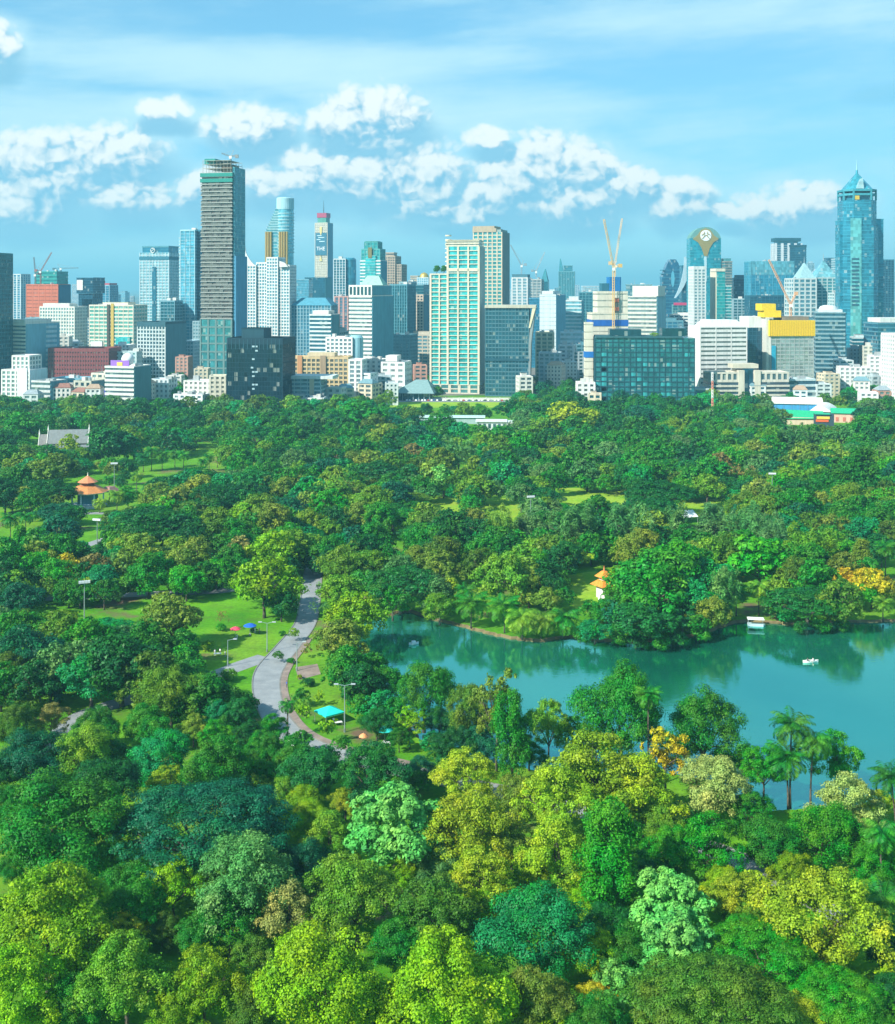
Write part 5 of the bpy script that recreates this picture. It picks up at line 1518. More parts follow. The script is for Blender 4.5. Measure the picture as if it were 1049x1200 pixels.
B('house', 'white house with dark window pairs at the foot of the slim cream shaft', 676, 697, 448, 985, 14, -4, (.08, .12, .12), (.84, .86, .82), br=.5, ps=4.6, pw=2.4, fh=3.8)
o, w, z, m = B('office_block', 'white ribbed office behind the dark teal block, with blank right side', 736, 768, 347, 1150, 40, -22, (.2, .3, .3), (.72, .74, .64), br=.5, fh=4, plain_right=(.30, .56, .62), top=1)
MB().box(-w/2+5, w/2+1.5, 1, 34, z+1.1, zt(335, 1150)).put('upper_storey', WALL, o, (.80, .80, .70))
o, w, z, m = B('office_block', 'grey glass block with roof tanks far behind the white ribbed office', 734, 764, 333, 1500, 30, -8, (.08, .26, .32), (.2, .4, .45), br=.2)
# dark teal block
o, w, m = site('apartment_block', 'wide dark teal glass block with planted roof terraces', 'building', 698, 813, 985, -4)
D = 985
zz = zt(396, D)
block(o, -w/2, w/2, 0, 30, 0, zz, (.035, .22, .24), (.015, .09, .115), br=.22, ps=4.9, pw=.5, proud=.4, fh=4.2, top=0)
MB().box(-w/2+.5, w/2-10, -1.4, 31, zz, zz+1.4).put('roof_slab', WALL, o, (.04, .14, .16))
MB().box(-w/2+12, -w/2+38, 2, 24, zz+1.5, zz+7).put('roof_storey', GLASS, o, (.012, .07, .09))
MB().box(w/2-26, w/2-6, 2, 24, zz+1.5, zz+8).put('roof_storey', GLASS, o, (.012, .08, .10))
MB().box(-w/2-.8, w/2+.8, -1.6, 31, 2.4, 4.6).put('floor_band', WALL, o, (.02, .13, .18))
rs_ = random.Random(9)
pm = MB().box(0, 4.1, -.3, 0, 0, 3.1).mesh('bright_window', GLASS)
for k in range(46):
    i = rs_.choice([0, 1, 1, 1, 6, 7, 8, 11, 11, 12, 12, 15])
    put('bright_window', pm, o, (.06, .46, .48), (-w/2+.4+4.86*i, 0, 5.2+zz/round(zz/4.2)*rs_.randrange(0, 11)))
hg = thing('roof_hedge', 'bright green planting on the roof of the wide dark teal block', 'plants', o.matrix_basis @ Vector((8, 4, zz+1.5)), 0, scale=(1.6, .9, .75))
put('foliage', proto('bush', 0, 'mid')[0], hg, COL['L'])

# ---- right: twisted tower, sail, golden headed tower
o, w, m = site('twisted_tower', 'dark blue pinnacle tower with an oval slit', 'tower', 776, 801, 2050, 0)
D = 2050
hw = w/2
out = [(-hw, 0), (hw, 0), (hw, zt(325, D)), (hw*.75, zt(318, D)), (hw*.55, zt(309, D)), (hw*.3, zt(304, D)), (-hw*.25, zt(304, D)), (-hw*.5, zt(309, D)), (-hw*.8, zt(319, D)), (-hw, zt(324, D))]
MB().slab(out, 0, 22).put('glazing', GLASS, o, (.015, .12, .22))
sl = [(3.0*math.cos(a), zt(327, D)+14*math.sin(a)) for a in np.arange(0, 6.2, .35)]
MB().slab(sl, -.8, 0).put('slit_trim', WALL, o, (.10, .42, .56))
mb = MB()
for k in range(14):
    z = zt(372, D)+k*6.2
    mb.box(-hw-.2, hw+.2, -.4, 22.2, z, z+1.2)
mb.put('floor_cladding', WALL, o, (.04, .22, .32))
o, w, m = site('sail_tower', 'dark tower with a pale curved sail on its left edge', 'tower', 792, 812, 1800, 0)
D = 1800
block(o, -3, w/2, 0, 22, 0, zt(312, D), (.015, .12, .20), (.03, .2, .28), br=.15, far=True)
arc = [(w*.02-1-15*(u**2.2), zt(301, D)-u*62) for u in np.arange(0, 1.01, .1)]
MB().slab(arc + [(x+2.5+5.5*math.sin(math.pi*k/10), z) for k, (x, z) in list(enumerate(arc))[::-1]], -2.5, 0).put('sail', WALL, o, (.48, .68, .76))
block(o, -w/2-6, w/2-2, -9, 0-3, 0, zt(358, D), (.02, .16, .2), (.16, .4, .42), br=.2, ps=7, pw=1, far=True)
MB().box(-w/2-5, w/2-5, -9.8, -9.4, zt(357.5, D), zt(354.5, D)).put('red_lettering', PAINT, o, (.55, .04, .14))
o, w, m = site('arched_tower', 'teal glass tower with an arched golden head and round white emblem', 'tower', 809, 845, 1700, 0)
D = 1700
hw = w/2
MB().box(-hw, hw, 0, 26, 0, zt(279, D)).put('glazing', GLASS, o, (.02, .30, .38))
mb = MB()
for k in range(34):
    z = 6+k*4.6
    mb.box(-hw-.2, hw+.2, -.2, 26.2, z, z+.8)
mb.put('floor_cladding', WALL, o, (.04, .36, .42))
cap = [(-hw, zt(279.1, D))] + [(-hw*.98*math.cos(a), zt(279, D)+15.8*math.sin(a)**1.25) for a in np.arange(.1, 3.1, .15)] + [(hw, zt(279.1, D))]
MB().slab(cap, .2, 25.8).put('arched_head', WALL, o, (.16, .36, .33))
GOLD = (.40, .31, .12)
hd = [(-hw*.86, zt(280, D)), (-hw*.55, zt(276, D)), (-hw*.3, zt(269.5, D)), (0, zt(267.3, D)), (hw*.3, zt(269.5, D)), (hw*.55, zt(276, D)), (hw*.86, zt(280, D)),
      (hw*.5, zt(284, D)), (hw*.26, zt(291, D)), (hw*.1, zt(300, D)), (-hw*.1, zt(300, D)), (-hw*.26, zt(291, D)), (-hw*.5, zt(284, D))]
MB().slab(hd, -.9, .25).put('golden_panel', METAL, o, (.50, .36, .12))
MB().slab([(7.8*math.cos(a), zt(276, D)+7.8*math.sin(a)) for a in np.arange(0, 6.2, .3)], -1.5, -.85).put('emblem_disc', PAINT, o, (.78, .84, .84))
mb = MB()
for sg in (-1, 1):
    mb.bar((0, -1.7, zt(276, D)+1), (sg*5.4, -1.7, zt(276, D)-4.6), .62).bar((sg*1.2, -1.7, zt(276, D)+3.6), (sg*6.2, -1.7, zt(276, D)+.4), .62).bar((sg*2.4, -1.7, zt(276, D)+5.6), (sg*2.6, -1.7, zt(276, D)-1), .5)
mb.put('emblem_marking', PAINT, o, (.34, .28, .12))
MB().box(-2, 1.4, -.6, 0, zt(330, D), zt(300.5, D)).put('pale_strip', WALL, o, (.50, .76, .82))
o, w, z, m = B('residential_tower', 'slim white tower standing in front of the arched golden headed tower', 813, 827, 312, 1420, 20, 6, (.18, .34, .38), (.74, .80, .77), br=.38, ps=4.2, pw=1.7, far=True, plain_right=(.5, .66, .68), top=4)
plant_room(o, -w/2+1, w/2-1, 1, 17, z-5, 5.5, (.72, .78, .76))
o, w, z, m = B('residential_tower', 'teal and cream striped tower right of the arched golden headed tower', 840, 850, 318, 1430, 20, 8, (.02, .36, .36), (.2, .55, .52), br=.16, far=True, plain_left=(.76, .70, .54), top=0)
MB().box(-w/2-1.6, w/2, -.8, 18, z, z+3.4).put('roof_slab', WALL, o, (.78, .74, .58))
block(o, w/2+.4, w/2+8, 1, 18, 0, zt(336, 1430), (.04, .36, .38), (.62, .76, .72), br=.25, far=True)
o, w, z, m = B('residential_tower', 'grey brown tower with a teal lantern behind the teal and cream striped tower', 850, 858, 306, 1650, 18, 0, (.1, .2, .2), (.32, .32, .28), br=.3, far=True)
plant_room(o, -w/2+1, w/2-1, 2, 14, z+.4, 5, (.08, .3, .32))
o, w, z, m = B('residential_tower', 'cream capped tower just right of the golden panel', 842, 851, 303, 1750, 18, 0, (.3, .36, .3), (.60, .56, .40), br=.3, far=True)
# ---- right cluster
B('office_block', 'dark blue stepped block left of the broad blue glass slab', 860, 881, 322, 1750, 26, 0, NAVY, (.03, .16, .24), br=.15, plant=6)
o, w, z, m = B('glass_block', 'broad bright blue glass slab with a pale upper third', 880, 931, 306, 1620, 30, 3, (.03, .28, .42), (.10, .40, .52), br=.1, ps=6, pw=.5, far=True)
MB().box(-w/2-.3, w/2+.3, -.5, 10, zt(322, 1620), zt(306, 1620)-.4).put('pale_band', GLASS, o, (.14, .42, .5))
B('office_block', 'dark lower block in front of the broad blue glass slab', 879, 925, 346, 1500, 26, 0, (.015, .11, .18), (.03, .17, .24), br=.15, ps=5, pw=.4)
o, w, z, m = B('office_tower', 'white and black tower with two floating dark roof slabs', 909, 940, 285, 1950, 26, 0, (.02, .12, .18), (.66, .74, .76), br=.12, ps=10, pw=4.5, far=True, top=0)
MB().box(-w/2-.5, w/2-2, -1, 26, z+3, z+8.6).put('roof_slab', WALL, o, (.015, .11, .16))
MB().box(-w/2+3, w/2-6, 3, 22, z, z+3).put('roof_storey', GLASS, o, (.1, .3, .36))
block(o, 1, w/2+6, -3, -.5, 0, zt(290, 1950), (.015, .1, .16), (.03, .17, .22), br=.15, far=True)
MB().box(0, w/2+6.5, -4, -.3, zt(290, 1950)+1.7, zt(287, 1950)).put('roof_slab', WALL, o, (.015, .10, .15))
o, w, z, m = B('hotel_block', 'white grid fronted block with a pale dome like pyramid, behind the orange crane', 930, 957, 326, 1420, 30, 4, (.10, .28, .34), (.62, .72, .70), br=.35, ps=7, pw=1.8, far=True, fh=5)
MB().prism([(-w/2+8, 2), (w/2, 2), (w/2, 26), (-w/2+8, 26)], z+1.5, zt(308, 1420), [(w*.12, 12), (w*.16, 12), (w*.16, 14), (w*.12, 14)]).put('roof', WALL, o, (.34, .58, .62))
antenna(o, w*.14, 13, zt(308, 1420), 8, .5)
o, w, z, m = B('hotel_block', 'pale teal block under a glazed pyramid, left of the tall spired tower', 957, 982, 325, 1450, 30, 3, (.08, .34, .40), (.50, .68, .68), br=.25, ps=6, pw=1.3, far=True)
MB().prism([(-w/2, 1), (w/2, 1), (w/2, 26), (-w/2, 26)], z+1.5, zt(305, 1450), [(-.5, 12), (.5, 12), (.5, 14), (-.5, 14)]).put('roof', GLASS, o, (.20, .50, .54))
antenna(o, 0, 13, zt(305, 1450), 9, .5)
B('office_tower', 'small dark tower behind the two pyramid roofs', 970, 978, 302, 2100, 20, 0, NAVY, (.05, .2, .28), br=.2)
B('office_tower', 'small pale tower between the pyramids and the tall spired tower', 979, 988, 303, 1900, 20, 0, (.2, .38, .42), (.46, .6, .62), br=.3)
B('office_block', 'pale banded block at the left foot of the tall spired tower', 978, 992, 343, 1400, 20, 4, (.16, .38, .42), (.56, .70, .70), br=.4, ps=5, pw=1)
# the tall spired tower
o, w, m = site('spired_skyscraper', 'tallest right hand skyscraper, blue green glass with an octagonal crown and spire', 'skyscraper', 989, 1030, 1350, 0)
D = 1350
def octo(a, c, y=15):
    return [(-a, y-c), (-c, y-a), (c, y-a), (a, y-c), (a, y+c), (c, y+a), (-c, y+a), (-a, y+c)]
GB = (.03, .24, .33)
def oblock(poly, z0, z1, g):
    MB().prism(poly, z0, z1).put('glazing', GLASS, o, g)
    mb = MB()
    k = z0+2
    while k < z1-.6:
        mb.prism([(x*1.012, 15+(y-15)*1.012) for x, y in poly], k, k+.5)
        k += 4.0
    mb.put('floor_cladding', WALL, o, tuple(min(1, q*1.6) for q in g))
a = w*.5
oblock(octo(a, a*.62), 0, zt(265, D), GB)
oblock(octo(a*.96, a*.5), zt(265, D)+.1, zt(234.5, D), GB)
block(o, w/2-3, w/2+8, 8, 24, 0, zt(257, D), (.02, .22, .32), (.05, .32, .42), br=.12, far=True, top=1)
block(o, -w/2-2.5, -w/2+4, 7, 22, 0, zt(259, D), (.025, .26, .36), (.05, .34, .44), br=.12, far=True, top=1)
MB().box(-w/2+6, -w/2+18, -5.6, -4.3, 0, zt(256, D)).put('pale_bay', GLASS, o, (.16, .50, .50))
mb = MB()
for k in range(13):
    mb.box(-w/2+7, -w/2+15, -6.2, -5.6, zt(358, D)+k*4.3, zt(358, D)+k*4.3+1.9)
mb.put('balcony_cladding', WALL, o, (.04, .14, .2))
MB().prism(octo(a*.80, a*.42), zt(234.5, D), zt(229, D)).put('recessed_storey', GLASS, o, (.02, .16, .22))
MB().prism(octo(a*.96, a*.52), zt(229, D), zt(226.5, D)).put('crown_ring', WALL, o, (.06, .36, .44))
for x, y in octo(a*.92, a*.5):
    MB().box(x-.9, x+.9, y-.9, y+.9, zt(234.5, D), zt(221.5, D)).put('crown_post', WALL, o, (.06, .36, .44))
MB().prism(octo(a*.97, a*.53), zt(224, D), zt(221.6, D)).put('crown_ring', WALL, o, (.06, .36, .44))
MB().prism(octo(a*.80, a*.45), zt(221.6, D), zt(202, D), octo(a*.07, a*.035)).put('pyramid_roof', GLASS, o, (.05, .34, .42))
MB().slab([(-6, zt(221, D)), (2.4, zt(221, D)), (1.2, zt(208.5, D)), (-1.2, zt(209.5, D))], -1.8, 3).put('pale_panel', GLASS, o, (.42, .60, .62))
MB().box(-8.5, -3.4, -3.6, -1, zt(234, D), zt(229.4, D)).put('gold_panel', PAINT, o, (.62, .44, .05))
MB().cone(0, 15, zt(206, D), zt(198, D), 1.7, 1.2, 10).put('spire_base', METAL, o, (.05, .32, .4))
antenna(o, 0, 15, zt(198, D), 12, 1.2, (.35, .6, .66), 'spire')
B('office_tower', 'dark blue tower at the right edge behind the tall spired tower', 1030, 1048, 304, 1800, 30, 6, NAVY, (.04, .22, .3), br=.15, ps=5, pw=.6)
o, w, z, m = B('office_block', 'blue banded office under a white roof at the right edge', 1028, 1075, 378, 1150, 30, 6, (.03, .16, .24), (.10, .30, .38), br=.3, fh=4)
MB().box(-w/2+3, w/2, 1, 28, z+1.7, z+6).put('roof_box', WALL, o, (.78, .80, .76))
B('apartment_block', 'white apartment slab with rows of dark windows cut off by the right edge', 1048, 1100, 391, 1000, 24, 6, (.16, .24, .26), (.86, .88, .86), br=.42, ps=3.4, pw=1.6, fh=3.4)
# white hospital like slab
o, w, m = site('office_block', 'white slab of close ribbon windows with a blank left end', 'building', 820, 876, 1050, 9)
D = 1050
zz = zt(384, D)
block(o, -w/2, w/2, 0, 28, 0, zz, (.16, .2, .2), (.86, .87, .82), br=.6, fh=3.9, ps=13, pw=.7, proud=.4, plain_left=(.88, .89, .85), top=1)
MB().prism([(-w/2+4, 1), (w/2-1, 1), (w/2-1, 26), (-w/2+4, 26)], zz+1, zt(375, D), [(-w/2+10, 3), (w/2-8, 3), (w/2-8, 24), (-w/2+10, 24)]).put('roof_storey', WALL, o, (.86, .87, .83))
o, w, z, m = B('office_block', 'dark glass block with a white roof storey right of the white ribbon slab', 877, 896, 384, 1090, 26, 6, (.012, .07, .12), (.03, .13, .19), br=.12, ps=4, pw=.3, top=0)
MB().box(-w/2, w/2, 0, 24, z+.1, zt(371, 1090)).put('roof_storey', WALL, o, (.82, .84, .80))
# building wrapped in yellow
o, w, m = site('unfinished_building', 'unfinished block with a bright yellow safety screen and grey netted floors', 'building', 903, 954, 1080, 6)
D = 1080
block(o, -w/2, w/2, 0, 28, 0, zt(394, D), (.30, .38, .38), (.46, .52, .50), br=.3, ps=4.2, pw=.35, proud=.15, fh=3.4, top=0, plain_left=(.70, .74, .68))
YEL = (.80, .55, .02)
MB().box(-w/2-1.8, w/2+1.2, -1.4, 29, zt(394, D)+.1, zt(375.5, D)).put('safety_screen', CLOTH, o, YEL)
mb = MB()
for k in range(26):
    mb.box(-w/2-1.6+k*(w+2.6)/26, -w/2-1.3+k*(w+2.6)/26, -1.7, -1.35, zt(394, D)+.3, zt(376, D))
mb.put('screen_rib', PAINT, o, (.70, .44, .02))
MB().box(-w/2-5, -w/2+11, 4, 20, zt(372, D), zt(364, D)).box(-w/2-7, -w/2+6, 4, 20, zt(364, D), zt(356, D)).put('yellow_formwork', CLOTH, o, YEL)
MB().box(-w/2+12, w/2-3, 3, 24, zt(375.4, D), zt(371, D)).put('formwork', WALL, o, (.25, .22, .18))
MB().box(-w/2-3.5, -w/2-.8, 2, 14, 20, zt(372, D)).put('hoist_shaft', PAINT, o, (.55, .56, .50))
MB().box(-w/2+.5, -w/2+4, -1, 0, 10, zt(405, D)).put('blue_sheet', CLOTH, o, (.03, .35, .5))
crane('orange luffing crane with raised jib above the yellow screened block', o.location.x+2, D+12, zt(374, D), zt(357, D)-zt(374, D), (-20, 41, 0), (5, 11), (.6, .33, .18), 1.6, .22)
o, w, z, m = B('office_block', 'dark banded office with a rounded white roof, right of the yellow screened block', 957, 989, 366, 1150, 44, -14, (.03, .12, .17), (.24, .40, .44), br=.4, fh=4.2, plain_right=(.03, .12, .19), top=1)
MB().lathe([(9, 0), (9, 3), (7.6, 5.4), (4, 6.6)], 24, 0, 0).put('round_roof', WALL, o, (.74, .82, .82), (-1, 14, z+1.1))
MB().box(-w/2+3, w/2-2, 4, 30, z+1.1, z+3.6).put('roof_storey', WALL, o, (.66, .76, .78))
# low ornate cream building
o, w, m = site('institute_building', 'low cream building of two banded wings around a dark central slot', 'building', 832, 925, 1000, 3)
D = 1000
for (a, b_) in ((-w/2, -5), (4, w/2)):
    block(o, a, b_, 0, 22, 0, zt(448, D), (.06, .10, .13), (.68, .66, .56), br=.42, fh=4.2, proud=.6, top=0)
    block(o, a+.4, b_-.4, .6, 21, zt(448, D)+.1, zt(438, D), (.10, .17, .2), (.72, .69, .58), br=.3, fh=6.5, ps=4.6, pw=1.7, proud=.5, top=1.4)
MB().box(-4.9, 3.9, 2.5, 20, 0, zt(432, D)).put('glazing', GLASS, o, (.02, .10, .16))
for x in (-9.5, 4.2):
    MB().box(x, x+5, -.9, 20, 0, zt(434, D)).put('pylon', WALL, o, (.72, .68, .56))
MB().box(-13, 8.5, 3, 19, zt(432, D)+.1, zt(427, D)).put('upper_storey', WALL, o, (.70, .66, .52))
B('low_office', 'pale banded low office at the right end of the low cream building', 922, 956, 444, 1010, 20, 4, (.05, .13, .2), (.60, .72, .74), br=.42, fh=4.4)
B('low_office', 'white roofed low block with a blue front left of the low cream building', 815, 834, 455, 990, 18, 2, (.06, .22, .34), (.60, .70, .70), br=.3, fh=4)
# low houses on the right
HL = [('house', 'cream cube house at the foot of the dark banded office', 1012, 1030, 405, 1160, 18, (.3, .34, .3), (.76, .74, .62)),
      ('house', 'wide white house below the cream cube house', 1020, 1043, 417, 1110, 18, (.4, .46, .46), (.84, .86, .84)),
      ('house', 'long white terrace house under the dark banded office', 985, 1020, 430, 1080, 16, (.3, .38, .4), (.84, .86, .84)),
      ('house', 'white house beside the right edge apartment slab, half hidden by trees', 1009, 1028, 460, 960, 14, (.2, .28, .3), (.84, .86, .85)),
      ('house', 'white house with a flat porch left of the black cube', 203, 238, 462, 945, 12, (.10, .2, .26), (.82, .86, .85)),
      ('house', 'cream house with rows of square windows touching the black cube', 246, 264, 440, 975, 14, (.2, .22, .18), (.82, .78, .62)),
      ('house', 'white stepped house with a round stair, behind the flat porch house', 215, 250, 446, 1000, 16, (.3, .34, .34), (.84, .85, .80)),
      ('house', 'pale house among trees right of the white ribbed office with the ball', 176, 198, 444, 1010, 14, (.2, .3, .34), (.66, .78, .80)),
      ('house', 'white rooftop house under the cream stair strip block', 52, 80, 394, 1210, 16, (.3, .4, .4), (.80, .80, .72)),
      ('house', 'pale green house below the white square lattice block', 130, 160, 412, 1170, 16, (.2, .42, .44), (.60, .76, .76))]
for nm, lb, x0, x1, yt, D, dp, g, wl in HL:
    B(nm, lb, x0, x1, yt, D, dp, random.Random(x0).uniform(-16, 6), g, wl, br=.5, ps=4.5, pw=2.0, fh=3.7, top=1.2)
# far skyline seen as pale silhouettes
rngB = random.Random(31)
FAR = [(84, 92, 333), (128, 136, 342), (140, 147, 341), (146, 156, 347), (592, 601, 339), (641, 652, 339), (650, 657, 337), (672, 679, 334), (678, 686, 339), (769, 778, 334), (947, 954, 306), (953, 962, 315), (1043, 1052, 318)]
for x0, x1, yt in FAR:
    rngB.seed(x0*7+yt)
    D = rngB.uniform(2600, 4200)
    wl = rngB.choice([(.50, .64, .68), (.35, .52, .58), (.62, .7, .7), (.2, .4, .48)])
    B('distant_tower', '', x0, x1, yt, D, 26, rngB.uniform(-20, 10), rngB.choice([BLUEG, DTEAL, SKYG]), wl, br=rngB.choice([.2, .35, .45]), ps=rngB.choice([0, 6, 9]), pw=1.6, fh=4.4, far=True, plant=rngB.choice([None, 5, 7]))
# broad lower blocks filling the streets between the towers
LOW = [(88, 104, 372, 1500), (226, 236, 376, 1350), (386, 398, 384, 1300), (456, 480, 392, 1300), (476, 508, 388, 1350), (676, 700, 400, 1300), (764, 800, 372, 1420), (786, 822, 366, 1550), (860, 884, 350, 1600), (880, 905, 372, 1350), (944, 962, 372, 1350), (1000, 1016, 392, 1280), (30, 52, 372, 1450)]
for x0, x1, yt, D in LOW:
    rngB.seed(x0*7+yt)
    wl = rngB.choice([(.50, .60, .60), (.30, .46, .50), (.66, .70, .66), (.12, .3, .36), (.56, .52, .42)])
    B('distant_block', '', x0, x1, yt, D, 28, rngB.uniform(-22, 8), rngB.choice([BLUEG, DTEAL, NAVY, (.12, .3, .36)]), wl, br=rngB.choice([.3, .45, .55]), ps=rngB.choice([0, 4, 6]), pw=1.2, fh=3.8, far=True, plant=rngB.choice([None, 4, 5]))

# small houses and shops crowding the streets behind the trees
SMALL = [(62, 82, 455, 985), (84, 99, 460, 975), (101, 117, 456, 975), (161, 176, 449, 1000), (198, 212, 440, 1060), (228, 243, 432, 1090), (340, 357, 462, 950), (358, 379, 466, 940), (398, 414, 455, 975), (440, 458, 441, 1030),
         (452, 466, 449, 1000), (609, 624, 441, 1060), (642, 657, 428, 1110), (660, 676, 424, 1130), (666, 684, 412, 1180), (931, 945, 457, 970), (957, 974, 450, 1010), (966, 984, 438, 1070), (984, 1000, 422, 1120), (1002, 1018, 447, 1010),
         (1022, 1037, 441, 1030), (880, 897, 452, 1000), (70, 92, 402, 1230), (134, 152, 404, 1220), (206, 220, 418, 1160), (420, 436, 450, 990), (486, 500, 428, 1120), (690, 704, 462, 960), (996, 1012, 408, 1190), (1030, 1044, 458, 965), (28, 44, 462, 965)]
for x0, x1, yt, D in SMALL:
    rngB.seed(x0*7+yt)
    wl = rngB.choice([(.84, .86, .84), (.70, .78, .78), (.74, .66, .5), (.5, .6, .62), (.6, .34, .26), (.8, .8, .74)])
    o, w, z, m = B('house', '', x0, x1, yt, D, rngB.uniform(12, 18), rngB.uniform(-24, 14), rngB.choice([(.1, .16, .18), (.2, .3, .32), DTEAL]), wl, br=rngB.choice([.45, .55]), ps=rngB.choice([3.6, 4.6, 5.5]), pw=1.8, fh=3.5, top=rngB.choice([.8, 1.2]))
    if rngB.random() < .5:
        MB().prism([(-w/2-.8, -.8), (w/2+.8, -.8), (w/2+.8, 12), (-w/2-.8, 12)], z+1.3, z+4.6, [(-w/2+2, 5), (w/2-2, 5), (w/2-2, 6), (-w/2+2, 6)]).put('roof', TILE, o, rngB.choice([(.3, .14, .1), (.3, .36, .38), (.16, .3, .34), (.42, .3, .2)]))
    else:
        plant_room(o, -w*.3, w*.1, 3, 9, z+.4, rngB.uniform(2.2, 3.6), wl)
# ================================================================ things in the park
def at(px, py, z=0.0):
    return gp(px, py, z)
# ---- grey roofed Thai hall
p = at(76, 529)
hall = thing('temple_hall', 'white gabled hall under a steep grey two tier roof among the far trees', 'hall', p, R(9))
MB().box(-8, 15, -4.2, 4.2, 0, 5.2).box(-13.5, -8, -3.2, 3.2, 0, 4.4).put('wall', WALL, hall, (.70, .78, .78))
def gable_roof(x0, x1, hw, z0, zr, over=.0):
    mb = MB()
    mb.add([(x0, -hw, z0), (x1, -hw, z0), (x1, 0, zr), (x0, 0, zr), (x0, hw, z0), (x1, hw, z0), (x0, -hw, z0-.4), (x1, -hw, z0-.4), (x1, hw, z0-.4), (x0, hw, z0-.4)],
           [(0, 1, 2, 3), (4, 3, 2, 5), (0, 6, 7, 1), (4, 5, 8, 9), (0, 3, 4, 9, 6), (1, 7, 8, 5, 2), (6, 9, 8, 7)])
    return mb
gable_roof(-9, 14.5, 5.6, 5.6, 13.2).put('roof', TILE, hall, (.19, .215, .215))
gable_roof(-10, 16, 8.2, 3.6, 6.2).put('lower_roof', TILE, hall, (.2, .23, .24))
gable_roof(-14.5, -9.2, 4.4, 4.8, 10.6).put('porch_roof', TILE, hall, (.2, .2, .19))
for (x, hw, z0, zr) in ((-14.55, 4.6, 4.8, 11.2), (-9.4, 5.9, 5.6, 13.8), (14.45, 5.9, 5.6, 13.8)):
    MB().add([(x, -hw, z0-.3), (x, hw, z0-.3), (x, 0, zr), (x-.3, -hw, z0-.3), (x-.3, hw, z0-.3), (x-.3, 0, zr)], [(0, 1, 2), (5, 4, 3), (0, 2, 5, 3), (2, 1, 4, 5), (1, 0, 3, 4)]).put('gable', PAINT, hall, (.80, .80, .74))
    MB().cone(x-.15, 0, zr-.6, zr+2.6, .45, .06, 8).put('finial', PAINT, hall, (.85, .84, .78))
# ---- orange roofed pavilion
p = at(103, 593)
pav = thing('pavilion', 'two tier orange roofed pavilion with pale blue posts beside the far lawn', 'pavilion', p, R(16))
ORG = (.62, .24, .07)
MB().cone(0, 0, 6.8, 9.4, 9.4, 4.4, 8).put('lower_roof', TILE, pav, ORG)
MB().cone(0, 0, 9.3, 11.0, 2.9, 2.9, 8).put('lantern', WALL, pav, (.30, .14, .08))
MB().cone(0, 0, 11.0, 13.8, 4.6, .3, 8).put('upper_roof', TILE, pav, (.66, .24, .10))
MB().cone(0, 0, 13.7, 15.4, .3, .05, 8).put('finial', PAINT, pav, (.8, .75, .6))
MB().cone(9.5, 3, 6.0, 8.0, 5.2, 2.0, 4).put('side_roof', TILE, pav, (.32, .17, .14))
MB().cone(-8.5, 2.5, 6.0, 8.2, 4.6, 1.4, 4).put('side_roof', TILE, pav, (.66, .30, .10))
for k in range(8):
    a = math.pi/4*k+.39
    MB().cone(7.4*math.cos(a), 7.4*math.sin(a), 0, 6.9, .34, .3, 8).put('post', PAINT, pav, (.46, .68, .80))
MB().cone(0, 0, 0, .7, 8.6, 8.6, 8).put('platform', WALL, pav, (.66, .74, .78))
MB().cone(0, 0, .7, 5.5, 4.5, 4.5, 8).put('inner_wall', WALL, pav, (.10, .34, .48))
mb = MB()
for k in range(8):
    a, b_ = math.pi/4*k+.39, math.pi/4*(k+1)+.39
    for z in (1.2, 1.8):
        mb.bar((7.6*math.cos(a), 7.6*math.sin(a), z), (7.6*math.cos(b_), 7.6*math.sin(b_), z), .12)
mb.put('railing', PAINT, pav, (.70, .80, .84))
MB().cone(0, 0, 6.3, 6.8, 9.0, 9.5, 8).put('eaves', PAINT, pav, (.55, .66, .62))
# ---- small pavilion across the lake
p = at(708, 700)
pav2 = thing('pavilion', 'small white pavilion with bright orange stacked roofs across the lake', 'pavilion', p, R(30), scale=(.78, .78, .82))
OR2 = (.80, .28, .03)
MB().box(-2.3, 2.3, -2.3, 2.3, 0, 5.0).put('wall', WALL, pav2, (.80, .82, .80))
MB().prism([(-4.2, -4.2), (4.2, -4.2), (4.2, 4.2), (-4.2, 4.2)], 5.0, 7.0, [(-1.7, -1.7), (1.7, -1.7), (1.7, 1.7), (-1.7, 1.7)]).put('lower_roof', TILE, pav2, OR2)
MB().box(-1.5, 1.5, -1.5, 1.5, 7.0, 8.2).put('lantern', WALL, pav2, (.7, .78, .78))
MB().prism([(-2.9, -2.9), (2.9, -2.9), (2.9, 2.9), (-2.9, 2.9)], 8.2, 10.4, [(-.7, -.7), (.7, -.7), (.7, .7), (-.7, .7)]).put('upper_roof', TILE, pav2, OR2)
MB().cone(0, 0, 10.3, 12.4, .4, .06, 8).put('finial', PAINT, pav2, (.75, .25, .1))
for x, y in ((-4.6, -3.2), (-3.4, -4.8), (3.4, -4.8), (4.8, -3.2)):
    MB().box(x-.5, x+.5, y-.5, y+.5, 0, 2.4).cone(x, y, 2.4, 4.6, .6, .05, 4).put('gate_post', PAINT, pav2, (.82, .84, .82))
mb = MB()
mb.box(-3.4, 3.4, -5.0, -4.7, 0, 1.7)
mb.put('low_wall', WALL, pav2, (.78, .82, .80))
for x in (-1.2, 1.2):
    MB().box(x-.5, x+.5, -2.4, -2.25, 1.2, 3.4).put('window', GLASS, pav2, (.05, .12, .16))
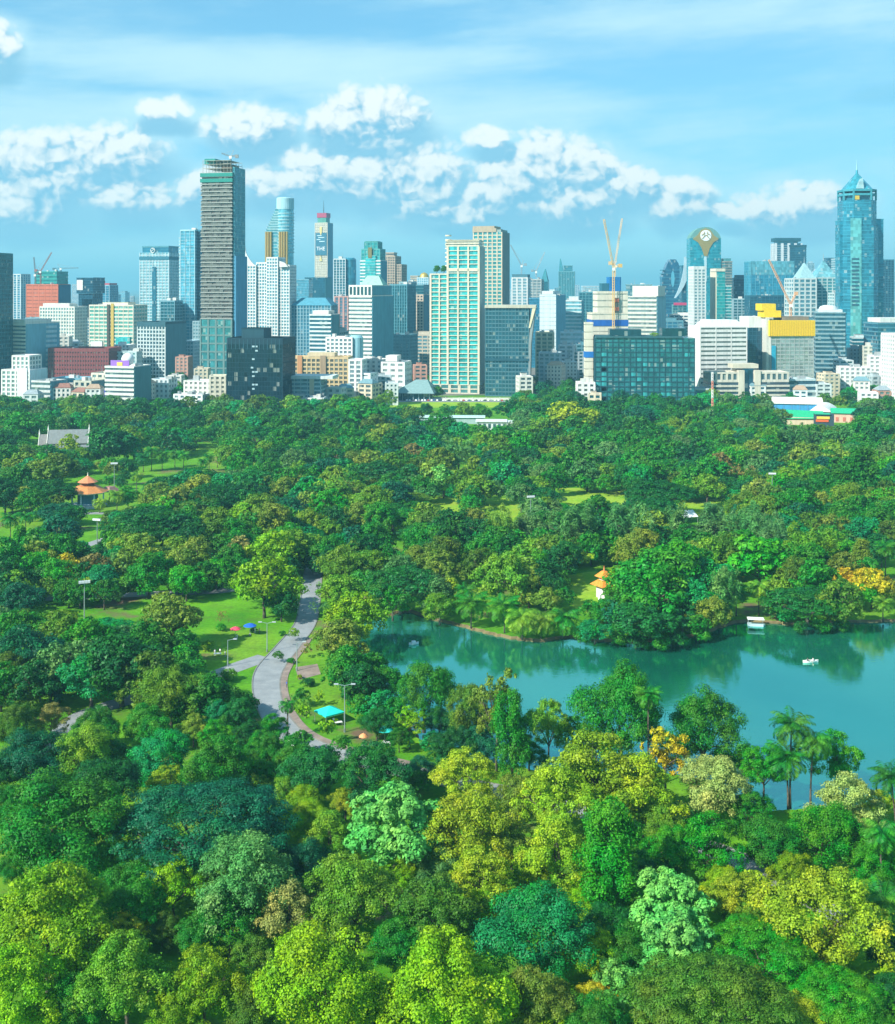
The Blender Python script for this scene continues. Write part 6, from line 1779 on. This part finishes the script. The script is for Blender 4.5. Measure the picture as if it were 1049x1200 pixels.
# ---- sheds by the trees on the right
p = at(934, 484)
sh = thing('warehouse', 'large shed with bright blue walls and a white gable roof', 'warehouse', p, R(-12))
MB().box(-18, 18, -11, 14, 0, 8.5).put('wall', WALL, sh, (.06, .34, .66))
mb = MB().add([(-19, -12, 8.6), (19, -12, 8.6), (19, 1.5, 12.4), (-19, 1.5, 12.4), (-19, 15, 8.6), (19, 15, 8.6), (-19, -12, 8.2), (19, -12, 8.2), (19, 15, 8.2), (-19, 15, 8.2)],
              [(0, 1, 2, 3), (4, 3, 2, 5), (0, 6, 7, 1), (4, 5, 8, 9), (0, 3, 4, 9, 6), (1, 7, 8, 5, 2), (6, 9, 8, 7)])
mb.put('roof', TILE, sh, (.80, .80, .76))
for k in range(6):
    MB().box(-17+k*6, -16.6+k*6, -11.25, -11, 0, 8.4).put('wall_post', PAINT, sh, (.1, .26, .5))
p = at(941, 497)
sh2 = thing('shed', 'low cream shed with a bright green roof in front of the blue walled shed', 'shed', p, R(-14))
MB().box(-13.5, 13.5, -6, 8, 0, 5.4).put('wall', WALL, sh2, (.72, .58, .42))
mb = MB().add([(-14.5, -7, 4.6), (14.5, -7, 5.2), (14.5, 9, 8.8), (-14.5, 9, 9.4), (-14.5, -7, 4.2), (14.5, -7, 4.8), (14.5, 9, 8.4), (-14.5, 9, 9.0)],
              [(0, 1, 2, 3), (7, 6, 5, 4), (0, 4, 5, 1), (1, 5, 6, 2), (2, 6, 7, 3), (3, 7, 4, 0)])
mb.put('roof', TILE, sh2, (.02, .46, .20))
p = at(964, 490)
sh3 = thing('shed', 'shed with a long arched white roof beside the blue walled shed', 'shed', p, R(-24))
arc = [(-8+16*i/10, 6.5+3.6*math.sin(math.pi*i/10)) for i in range(11)]
MB().slab(arc + [(8, 6.2), (-8, 6.2)], -14, 22).put('roof', TILE, sh3, (.78, .80, .76))
MB().box(-7.6, 7.6, -13, 21, 0, 6.3).put('wall', WALL, sh3, (.08, .14, .2))
p = at(966, 501)
sh4 = thing('shop', 'small dark shop with red and yellow sign boards under a green canopy', 'shop', p, R(-10))
MB().box(-6.4, 6.4, -2, 7, 0, 9.4).put('wall', WALL, sh4, (.05, .09, .12))
MB().box(-6, 2.6, -2.5, -2.05, 4.2, 5.8).put('sign_board', PAINT, sh4, (.70, .12, .04))
MB().box(-5.4, 3.4, -2.5, -2.05, 6.2, 8.0).put('sign_board', PAINT, sh4, (.75, .52, .08))
MB().box(-6.6, 3.8, -3.0, 4, 9.5, 10.0).put('canopy', PAINT, sh4, (.03, .42, .24))
p = at(989, 494)
sh5 = thing('shed', 'peach walled shed with a green gable roof, rightmost of the sheds', 'shed', p, R(-16))
MB().box(-8.5, 8.5, -8, 10, 0, 7.0).put('wall', WALL, sh5, (.76, .52, .40))
mb = MB().add([(-9.4, -9, 7.1), (9.4, -9, 7.1), (9.4, 1, 9.8), (-9.4, 1, 9.8), (-9.4, 11, 7.1), (9.4, 11, 7.1), (-9.4, -9, 6.8), (9.4, -9, 6.8), (9.4, 11, 6.8), (-9.4, 11, 6.8)],
              [(0, 1, 2, 3), (4, 3, 2, 5), (0, 6, 7, 1), (4, 5, 8, 9), (0, 3, 4, 9, 6), (1, 7, 8, 5, 2), (6, 9, 8, 7)])
mb.put('roof', TILE, sh5, (.02, .46, .22))
for x in (-5, 0, 5):
    MB().box(x-1, x+1, -8.2, -7.9, 1, 4).put('door', PAINT, sh5, (.50, .16, .12))
# ---- long pale roof and white building in front of the far lawn
p = at(530, 496)
o = thing('long_shed', 'long low shed with a flat pale aqua roof near the far lawn', 'shed', p, R(-2))
MB().box(-23, 23, -4, 6, 0, 4.6).put('wall', WALL, o, (.40, .55, .55))
MB().prism([(-24, -5), (24, -5), (24, 7), (-24, 7)], 4.6, 5.2, [(-24, -4.4), (24, -4.4), (24, 7), (-24, 7)]).put('roof', TILE, o, (.50, .72, .70))
p = at(581, 503)
o = thing('clubhouse', 'low white flat roofed clubhouse at the right end of the long aqua roofed shed', 'building', p, R(-3))
MB().box(-13, 13, -4, 8, 0, 5.5).put('wall', WALL, o, (.76, .80, .82))
MB().box(-14, 8, -5, 9, 5.5, 6.1).put('roof', WALL, o, (.80, .84, .86))
MB().box(8.2, 15, -5, 7, 4.2, 4.8).put('porch_roof', WALL, o, (.36, .36, .36))
for k in range(7):
    MB().box(-12+k*3.4, -10.2+k*3.4, -4.2, -3.95, 1.2, 4.2).put('window', GLASS, o, (.06, .16, .2))
# ---- two white tents on the lawn
p = at(806, 612)
o = thing('tent', 'white pitched tent between the feathery trees in the middle of the park', 'tent', p, R(20))
MB().prism([(-3.6, -2.6), (3.6, -2.6), (3.6, 2.6), (-3.6, 2.6)], 2.6, 5.2, [(-2.4, -.05), (2.4, -.05), (2.4, .05), (-2.4, .05)]).put('roof', CLOTH, o, (.76, .82, .84))
for x, y in ((-3.4, -2.4), (3.4, -2.4), (3.4, 2.4), (-3.4, 2.4)):
    MB().bar((x, y, 0), (x, y, 2.7), .08, 6).put('pole', METAL, o, (.6, .6, .6))
# ---- billboard at the foot of the ribbed office
p = at(127, 476)
o = thing('billboard', 'royal blue billboard with white lettering above the tree line', 'billboard', Vector((p.x, p.y, 0)), R(2))
MB().box(-7, 7, -.25, .25, 7.2, 13.2).put('board', PAINT, o, (.05, .03, .52))
mb = MB()
for k in range(4):
    mb.box(-2.6+k*1.5, -1.6+k*1.5, -.4, -.26, 8.6, 10.6)
mb.put('lettering', PAINT, o, (.7, .74, .82))
for x in (-5, 5):
    MB().box(x-.2, x+.2, .3, .7, 0, 12).put('post', METAL, o, (.3, .3, .32))
# ---- masts and lamps
def floodlight(px, ytop, ybase, label, heads=4, lean=0):
    b_ = at(px, ybase)
    h = H - (ytop-HY)*b_.y/F
    o = thing('floodlight_pole', label, 'floodlight', b_, R(rngT.uniform(-20, 20)), 'floodlight poles around the lawns')
    MB().cone(0, 0, 0, h, .22, .11, 10).put('pole', METAL, o, (.42, .48, .5))
    MB().box(-1.5, 1.5, -.1, .1, h-.5, h-.3).put('crossarm', METAL, o, (.6, .62, .64))
    me = MB().box(-.38, .38, -.5, .15, -.25, .4).mesh('lamp_head', PAINT)
    for k in range(heads):
        put('lamp_head', me, o, (.62, .66, .68), (-1.2+2.4*k/(heads-1), -.1, h))
    MB().cone(0, 0, 0, .5, .5, .45, 10).put('base', WALL, o, (.4, .4, .38))
floodlight(99, 682, 742, 'tall floodlight pole rising from the lit lawn, with a white lamp cluster')
floodlight(134, 543, 590, 'floodlight pole standing right of the two tier orange roofed pavilion')
floodlight(114, 609, 660, 'floodlight pole at the edge of the narrow lawn below the orange roofed pavilion')
floodlight(622, 582, 622, 'floodlight pole by the bright lawn in the middle of the park')
floodlight(905, 555, 598, 'floodlight pole above the olive trees right of the white tent')
floodlight(614, 886, 940, 'floodlight pole hidden low among the trees on the near shore') if False else None
def street_lamp(px, ytop, ybase, label, arm=1.6, two=False):
    b_ = at(px, ybase)
    h = H - (ytop-HY)*b_.y/F
    o = thing('street_lamp', label, 'street lamp', b_, 0, 'street lamps along the park road')
    MB().cone(0, 0, 0, h, .15, .08, 8).put('pole', METAL, o, (.45, .55, .58))
    mb = MB().bar((0, 0, h-.1), (arm, 0, h+.25), .06, 6)
    if two:
        mb.bar((0, 0, h-.1), (-arm, 0, h+.25), .06, 6)
    mb.put('arm', METAL, o, (.45, .55, .58))
    me = MB().box(-.5, .5, -.18, .18, -.1, .14).mesh('lamp_head', PAINT)
    for s_ in ((1, -1) if two else (1,)):
        put('lamp_head', me, o, (.42, .48, .5), (s_*(arm+.3), 0, h+.25))
    MB().cone(0, 0, 0, .9, .24, .2, 8).put('base', METAL, o, (.3, .36, .38))
street_lamp(349, 682, 722, 'slim street lamp where the road narrows, left kerb under the yellow tree')
street_lamp(313, 730, 764, 'street lamp with a short arm on the grass between the lawn umbrellas and the road', two=True)
street_lamp(267, 750, 781, 'street lamp by the white clothed visitors near the road fork')
street_lamp(348, 753, 786, 'street lamp on the brick pavement at the road bend')
street_lamp(404, 803, 858, 'tall street lamp right beside the turquoise canopy', two=True)
street_lamp(338, 640, 676, 'far street lamp at the top of the visible road') if False else None
p = at(835, 497)
o = thing('radio_mast', 'thin red and white radio mast standing in the tree line', 'mast', p)
hM = H - (436-HY)*p.y/F
for k in range(6):
    lattice(MB(), (0, 0, hM*k/6), (0, 0, hM*(k+1)/6-.02), .9, .16, 1.6).put('mast_section', PAINT, o, (.70, .28, .20) if k % 2 == 0 else (.76, .74, .72))
# ---- canopies, umbrellas and visitors
p = at(386, 846)
o = thing('canopy', 'square turquoise canopy on four poles beside the road', 'canopy', p, R(38))
MB().prism([(-2.5, -2.5), (2.5, -2.5), (2.5, 2.5), (-2.5, 2.5)], 2.5, 3.7, [(-.1, -.1), (.1, -.1), (.1, .1), (-.1, .1)]).prism([(-2.52, -2.52), (2.52, -2.52), (2.52, 2.52), (-2.52, 2.52)], 2.2, 2.5).put('cover', CLOTH, o, (.02, .62, .52))
for x, y in ((-2.4, -2.4), (2.4, -2.4), (2.4, 2.4), (-2.4, 2.4)):
    MB().bar((x, y, 0), (x, y, 2.4), .06, 6).put('pole', METAL, o, (.5, .5, .5))
def umbrella(px, py, label, col, r=1.5, h=2.6):
    o = thing('garden_umbrella', label, 'umbrella', at(px, py), R(rngT.uniform(0, 90)), 'umbrellas set up on the grass')
    MB().lathe([(r, h), (r*.98, h+.08), (r*.55, h+.5), (.06, h+.75)], 10).put('cover', CLOTH, o, col)
    MB().bar((0, 0, 0), (0, 0, h+.9), .05, 6).put('pole', METAL, o, (.6, .6, .6))
    MB().cone(0, 0, 0, .3, .4, .3, 8).put('base', WALL, o, (.4, .4, .4))
umbrella(451, 869, 'small turquoise umbrella on the grass near the near shore', (.03, .60, .55), 2.0)
umbrella(426, 874, 'small orange umbrella at the pavement edge', (.80, .33, .14), 1.0, 2.0)
umbrella(276, 748, 'pink red umbrella on the lit lawn near the road', (.66, .07, .12), 1.6)
umbrella(293, 744, 'royal blue umbrella beside the pink red one', (.02, .12, .55), 1.9)
umbrella(342, 888, 'white parasol standing at the lower road edge', (.84, .86, .86), 1.5, 3.0)
def table(px, py, label, col=(.74, .76, .74), rz=0):
    o = thing('table', label, 'table', at(px, py), R(rz))
    MB().box(-1.0, 1.0, -.5, .5, .7, .78).put('tabletop', PAINT, o, col)
    me = MB().box(-.04, .04, -.04, .04, 0, .7).mesh('leg', METAL)
    for x, y in ((-.9, -.4), (.9, -.4), (.9, .4), (-.9, .4)):
        put('leg', me, o, (.5, .5, .5), (x, y, 0))
table(396, 850, 'white table under the right side of the turquoise canopy', rz=20)
table(255, 769, 'white table among the visitors in white clothes', rz=10)
table(453, 874, 'white table under the small turquoise umbrella', rz=-10)
# people: one continuous skinned body each
def person(px, py, label, top, legs, seat=None, rz=0.0, pos=None, arm=(.25, -.1)):
    """standing, or sitting when seat gives the seat height"""
    o = bpy.data.objects.new('person', bpy.data.meshes.new('person'))
    if seat is None:
        J = [(0,0,.95),(0,0,1.18),(0,0,1.42),(0,0,1.53),(0,-.01,1.63),(0,-.01,1.75), (.10,0,.9),(.11,-.02,.5),(.11,.02,.08),(.11,-.13,.04), (-.10,0,.9),(-.12,.05,.5),(-.12,.10,.08),(-.12,-.05,.04),
             (.19,0,1.40),(.26,.02,1.12),(.25,-.08,.88), (-.19,0,1.40),(-.26,.02,1.12),(-.25,-.08,.88)]
    else:
        z = seat
        J = [(0,0,z),(0,.02,z+.25),(0,.0,z+.48),(0,0,z+.58),(0,-.03,z+.68),(0,-.03,z+.80), (.10,-.02,z),(.12,-.42,z+.02),(.12,-.44,z-.36),(.12,-.56,z-.38), (-.10,-.02,z),(-.12,-.42,z+.02),(-.12,-.44,z-.36),(-.12,-.56,z-.38),
             (.19,0,z+.46),(.25,-.12,z+.22),(.18,-.36,z+.16), (-.19,0,z+.46),(-.25,-.12,z+.22),(-.18,-.36,z+.16)]
    E = [(0,1),(1,2),(2,3),(3,4),(4,5),(0,6),(6,7),(7,8),(8,9),(0,10),(10,11),(11,12),(12,13),(2,14),(14,15),(15,16),(2,17),(17,18),(18,19)]
    rad = [.15,.14,.15,.06,.10,.08, .09,.065,.05,.045, .09,.065,.05,.045, .065,.048,.04, .065,.048,.04]
    me = o.data
    me.from_pydata(J, E, [])
    link(o)
    m_ = o.modifiers.new('skin', 'SKIN')
    for v, r in zip(me.skin_vertices[0].data, rad):
        v.radius = (r, r)
    me.skin_vertices[0].data[0].use_root = True
    s_ = o.modifiers.new('smooth', 'SUBSURF')
    s_.levels = s_.render_levels = 1
    dg = bpy.context.evaluated_depsgraph_get()
    nm = bpy.data.meshes.new_from_object(o.evaluated_get(dg))
    o.modifiers.clear()
    o.data = nm
    nm.materials.clear()
    mats = []
    zc_ = J[2][2]
    for nme, c in (('shirt_cloth', top), ('trouser_cloth', legs)):
        mats.append(plain(nme, c, .85, vary=.06))
    for q in (mats[0], mats[1], SKIN):
        nm.materials.append(q)
    for pg in nm.polygons:
        c = pg.center
        if c.z > J[3][2]-.03:
            pg.material_index = 2
        elif abs(c.x) > .2 and c.z < J[14][2]-.2:
            pg.material_index = 2
        elif c.z < J[0][2]+.02 and not (abs(c.x) > .19 and seat is None):
            pg.material_index = 1
        pg.use_smooth = True
    o.location = pos if pos is not None else at(px, py)
    o.rotation_euler = (0, 0, R(rz))
    tag(o, label, 'person')
    hair = MB().lathe([(.11, -.04), (.125, .02), (.11, .09), (.05, .13), (.01, .135)], 10).mesh('hair', None, True)
    hair.materials.append(HAIR)
    put('hair', hair, o, None, (J[4][0], J[4][1]+.015, J[4][2]+.04))
    return o
HAIR = plain('black_hair', (.012, .010, .010), .6)
person(252, 768, 'person in white standing left of the white table near the road fork', (.8, .82, .82), (.74, .76, .78), rz=30)
person(258, 767, 'person in white standing behind the white table near the road fork', (.8, .82, .82), (.05, .06, .1), rz=-40)
person(264, 770, 'person in a white shirt right of the white table near the road fork', (.8, .8, .78), (.3, .33, .38), rz=80)
person(299, 742, 'person in white beside the royal blue umbrella', (.82, .82, .8), (.6, .6, .6), rz=15)
person(304, 743, 'person in a peach top beside the royal blue umbrella', (.75, .42, .28), (.1, .1, .14), rz=-25)
person(278, 750, 'person in pale clothes under the pink red umbrella', (.7, .72, .75), (.6, .62, .66), rz=60)
person(391, 849, 'person in a white shirt under the turquoise canopy', (.8, .8, .8), (.05, .06, .1), rz=0)
person(336, 806, 'person in blue walking on the brick pavement', (.03, .12, .45), (.05, .05, .08), rz=120)
# ---- boats
def boat(px, py, label, L, W, rz, col):
    o = thing('rowing_boat', label, 'boat', at(px, py, -.7), R(rz))
    prof = []
    n_ = 10
    rings = []
    mb = MB()
    for i in range(n_+1):
        u = i/n_
        hw = W/2*(1-abs(2*u-1)**2.6)*(.55+.45*math.sin(math.pi*min(1, u*1.15))) + .05
        x = (u-.5)*L
        z = .42 + .22*abs(2*u-1)**2
        mb.v += [(x, -hw, z), (x, -hw*.62, .0-.08), (x, hw*.62, -.08), (x, hw, z), (x, hw-.07, z), (x, hw*.55, .1), (x, -hw*.55, .1), (x, -hw+.07, z)]
    for i in range(n_):
        for k in range(8):
            a, b_ = i*8+k, i*8+(k+1) % 8
            mb.f.append((a, b_, b_+8, a+8))
    mb.f += [tuple(range(8))[::-1], tuple(n_*8+k for k in range(8))]
    mb.put('hull', PAINT, o, col)
    for x in (-L*.2, L*.16):
        MB().box(x-.16, x+.16, -W*.38, W*.38, .34, .40).put('thwart', PAINT, o, (.55, .5, .42))
    return o
bt = boat(950, 776, 'white rowing boat with two people in the open water', 4.3, 1.6, 6, (.78, .76, .72))
pp = bt.location
c6, s6 = math.cos(R(6)), math.sin(R(6))
person(0, 0, 'person in dark clothes sitting in the left half of the white rowing boat', (.05, .06, .08), (.06, .07, .1), seat=.44, rz=96, pos=pp+Vector((-.86*c6, -.86*s6, .0)))
person(0, 0, 'person in a white shirt sitting in the right half of the white rowing boat', (.78, .78, .76), (.08, .09, .12), seat=.44, rz=-84, pos=pp+Vector((.69*c6, .69*s6, .0)))
for sgn, lb in ((-1, 'left hand oar resting over the side of the white rowing boat'), (1, 'right hand oar resting over the far side of the white rowing boat')):
    o = thing('oar', lb, 'oar', pp+Vector((.1, sgn*.5, .52)), R(6))
    MB().bar((0, -sgn*.25, .12), (-.2, sgn*1.5, -.42), .035, 6).put('shaft', PAINT, o, (.5, .38, .24))
    MB().box(-.34, -.14, min(sgn*1.4, sgn*1.9), max(sgn*1.4, sgn*1.9), -.52, -.46).put('blade', PAINT, o, (.6, .5, .36))
b2 = boat(485, 755, 'small white boat drifting near the big rain tree by the water', 2.9, 1.4, 20, (.80, .82, .82))
MB().box(-.6, .5, -.4, .4, .42, .95).put('seat_box', PAINT, b2, (.74, .78, .8))
p = at(886, 733, -.7)
o = thing('covered_boat', 'moored boat under a flat white canopy at the far bank', 'boat', p, R(-8))
MB().prism([(-2.4, -1.1), (2.0, -1.1), (2.7, 0), (2.0, 1.1), (-2.4, 1.1)], -.1, .55).put('hull', PAINT, o, (.46, .62, .66))
MB().box(-2.5, 2.3, -1.35, 1.35, 2.0, 2.15).put('canopy', CLOTH, o, (.80, .86, .86))
me = MB().bar((0, 0, .5), (0, 0, 2.02), .05, 6).mesh('post', METAL)
for x, y in ((-2.2, -1), (1.9, -1), (1.9, 1), (-2.2, 1)):
    put('post', me, o, (.6, .62, .62), (x, y, 0))
# ---- parked cars along the far road
def car(col):
    o = thing('parked_car', 'parked car in the long row on the far road', 'car', (0, 0, 0), 0, 'cars parked in a row behind the far lawn')
    mb = MB().slab([(-2.15, .35), (2.1, .35), (2.2, .7), (1.3, .92), (-2.0, .98), (-2.2, .75)], -.86, .86)
    mb.slab([(-1.75, .93), (.95, .93), (.35, 1.42), (-1.3, 1.45)], -.74, .74).put('body', PAINT, o, col)
    MB().slab([(-1.55, .98), (.75, .98), (.27, 1.36), (-1.22, 1.38)], -.76, .76).put('side_glass', GLASS, o, (.02, .04, .05))
    wm_ = MB()
    wm_.tube([(0, -.1, 0), (0, .1, 0)], .33, 14)
    wm_ = wm_.mesh('wheel', METAL)
    for x in (-1.35, 1.35):
        for y in (-.8, .8):
            put('wheel', wm_, o, (.03, .03, .035), (x, y, .33))
    return o
cols = [(.78, .8, .8), (.75, .76, .76), (.05, .06, .08), (.32, .34, .36), (.8, .8, .78), (.4, .06, .05), (.08, .14, .3)]
protos_ = [car(c) for c in cols]
x = 477.0
k = 0
used = set()
while x < 590:
    ci = (0, 1, 2, 0, 3, 4, 1, 5, 0, 6, 4, 2)[k % 12]
    gpos = at(x, 470.0)
    gpos.y += 0
    if ci not in used:
        o = protos_[ci]
        used.add(ci)
        o.location = (gpos.x, gpos.y, .03)
    else:
        o = copy_thing(protos_[ci], (gpos.x, gpos.y, .03))
    o.rotation_euler = (0, 0, R(90 + rngT.uniform(-3, 3)))
    nm = {0: 'white', 1: 'silver white', 2: 'black', 3: 'grey', 4: 'white', 5: 'dark red', 6: 'dark blue'}[ci]
    o['label'] = nm + ' car parked in the long row behind the far lawn'
    o['group'] = nm + ' cars parked in the row behind the far lawn'
    x += 2.7 + rngT.uniform(0, 1.6)
    k += 1
p = at(525, 468.6)
o = thing('boundary_wall', 'long low white wall behind the row of parked cars', 'wall', p)
MB().box(-62, 70, 0, .4, 0, 1.9).put('wall_panel', WALL, o, (.80, .80, .74))
me = MB().box(-.3, .3, -.1, .5, 0, 2.3).mesh('pillar', WALL)
for k in range(12):
    put('pillar', me, o, (.74, .74, .7), (-61.5+k*11.9, 0, 0))
# ================================================================ descriptions that single each tree out
LAND = [(76,517,'the grey roofed hall'),(104,575,'the two tier pavilion'),(708,675,'the lakeside orange pavilion'),(386,832,'the turquoise canopy'),(950,772,'the rowing boat'),
 (935,482,'the blue walled shed'),(985,487,'the peach walled shed'),(530,490,'the long aqua roofed shed'),(581,497,'the white clubhouse'),(806,606,'the white tent'),(99,705,'the tall floodlight pole'),
 (622,595,'the bright lawn floodlight'),(905,565,'the right floodlight pole'),(835,470,'the radio mast'),(451,862,'the turquoise umbrella'),(285,742,'the lawn umbrellas'),(366,690,'the narrow top of the road'),
 (300,790,'the road fork'),(340,855,'the lower road'),(490,903,'the road behind the near trees'),(470,683,'the big rain tree at the water'),(575,740,'the palm point'),(640,780,'the middle of the lake'),(886,728,'the canopied boat'),
 (485,755,'the small drifting boat'),(970,740,'the far bank of the lake'),(925,866,'the twin tall palms'),(963,1072,'the big pale yellow tree'),(632,1092,'the emerald lumpy tree'),(463,967,'the pale mint broad leaved tree'),
 (240,962,'the wide teal tree'),(58,970,'the dark left edge tree'),(58,1085,'the big left lime tree'),(382,1150,'the middle bottom lime tree'),(532,1162,'the largest bottom lime tree'),
 (837,1172,'the wide brown green tree'),(287,1030,'the tall sage green tree'),(712,1000,'the tall narrow tree'),(728,834,'the lumpy shore tree'),(860,1010,'the hidden bend of the road'),
 (700,582,'the long bright lawn'),(580,597,'the sandy lawn'),(524,594,'the small bright lawn'),(303,440,'the black glass cube'),(535,430,'the cream and aqua tower'),(755,435,'the dark teal block'),(878,448,'the low cream building'),
 (145,452,'the ribbed office with the ball'),(20,450,'the white stepped apartments'),(1045,430,'the right edge apartment slab'),(127,472,'the blue billboard'),(1043,906,'the palm at the right edge'),
 (100,620,'the narrow far lawn'),(310,680,'the big roadside lime tree'),(143,778,'the dark left path tree'),(100,835,'the left path'),(177,614,'the widest rain tree'),(946,704,'the rain tree over the far bank'),
 (890,656,'the bright broad leaved tree'),(668,489,'the yellow skyline tree'),(387,579,'the pale conical tree'),(737,618,'the leftmost feathery tree'),(1010,556,'the dark tall right tree'),(20,600,'the palms at the left edge'),
 (178,530,'the far palm cluster'),(240,1152,'the bright bottom lime tree'),(30,762,'the teal trees left of the lawn'),(1000,1160,'the bottom right corner'),(610,1200,'the bottom edge'),(420,520,'the olive domes in mid park'),
 (300,530,'the far middle canopy'),(210,487,'the black cube tree row'),(450,490,'the far lawn tree row'),(760,480,'the dark teal block trees')]
ORD = ['', 'second ', 'third ', 'fourth ', 'fifth ', 'sixth ', 'seventh ', 'eighth ', 'ninth ', 'tenth ', 'eleventh ', 'twelfth ']
def describe():
    used, todo = {}, []
    for rec in tree_log:
        o, kind, ck, x, y, w = rec
        best = sorted(LAND, key=lambda l: math.hypot(l[0]-x, (l[1]-y)*1.25))
        cand = []
        for (lx, ly, ph) in best[:4]:
            dx, dy = x-lx, y-ly
            if math.hypot(dx, dy) < 7:
                continue
            rel = ('left of ' if dx < 0 else 'right of ') if abs(dx) > abs(dy)*1.2 else ('behind ' if dy < 0 else 'in front of ')
            cand.append((rel + ph, math.hypot(dx, dy)))
        size = ''
        todo.append([rec, cand])
    base = lambda rec: COLNAME[rec[2]] + ' ' + SHAPE[rec[1]]
    taken = {}
    final = {}
    for rec, cand in sorted(todo, key=lambda t: t[1][0][1] if t[1] else 0):
        done = False
        for ph, d in cand[:3]:
            s_ = base(rec) + ' ' + ph
            if s_ not in taken:
                taken[s_] = [rec]
                final[id(rec)] = s_
                done = True
                break
        if not done:
            ph = cand[0][0]
            s_ = base(rec) + ' ' + ph
            k = len(taken[s_])
            taken[s_].append(rec)
            final[id(rec)] = ORD[min(k, 11)] + s_
    for rec in tree_log:
        rec[0]['label'] = final[id(rec)]
        rec[0]['group'] = {'palm': 'coconut palms of the park', 'rain': 'wide rain trees of the park', 'bush': 'bushes beside the lawns'}.get(rec[1], 'leafy trees of the park')
describe()
# far towers and infill blocks: described by what stands next to them
far_ = [o for o in buildings if not o.get('label')]
near_ = [(pix(o.matrix_basis @ Vector((0, 0, 0)))[0], o) for o in buildings if o.get('label')]
def wall_word(o):
    c = next((ch.color for ch in o.children if ch.name.split('.')[0] in ('floor_cladding', 'floor_band')), (.5, .5, .5))
    r, g_, b_ = c[0], c[1], c[2]
    if b_ < g_*.95 and r > .5:
        return 'beige'
    lum = (r+g_+b_)/3
    if lum > .62:
        return 'white'
    if lum > .5:
        return 'pale blue'
    if lum > .36:
        return 'blue grey'
    return 'dark teal'
seen_ = {}
KEYS = [(8,'the cut off glass tower'),(22,'the slim striped tower'),(50,'the orange wrapped building'),(100,'the T shaped dark tower'),(130,'the cream block with the brown strip'),(178,'the lattice block'),(182,'the signed crown tower'),(220,'the slender pale blue tower'),
        (253,'the unfinished skyscraper'),(312,'the white residential tower'),(325,'the round topped tower'),(365,'the wide blue office'),(377,'the lettered banner tower'),(398,'the dark white lined tower'),(422,'the ribbed office tower'),(434,'the green crowned tower'),
        (456,'the brown stepped tower'),(467,'the dark teal ribbed tower'),(487,'the beige grid tower'),(496,'the golden dome'),(540,'the cream and aqua tower'),(571,'the taller cream tower'),(598,'the dark flaring slab'),(609,'the tower under two cranes'),
        (642,'the smooth pale slab'),(664,'the spired teal tower'),(715,'the blue banded tower'),(752,'the white ribbed office block'),(788,'the dark pinnacle tower'),(802,'the sail tower'),(827,'the arched golden tower'),(845,'the striped teal tower'),
        (848,'the white ribbon slab'),(905,'the broad blue slab'),(924,'the floating roof tower'),(930,'the yellow screened block'),(944,'the first pyramid roof'),(969,'the second pyramid roof'),(973,'the round roofed banded office'),(1008,'the tallest spired tower'),(1040,'the right edge blue office')]
for o in far_:
    x, _ = pix(o.matrix_basis @ Vector((0, 0, 0)))
    kind = 'small distant ' + wall_word(o) + ' tower' if o.name.startswith('distant_tower') else 'low ' + wall_word(o) + ' house below and' if o.name.startswith('house') else wall_word(o) + ' mid rise block'
    for kx, ph in sorted(KEYS, key=lambda q: abs(q[0]-x)):
        rel = ('just left of ' if x < kx-2 else 'just right of ' if x > kx+2 else 'in line with ')
        s_ = kind + ' ' + rel + ph
        if s_ not in seen_:
            seen_[s_] = 1
            o['label'] = s_
            break
for o in buildings:
    o['group'] = 'towers and blocks of the city skyline'
